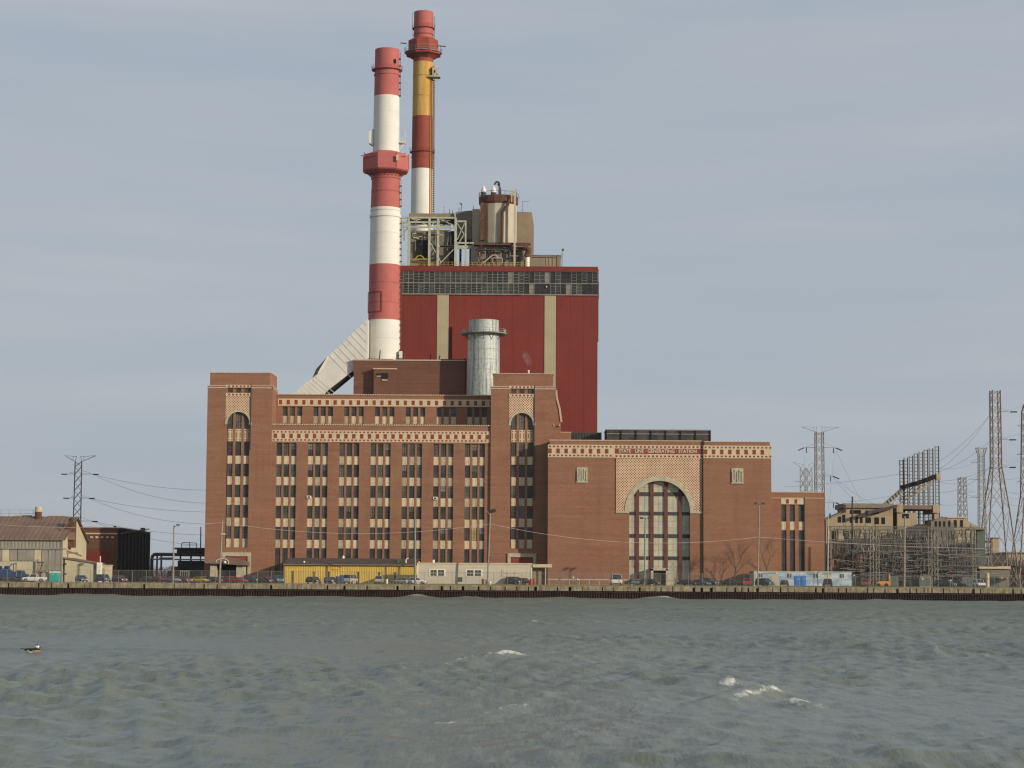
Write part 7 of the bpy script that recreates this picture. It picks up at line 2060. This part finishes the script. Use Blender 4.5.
b = MB(); b.box(X(979, 540), X(1008, 540), 540, 550, ZB, Z(568.8, 540, 994)); b.build('wall', M['grey_box'], wr_)
b = MB(); b.box(X(977.6, 540), X(1009, 540), 539.5, 550.5, Z(568.8, 540, 994), Z(566.2, 540, 994)); b.build('roof', M['cream'], wr_)
b = MB(); b.box(X(985.6, 540), X(998, 540), 539.8, 540, ZB, Z(575.4, 540, 994)); b.build('door', M['green_grey'], wr_)
b = MB(); b.lathe(X(986.2, 530), 530, [(.5, GZ), (.5, Z(573.6, 530, 986)), (.2, Z(572.6, 530, 986))], 12); tag(b.build('white_tank', M['cream'], None), 'small upright cream tank before the low building', 'tank')
tb_ = thing('distant_tan_tower_block', 'plain distant tan tower block above the right hand thicket', 'building', (X(995.4, 1100), 1100, GZ))
b = MB(); b.box(X(992.0, 1100), X(998.8, 1100), 1100, 1112, ZB, Z(538.2, 1100, 995)); b.build('wall', M['tan_conc'], tb_)
b = MB(); b.box(X(991.6, 1100), X(999.2, 1100), 1099.5, 1112.5, Z(538.2, 1100, 995), Z(537.4, 1100, 995)); b.build('roof', M['roof_grey'], tb_)
tb2 = thing('distant_tan_hall', 'low tan building beyond the lattice pylon at right edge', 'building', (X(1020, 900), 900, GZ))
b = MB(); b.box(X(1008, 900), X(1060, 900), 900, 930, ZB, Z(553.2, 900, 1015)); b.build('wall', M['tan_conc'], tb2)
b = MB(); b.box(X(1007, 900), X(1061, 900), 899, 931, Z(553.2, 900, 1015), Z(552, 900, 1015)); b.build('roof', M['roof_grey'], tb2)
rc2 = thing('rail_canopy', 'small dark canopy on posts low at the right picture edge', 'canopy', (X(1020, 530), 530, GZ))
b = MB(); b.box(X(1014, 530), X(1050, 530), 530, 534, Z(567.4, 530, 1018), Z(565.6, 530, 1018)); b.build('roof', M['steel_dark'], rc2)
for px in (1018, 1030, 1042):
    b = MB(); b.box(X(px, 530) - .15, X(px, 530) + .15, 530.5, 531, GZ, Z(567.4, 530, 1018)); b.build('post', M['steel_dark'], rc2)

# thicket of leafless scrub, far right and far left gaps
def thicket(name, label, x0, x1, Y0, Y1, h, n, seed):
    rs = random.Random(seed); b = MB()
    for i in range(n):
        x = rs.uniform(x0, x1); y = rs.uniform(Y0, Y1); hh = h * rs.uniform(.6, 1.05)
        b.bar((x, y, GZ - .2), (x + rs.uniform(-.5, .5), y, GZ + hh * .7), .12, 0, 3, .06, caps=False)
        for k_ in range(12):
            z = GZ + hh * rs.uniform(.12, .85); a = rs.uniform(0, 6.28); l = hh * rs.uniform(.12, .32)
            b.bar((x, y, z), (x + l * math.cos(a), y + l * math.sin(a) * .5, z + l * rs.uniform(.3, 1)), .07, 0, 3, .03, caps=False)
    tag(b.build(name, M['bark']), label, 'scrub', kind='stuff')
thicket('leafless_thicket', 'brown leafless thicket behind the pylons at right edge', X(975, 700), X(1060, 700), 690, 740, 10.5, 500, 1)
thicket('leafless_thicket', 'brown leafless scrub line beyond the pipe bridge', X(110, 800), X(230, 800), 790, 830, 7, 420, 2)

# ------------------------------------------------------------------ substation
def lattice_box(b, p0, p1, w, br=.05, leg=.08, n=None):
    """square lattice beam or column between two points"""
    p0, p1 = Vector(p0), Vector(p1); d = p1 - p0; L = d.length; d.normalize()
    u = Vector((0, 1, 0)); v = d.cross(u).normalized()
    n = n or max(2, int(L / (w * 1.6)))
    cs = [u * w / 2 + v * w / 2, u * -w / 2 + v * w / 2, u * -w / 2 - v * w / 2, u * w / 2 - v * w / 2]
    for c_ in cs: b.bar(p0 + c_, p1 + c_, leg, 0, 4)
    for i in range(n):
        a0, a1 = p0 + d * L * i / n, p0 + d * L * (i + 1) / n
        for j in range(4):
            k_ = (j + 1) % 4
            b.bar(a0 + cs[j], a1 + cs[k_], br, 0, 3, caps=False)
rs = random.Random(21)
ORD = ['first', 'second', 'third', 'fourth', 'fifth', 'sixth', 'seventh', 'eighth', 'ninth', 'tenth', 'eleventh', 'twelfth', 'thirteenth', 'fourteenth', 'fifteenth', 'sixteenth']
shs = thing('shade_backdrop', 'long dark olive block added for the shaded building base behind the substation gantries', 'building', (X(905, 574), 574, GZ))  # added block, its dark colour stands for the tan building's shaded base
b = MB(); b.box(X(846, 574), X(977, 574), 573, 576.4, ZB, Z(539, 574, 905)); b.build('wall', M['yard_shade'], shs)  # body of the added shade block
b = MB(); b.box(X(845.6, 574), X(977.4, 574), 572.8, 576.5, Z(539, 574, 905), Z(538, 574, 905)); b.build('roof', M['roof_grey'], shs)  # top of the added shade block
for q_ in range(15):
    b = MB(); b.box(X(849 + 8.5 * q_, 574), X(852.6 + 8.5 * q_, 574), 572.9, 573, Z(560, 574, 905), Z(545, 574, 905)); b.build('window', M['dark'], shs)  # dark openings made up for the added shade block

rowsS = [(522.0, ((829.4, 526.6), (871.6, 526.6), (877.4, 526.6), (930.0, 526.4), (936.0, 527), (974, 528)), (528.4, 541.8), 'front'),
         (536.0, ((836.0, 529), (858, 529), (896, 529), (918.0, 529), (950.4, 529), (964.0, 530)), (531.4, 545.5), 'middle'),
         (551.0, ((846.0, 533), (868, 533), (902.0, 533), (926.0, 533), (956.0, 534), (972, 535)), (535.0, 549), 'rear')]
for (Y, cols_, beams, nm) in rowsS:
    t = thing('switchyard_gantry', nm + ' row of lattice steel gantry with insulators in the substation', 'gantry', (X(900, Y), Y, GZ))
    sxx = lambda px: X(px, Y, 550); szz_ = lambda py: Z(py, Y, 900)
    for (px, pt_) in cols_:
        b = MB(); lattice_box(b, (sxx(px), Y, GZ), (sxx(px), Y, szz_(pt_)), .75, .045, .10); b.build('column', M['yard'] if nm != 'front' else M['yard_light'], t)
    for bi, py in enumerate(beams):
        b = MB(); lattice_box(b, (sxx(cols_[0][0] - 1), Y, szz_(py)), (sxx(cols_[-1][0] + 1), Y, szz_(py)), .8, .05, .10, 60); b.build('beam', M['yard'], t)
        b = MB(); x = sxx(cols_[0][0]) + .5
        while x < sxx(cols_[-1][0]):
            l = rs.uniform(1.0, 2.0)
            b.bar((x, Y - .2, szz_(py) - .4), (x + rs.uniform(-.3, .3), Y - .4, szz_(py) - .4 - l), .13, 0, 6)
            if rs.random() < .3: b.bar((x, Y - .2, szz_(py) + .4), (x, Y - .2, szz_(py) + .4 + rs.uniform(.3, .7)), .10, 0, 6)
            x += rs.uniform(.9, 2.0)
        b.build('insulator_row', M['insul'], t, kind='stuff')
    b = MB()
    for i in range(150):
        x = rs.uniform(sxx(cols_[0][0]), sxx(cols_[-1][0])); z = rs.uniform(GZ + 2, szz_(549))
        if rs.random() < .45: b.bar((x, Y + rs.uniform(-3, 3), z), (x + rs.uniform(-.3, .3), Y + rs.uniform(-3, 3), z + rs.uniform(1, 3.5)), rs.uniform(.05, .11), 0, 3)
        else: b.bar((x, Y + rs.uniform(-3, 3), z), (x + rs.uniform(3, 9), Y + rs.uniform(-3, 3), z + rs.uniform(-.8, .8)), rs.uniform(.05, .10), 0, 3)
    b.build('busbars', M['yard'], t, kind='stuff')
# breaker and transformer tanks
tank_spots = [(834, 533, 3.4, 3.2), (841, 541, 3.0, 5.0), (859.6, 531, 2.6, 3.6), (868, 540, 3.4, 5.4), (880, 530, 2.6, 3.6), (889.5, 541, 3.8, 6.2), (899, 532, 3.0, 4.2), (909, 541, 3.8, 6.6), (919, 531, 3.0, 4.6), (927, 541, 3.6, 6.6), (934, 529, 2.8, 3.8), (943.4, 541, 3.6, 6.4), (953, 531, 3.2, 4.6), (963, 540, 3.4, 5.2), (970.6, 530, 2.4, 3.4)]
where = ['beside the brick annex', 'behind the slender grey pole', 'right of the pale blue cabins', 'behind the red car with white bumper', 'above the orange utility truck', 'behind the front gantry, left of the pale post', 'just left of the pale centre post', 'just right of the pale centre post', 'left of the first round white lamp', 'above the first round white lamp', 'right of the first round white lamp', 'above the dark grey car', 'right of the dark grey car', 'below the tan ribbed building', 'left of the white car facing the water']
def transformer(px, Y, w, h, lab, i):
    x0 = X(px, Y, 575)
    t = thing('transformer', lab, 'transformer', (x0, Y, GZ))
    mm = M['green_grey'] if i % 3 else M['steel_dark']
    b = MB(); b.box(-w / 2, w / 2, -1, 1.2, .3, h * .62); b.box(-w / 2 + .2, w / 2 - .2, -.8, 1, h * .62, h * .66); b.build('tank', mm, t, local=True)
    b = MB()
    for q_ in range(int(w / .32)): b.box(-w / 2 + .1 + q_ * .32, -w / 2 + .2 + q_ * .32, -1.5, -1.02, .6, h * .55)
    b.build('radiator_fins', mm, t, local=True, kind='stuff')
    for q_ in range(3):
        b = MB(); xx = (q_ - 1) * w * .3
        prof = [(.1, h * .66)]
        z = h * .66
        while z < h: prof += [(.20, z + .08), (.11, z + .16)]; z += .18
        b.lathe(xx, 0, prof, 8); b.build('bushing', M['insul'] if i % 2 else M['rust'], t, local=True)
    b = MB(); b.bar((-w * .4, .8, h * .78), (w * .3, .8, h * .78), .3, 0, 10); b.bar((0, .8, h * .6), (0, .8, h * .78), .08); b.build('conservator', mm, t, local=True)
for i, ((px, Y, w, h), wh) in enumerate(zip(tank_spots, where)):
    transformer(px, Y, w, h, 'grey switchyard transformer ' + wh, i)
# tall equipment racks fill the yard
for i in range(16):
    px = 834 + 9.2 * i + rs.uniform(-2, 2); Y = rs.uniform(524, 572); h = Z(rs.uniform(554, 564), Y, px) - GZ
    x0 = X(px, Y, 560)
    t = thing('switch_rack', ORD[i] + ' tall steel rack of disconnect switches counted from the brick annex', 'switch rack', (x0, Y, GZ), 'switch racks in the substation')
    for s in (-1, 1):
        b = MB(); b.bar((s * 1.1, 0, 0), (s * 1.1, 0, h), .11, 0, 4); b.build('post', M['yard'], t, local=True)
    b = MB()
    for q_ in range(4):
        z = h * (.35 + .2 * q_); b.bar((-1.9, 0, z), (1.9, 0, z), .1, 0, 4)
    b.build('cross_bar', M['yard'], t, local=True)
    b = MB()
    for q_ in range(4):
        for xx in (-1.6, -.8, 0, .8, 1.6):
            z = h * (.35 + .2 * q_); b.bar((xx, 0, z + .1), (xx, 0, z + .9), .17, 0, 6)
    b.build('insulators', M['insul'], t, local=True, kind='stuff')
for i, (px, lab) in enumerate(((892.6, 'left'), (925.0, 'middle'), (966.6, 'right'))):
    Y = 514; t = thing('control_cabinet', lab + ' one of three grey green control cabinets low before the substation', 'cabinet', (X(px, Y, 580), Y, GZ))
    b = MB(); b.box(-1.3, 1.3, -.6, .6, .15, 2.5); b.build('case', M['green_grey' if i != 1 else 'stone'], t, local=True)
    b = MB(); b.box(-1.2, -.05, -.65, -.605, .3, 2.35); b.box(.05, 1.2, -.65, -.605, .3, 2.35); b.build('door', M['green_grey'], t, local=True)

# ------------------------------------------------------------------ duck on the water
dkp = P(33.2, 651.5, 100); d_ = dkp - CAM; tt = (0.10 - CAM_H) / d_.z; dk = CAM + d_ * tt
dt = thing('duck', 'black and white duck with tan flank afloat near the left edge', 'duck', (dk.x, dk.y, water_z(dk.x, dk.y) + .015))
S = 18.0 / F * dk.y / 0.50
white_f = mat('duck_white_plumage', (.70, .68, .60), .8, var=.05); blk = mat('duck_black_plumage', (.02, .02, .022), .7, var=.2); tanf = mat('duck_tan_flank', (.27, .20, .12), .8, var=.2, scale=8)
def blob(prof, axis_z, wy, zs, n=14, m=None):
    """prof: (x, half height, centre z) stations along the body"""
    b = MB(); secs = []
    for x, r, zc in prof:
        secs.append([(x * S, math.cos(2 * math.pi * i / n) * r * wy * S, (zc + math.sin(2 * math.pi * i / n) * r * zs) * S) for i in range(n)])
    for A, Bc in zip(secs[:-1], secs[1:]):
        for i in range(n):
            j = (i + 1) % n; b.face([A[i], A[j], Bc[j], Bc[i]], m([(A[i][k] + Bc[j][k]) / 2 for k in range(3)]) if m else 0)
    b.face(secs[0][::-1], b.m[-1]); b.face(secs[-1], b.m[-1])
    return b
bd = blob([(-.27, .008, .105), (-.23, .02, .095), (-.17, .045, .065), (-.10, .075, .045), (0, .092, .04), (.10, .088, .042), (.17, .062, .055), (.21, .03, .065), (.225, .008, .065)], 0, 1.1, 1.0, 16,
          lambda c: 2 if (c[2] < .075 * S and c[0] > -.02 * S) else (0 if (c[2] < .055 * S or (-.20 * S < c[0] < -.13 * S and c[2] < .11 * S)) else 1))
bd.build('body', [white_f, blk, tanf], dt, smooth=True, local=True)
hd = blob([(.035, .012, .175), (.055, .040, .175), (.09, .056, .178), (.13, .050, .172), (.16, .026, .165), (.175, .010, .16)], 0, .85, 1.0, 14, lambda c: 1 if c[2] > .198 * S else 0)
hd.build('head', [white_f, blk], dt, smooth=True, local=True)
nk = MB(); nk.bar((.10 * S, 0, .06 * S), (.09 * S, 0, .16 * S), .045 * S, 0, 12, .036 * S); nk.build('neck', blk, dt, smooth=True, local=True)
bk = MB(); bk.hexa([(.165 * S, -.016 * S, .150 * S), (.225 * S, -.014 * S, .146 * S), (.225 * S, .014 * S, .146 * S), (.165 * S, .016 * S, .150 * S)], [(.165 * S, -.014 * S, .172 * S), (.225 * S, -.010 * S, .154 * S), (.225 * S, .010 * S, .154 * S), (.165 * S, .014 * S, .172 * S)]); bk.build('bill', blk, dt, local=True)
tl_ = MB(); tl_.hexa([(-.36 * S, -.03 * S, .118 * S), (-.24 * S, -.03 * S, .088 * S), (-.24 * S, .03 * S, .088 * S), (-.36 * S, .03 * S, .118 * S)], [(-.36 * S, -.025 * S, .135 * S), (-.24 * S, -.03 * S, .112 * S), (-.24 * S, .03 * S, .112 * S), (-.36 * S, .025 * S, .135 * S)]); tl_.build('tail', blk, dt, local=True)
for s in (-1, 1):
    w_ = MB(); w_.hexa([(-.18 * S, s * .085 * S, .09 * S), (.06 * S, s * .10 * S, .07 * S), (.06 * S, s * .07 * S, .07 * S), (-.18 * S, s * .06 * S, .09 * S)], [(-.18 * S, s * .06 * S, .125 * S), (.04 * S, s * .075 * S, .125 * S), (.04 * S, s * .05 * S, .125 * S), (-.18 * S, s * .04 * S, .125 * S)]); w_.build('wing', blk, dt, local=True)
    e_ = MB(); e_.lathe(.125 * S, s * .043 * S, [(.004 * S, .18 * S), (.007 * S, .186 * S), (.004 * S, .192 * S)], 6); e_.build('eye', blk, dt, local=True)

# ------------------------------------------------------------------ thin lake haze
hm = bpy.data.materials.new('haze_air'); hm.use_nodes = True
nt = hm.node_tree; nt.nodes.remove(nt.nodes['Principled BSDF'])
pv = nt.nodes.new('ShaderNodeVolumePrincipled'); pv.inputs['Color'].default_value = (.86, .90, .95, 1)
pv.inputs['Density'].default_value = 0.000035; pv.inputs['Anisotropy'].default_value = 0.2
nt.links.new(pv.outputs[0], nt.nodes['Material Output'].inputs['Volume'])
b = MB(); b.box(-1700, 1700, -500, 3700, -4.0, Z(0, DY, 423) + 12)
tag(b.build('haze', hm), kind='stuff')
SC.cycles.volume_bounces = 0
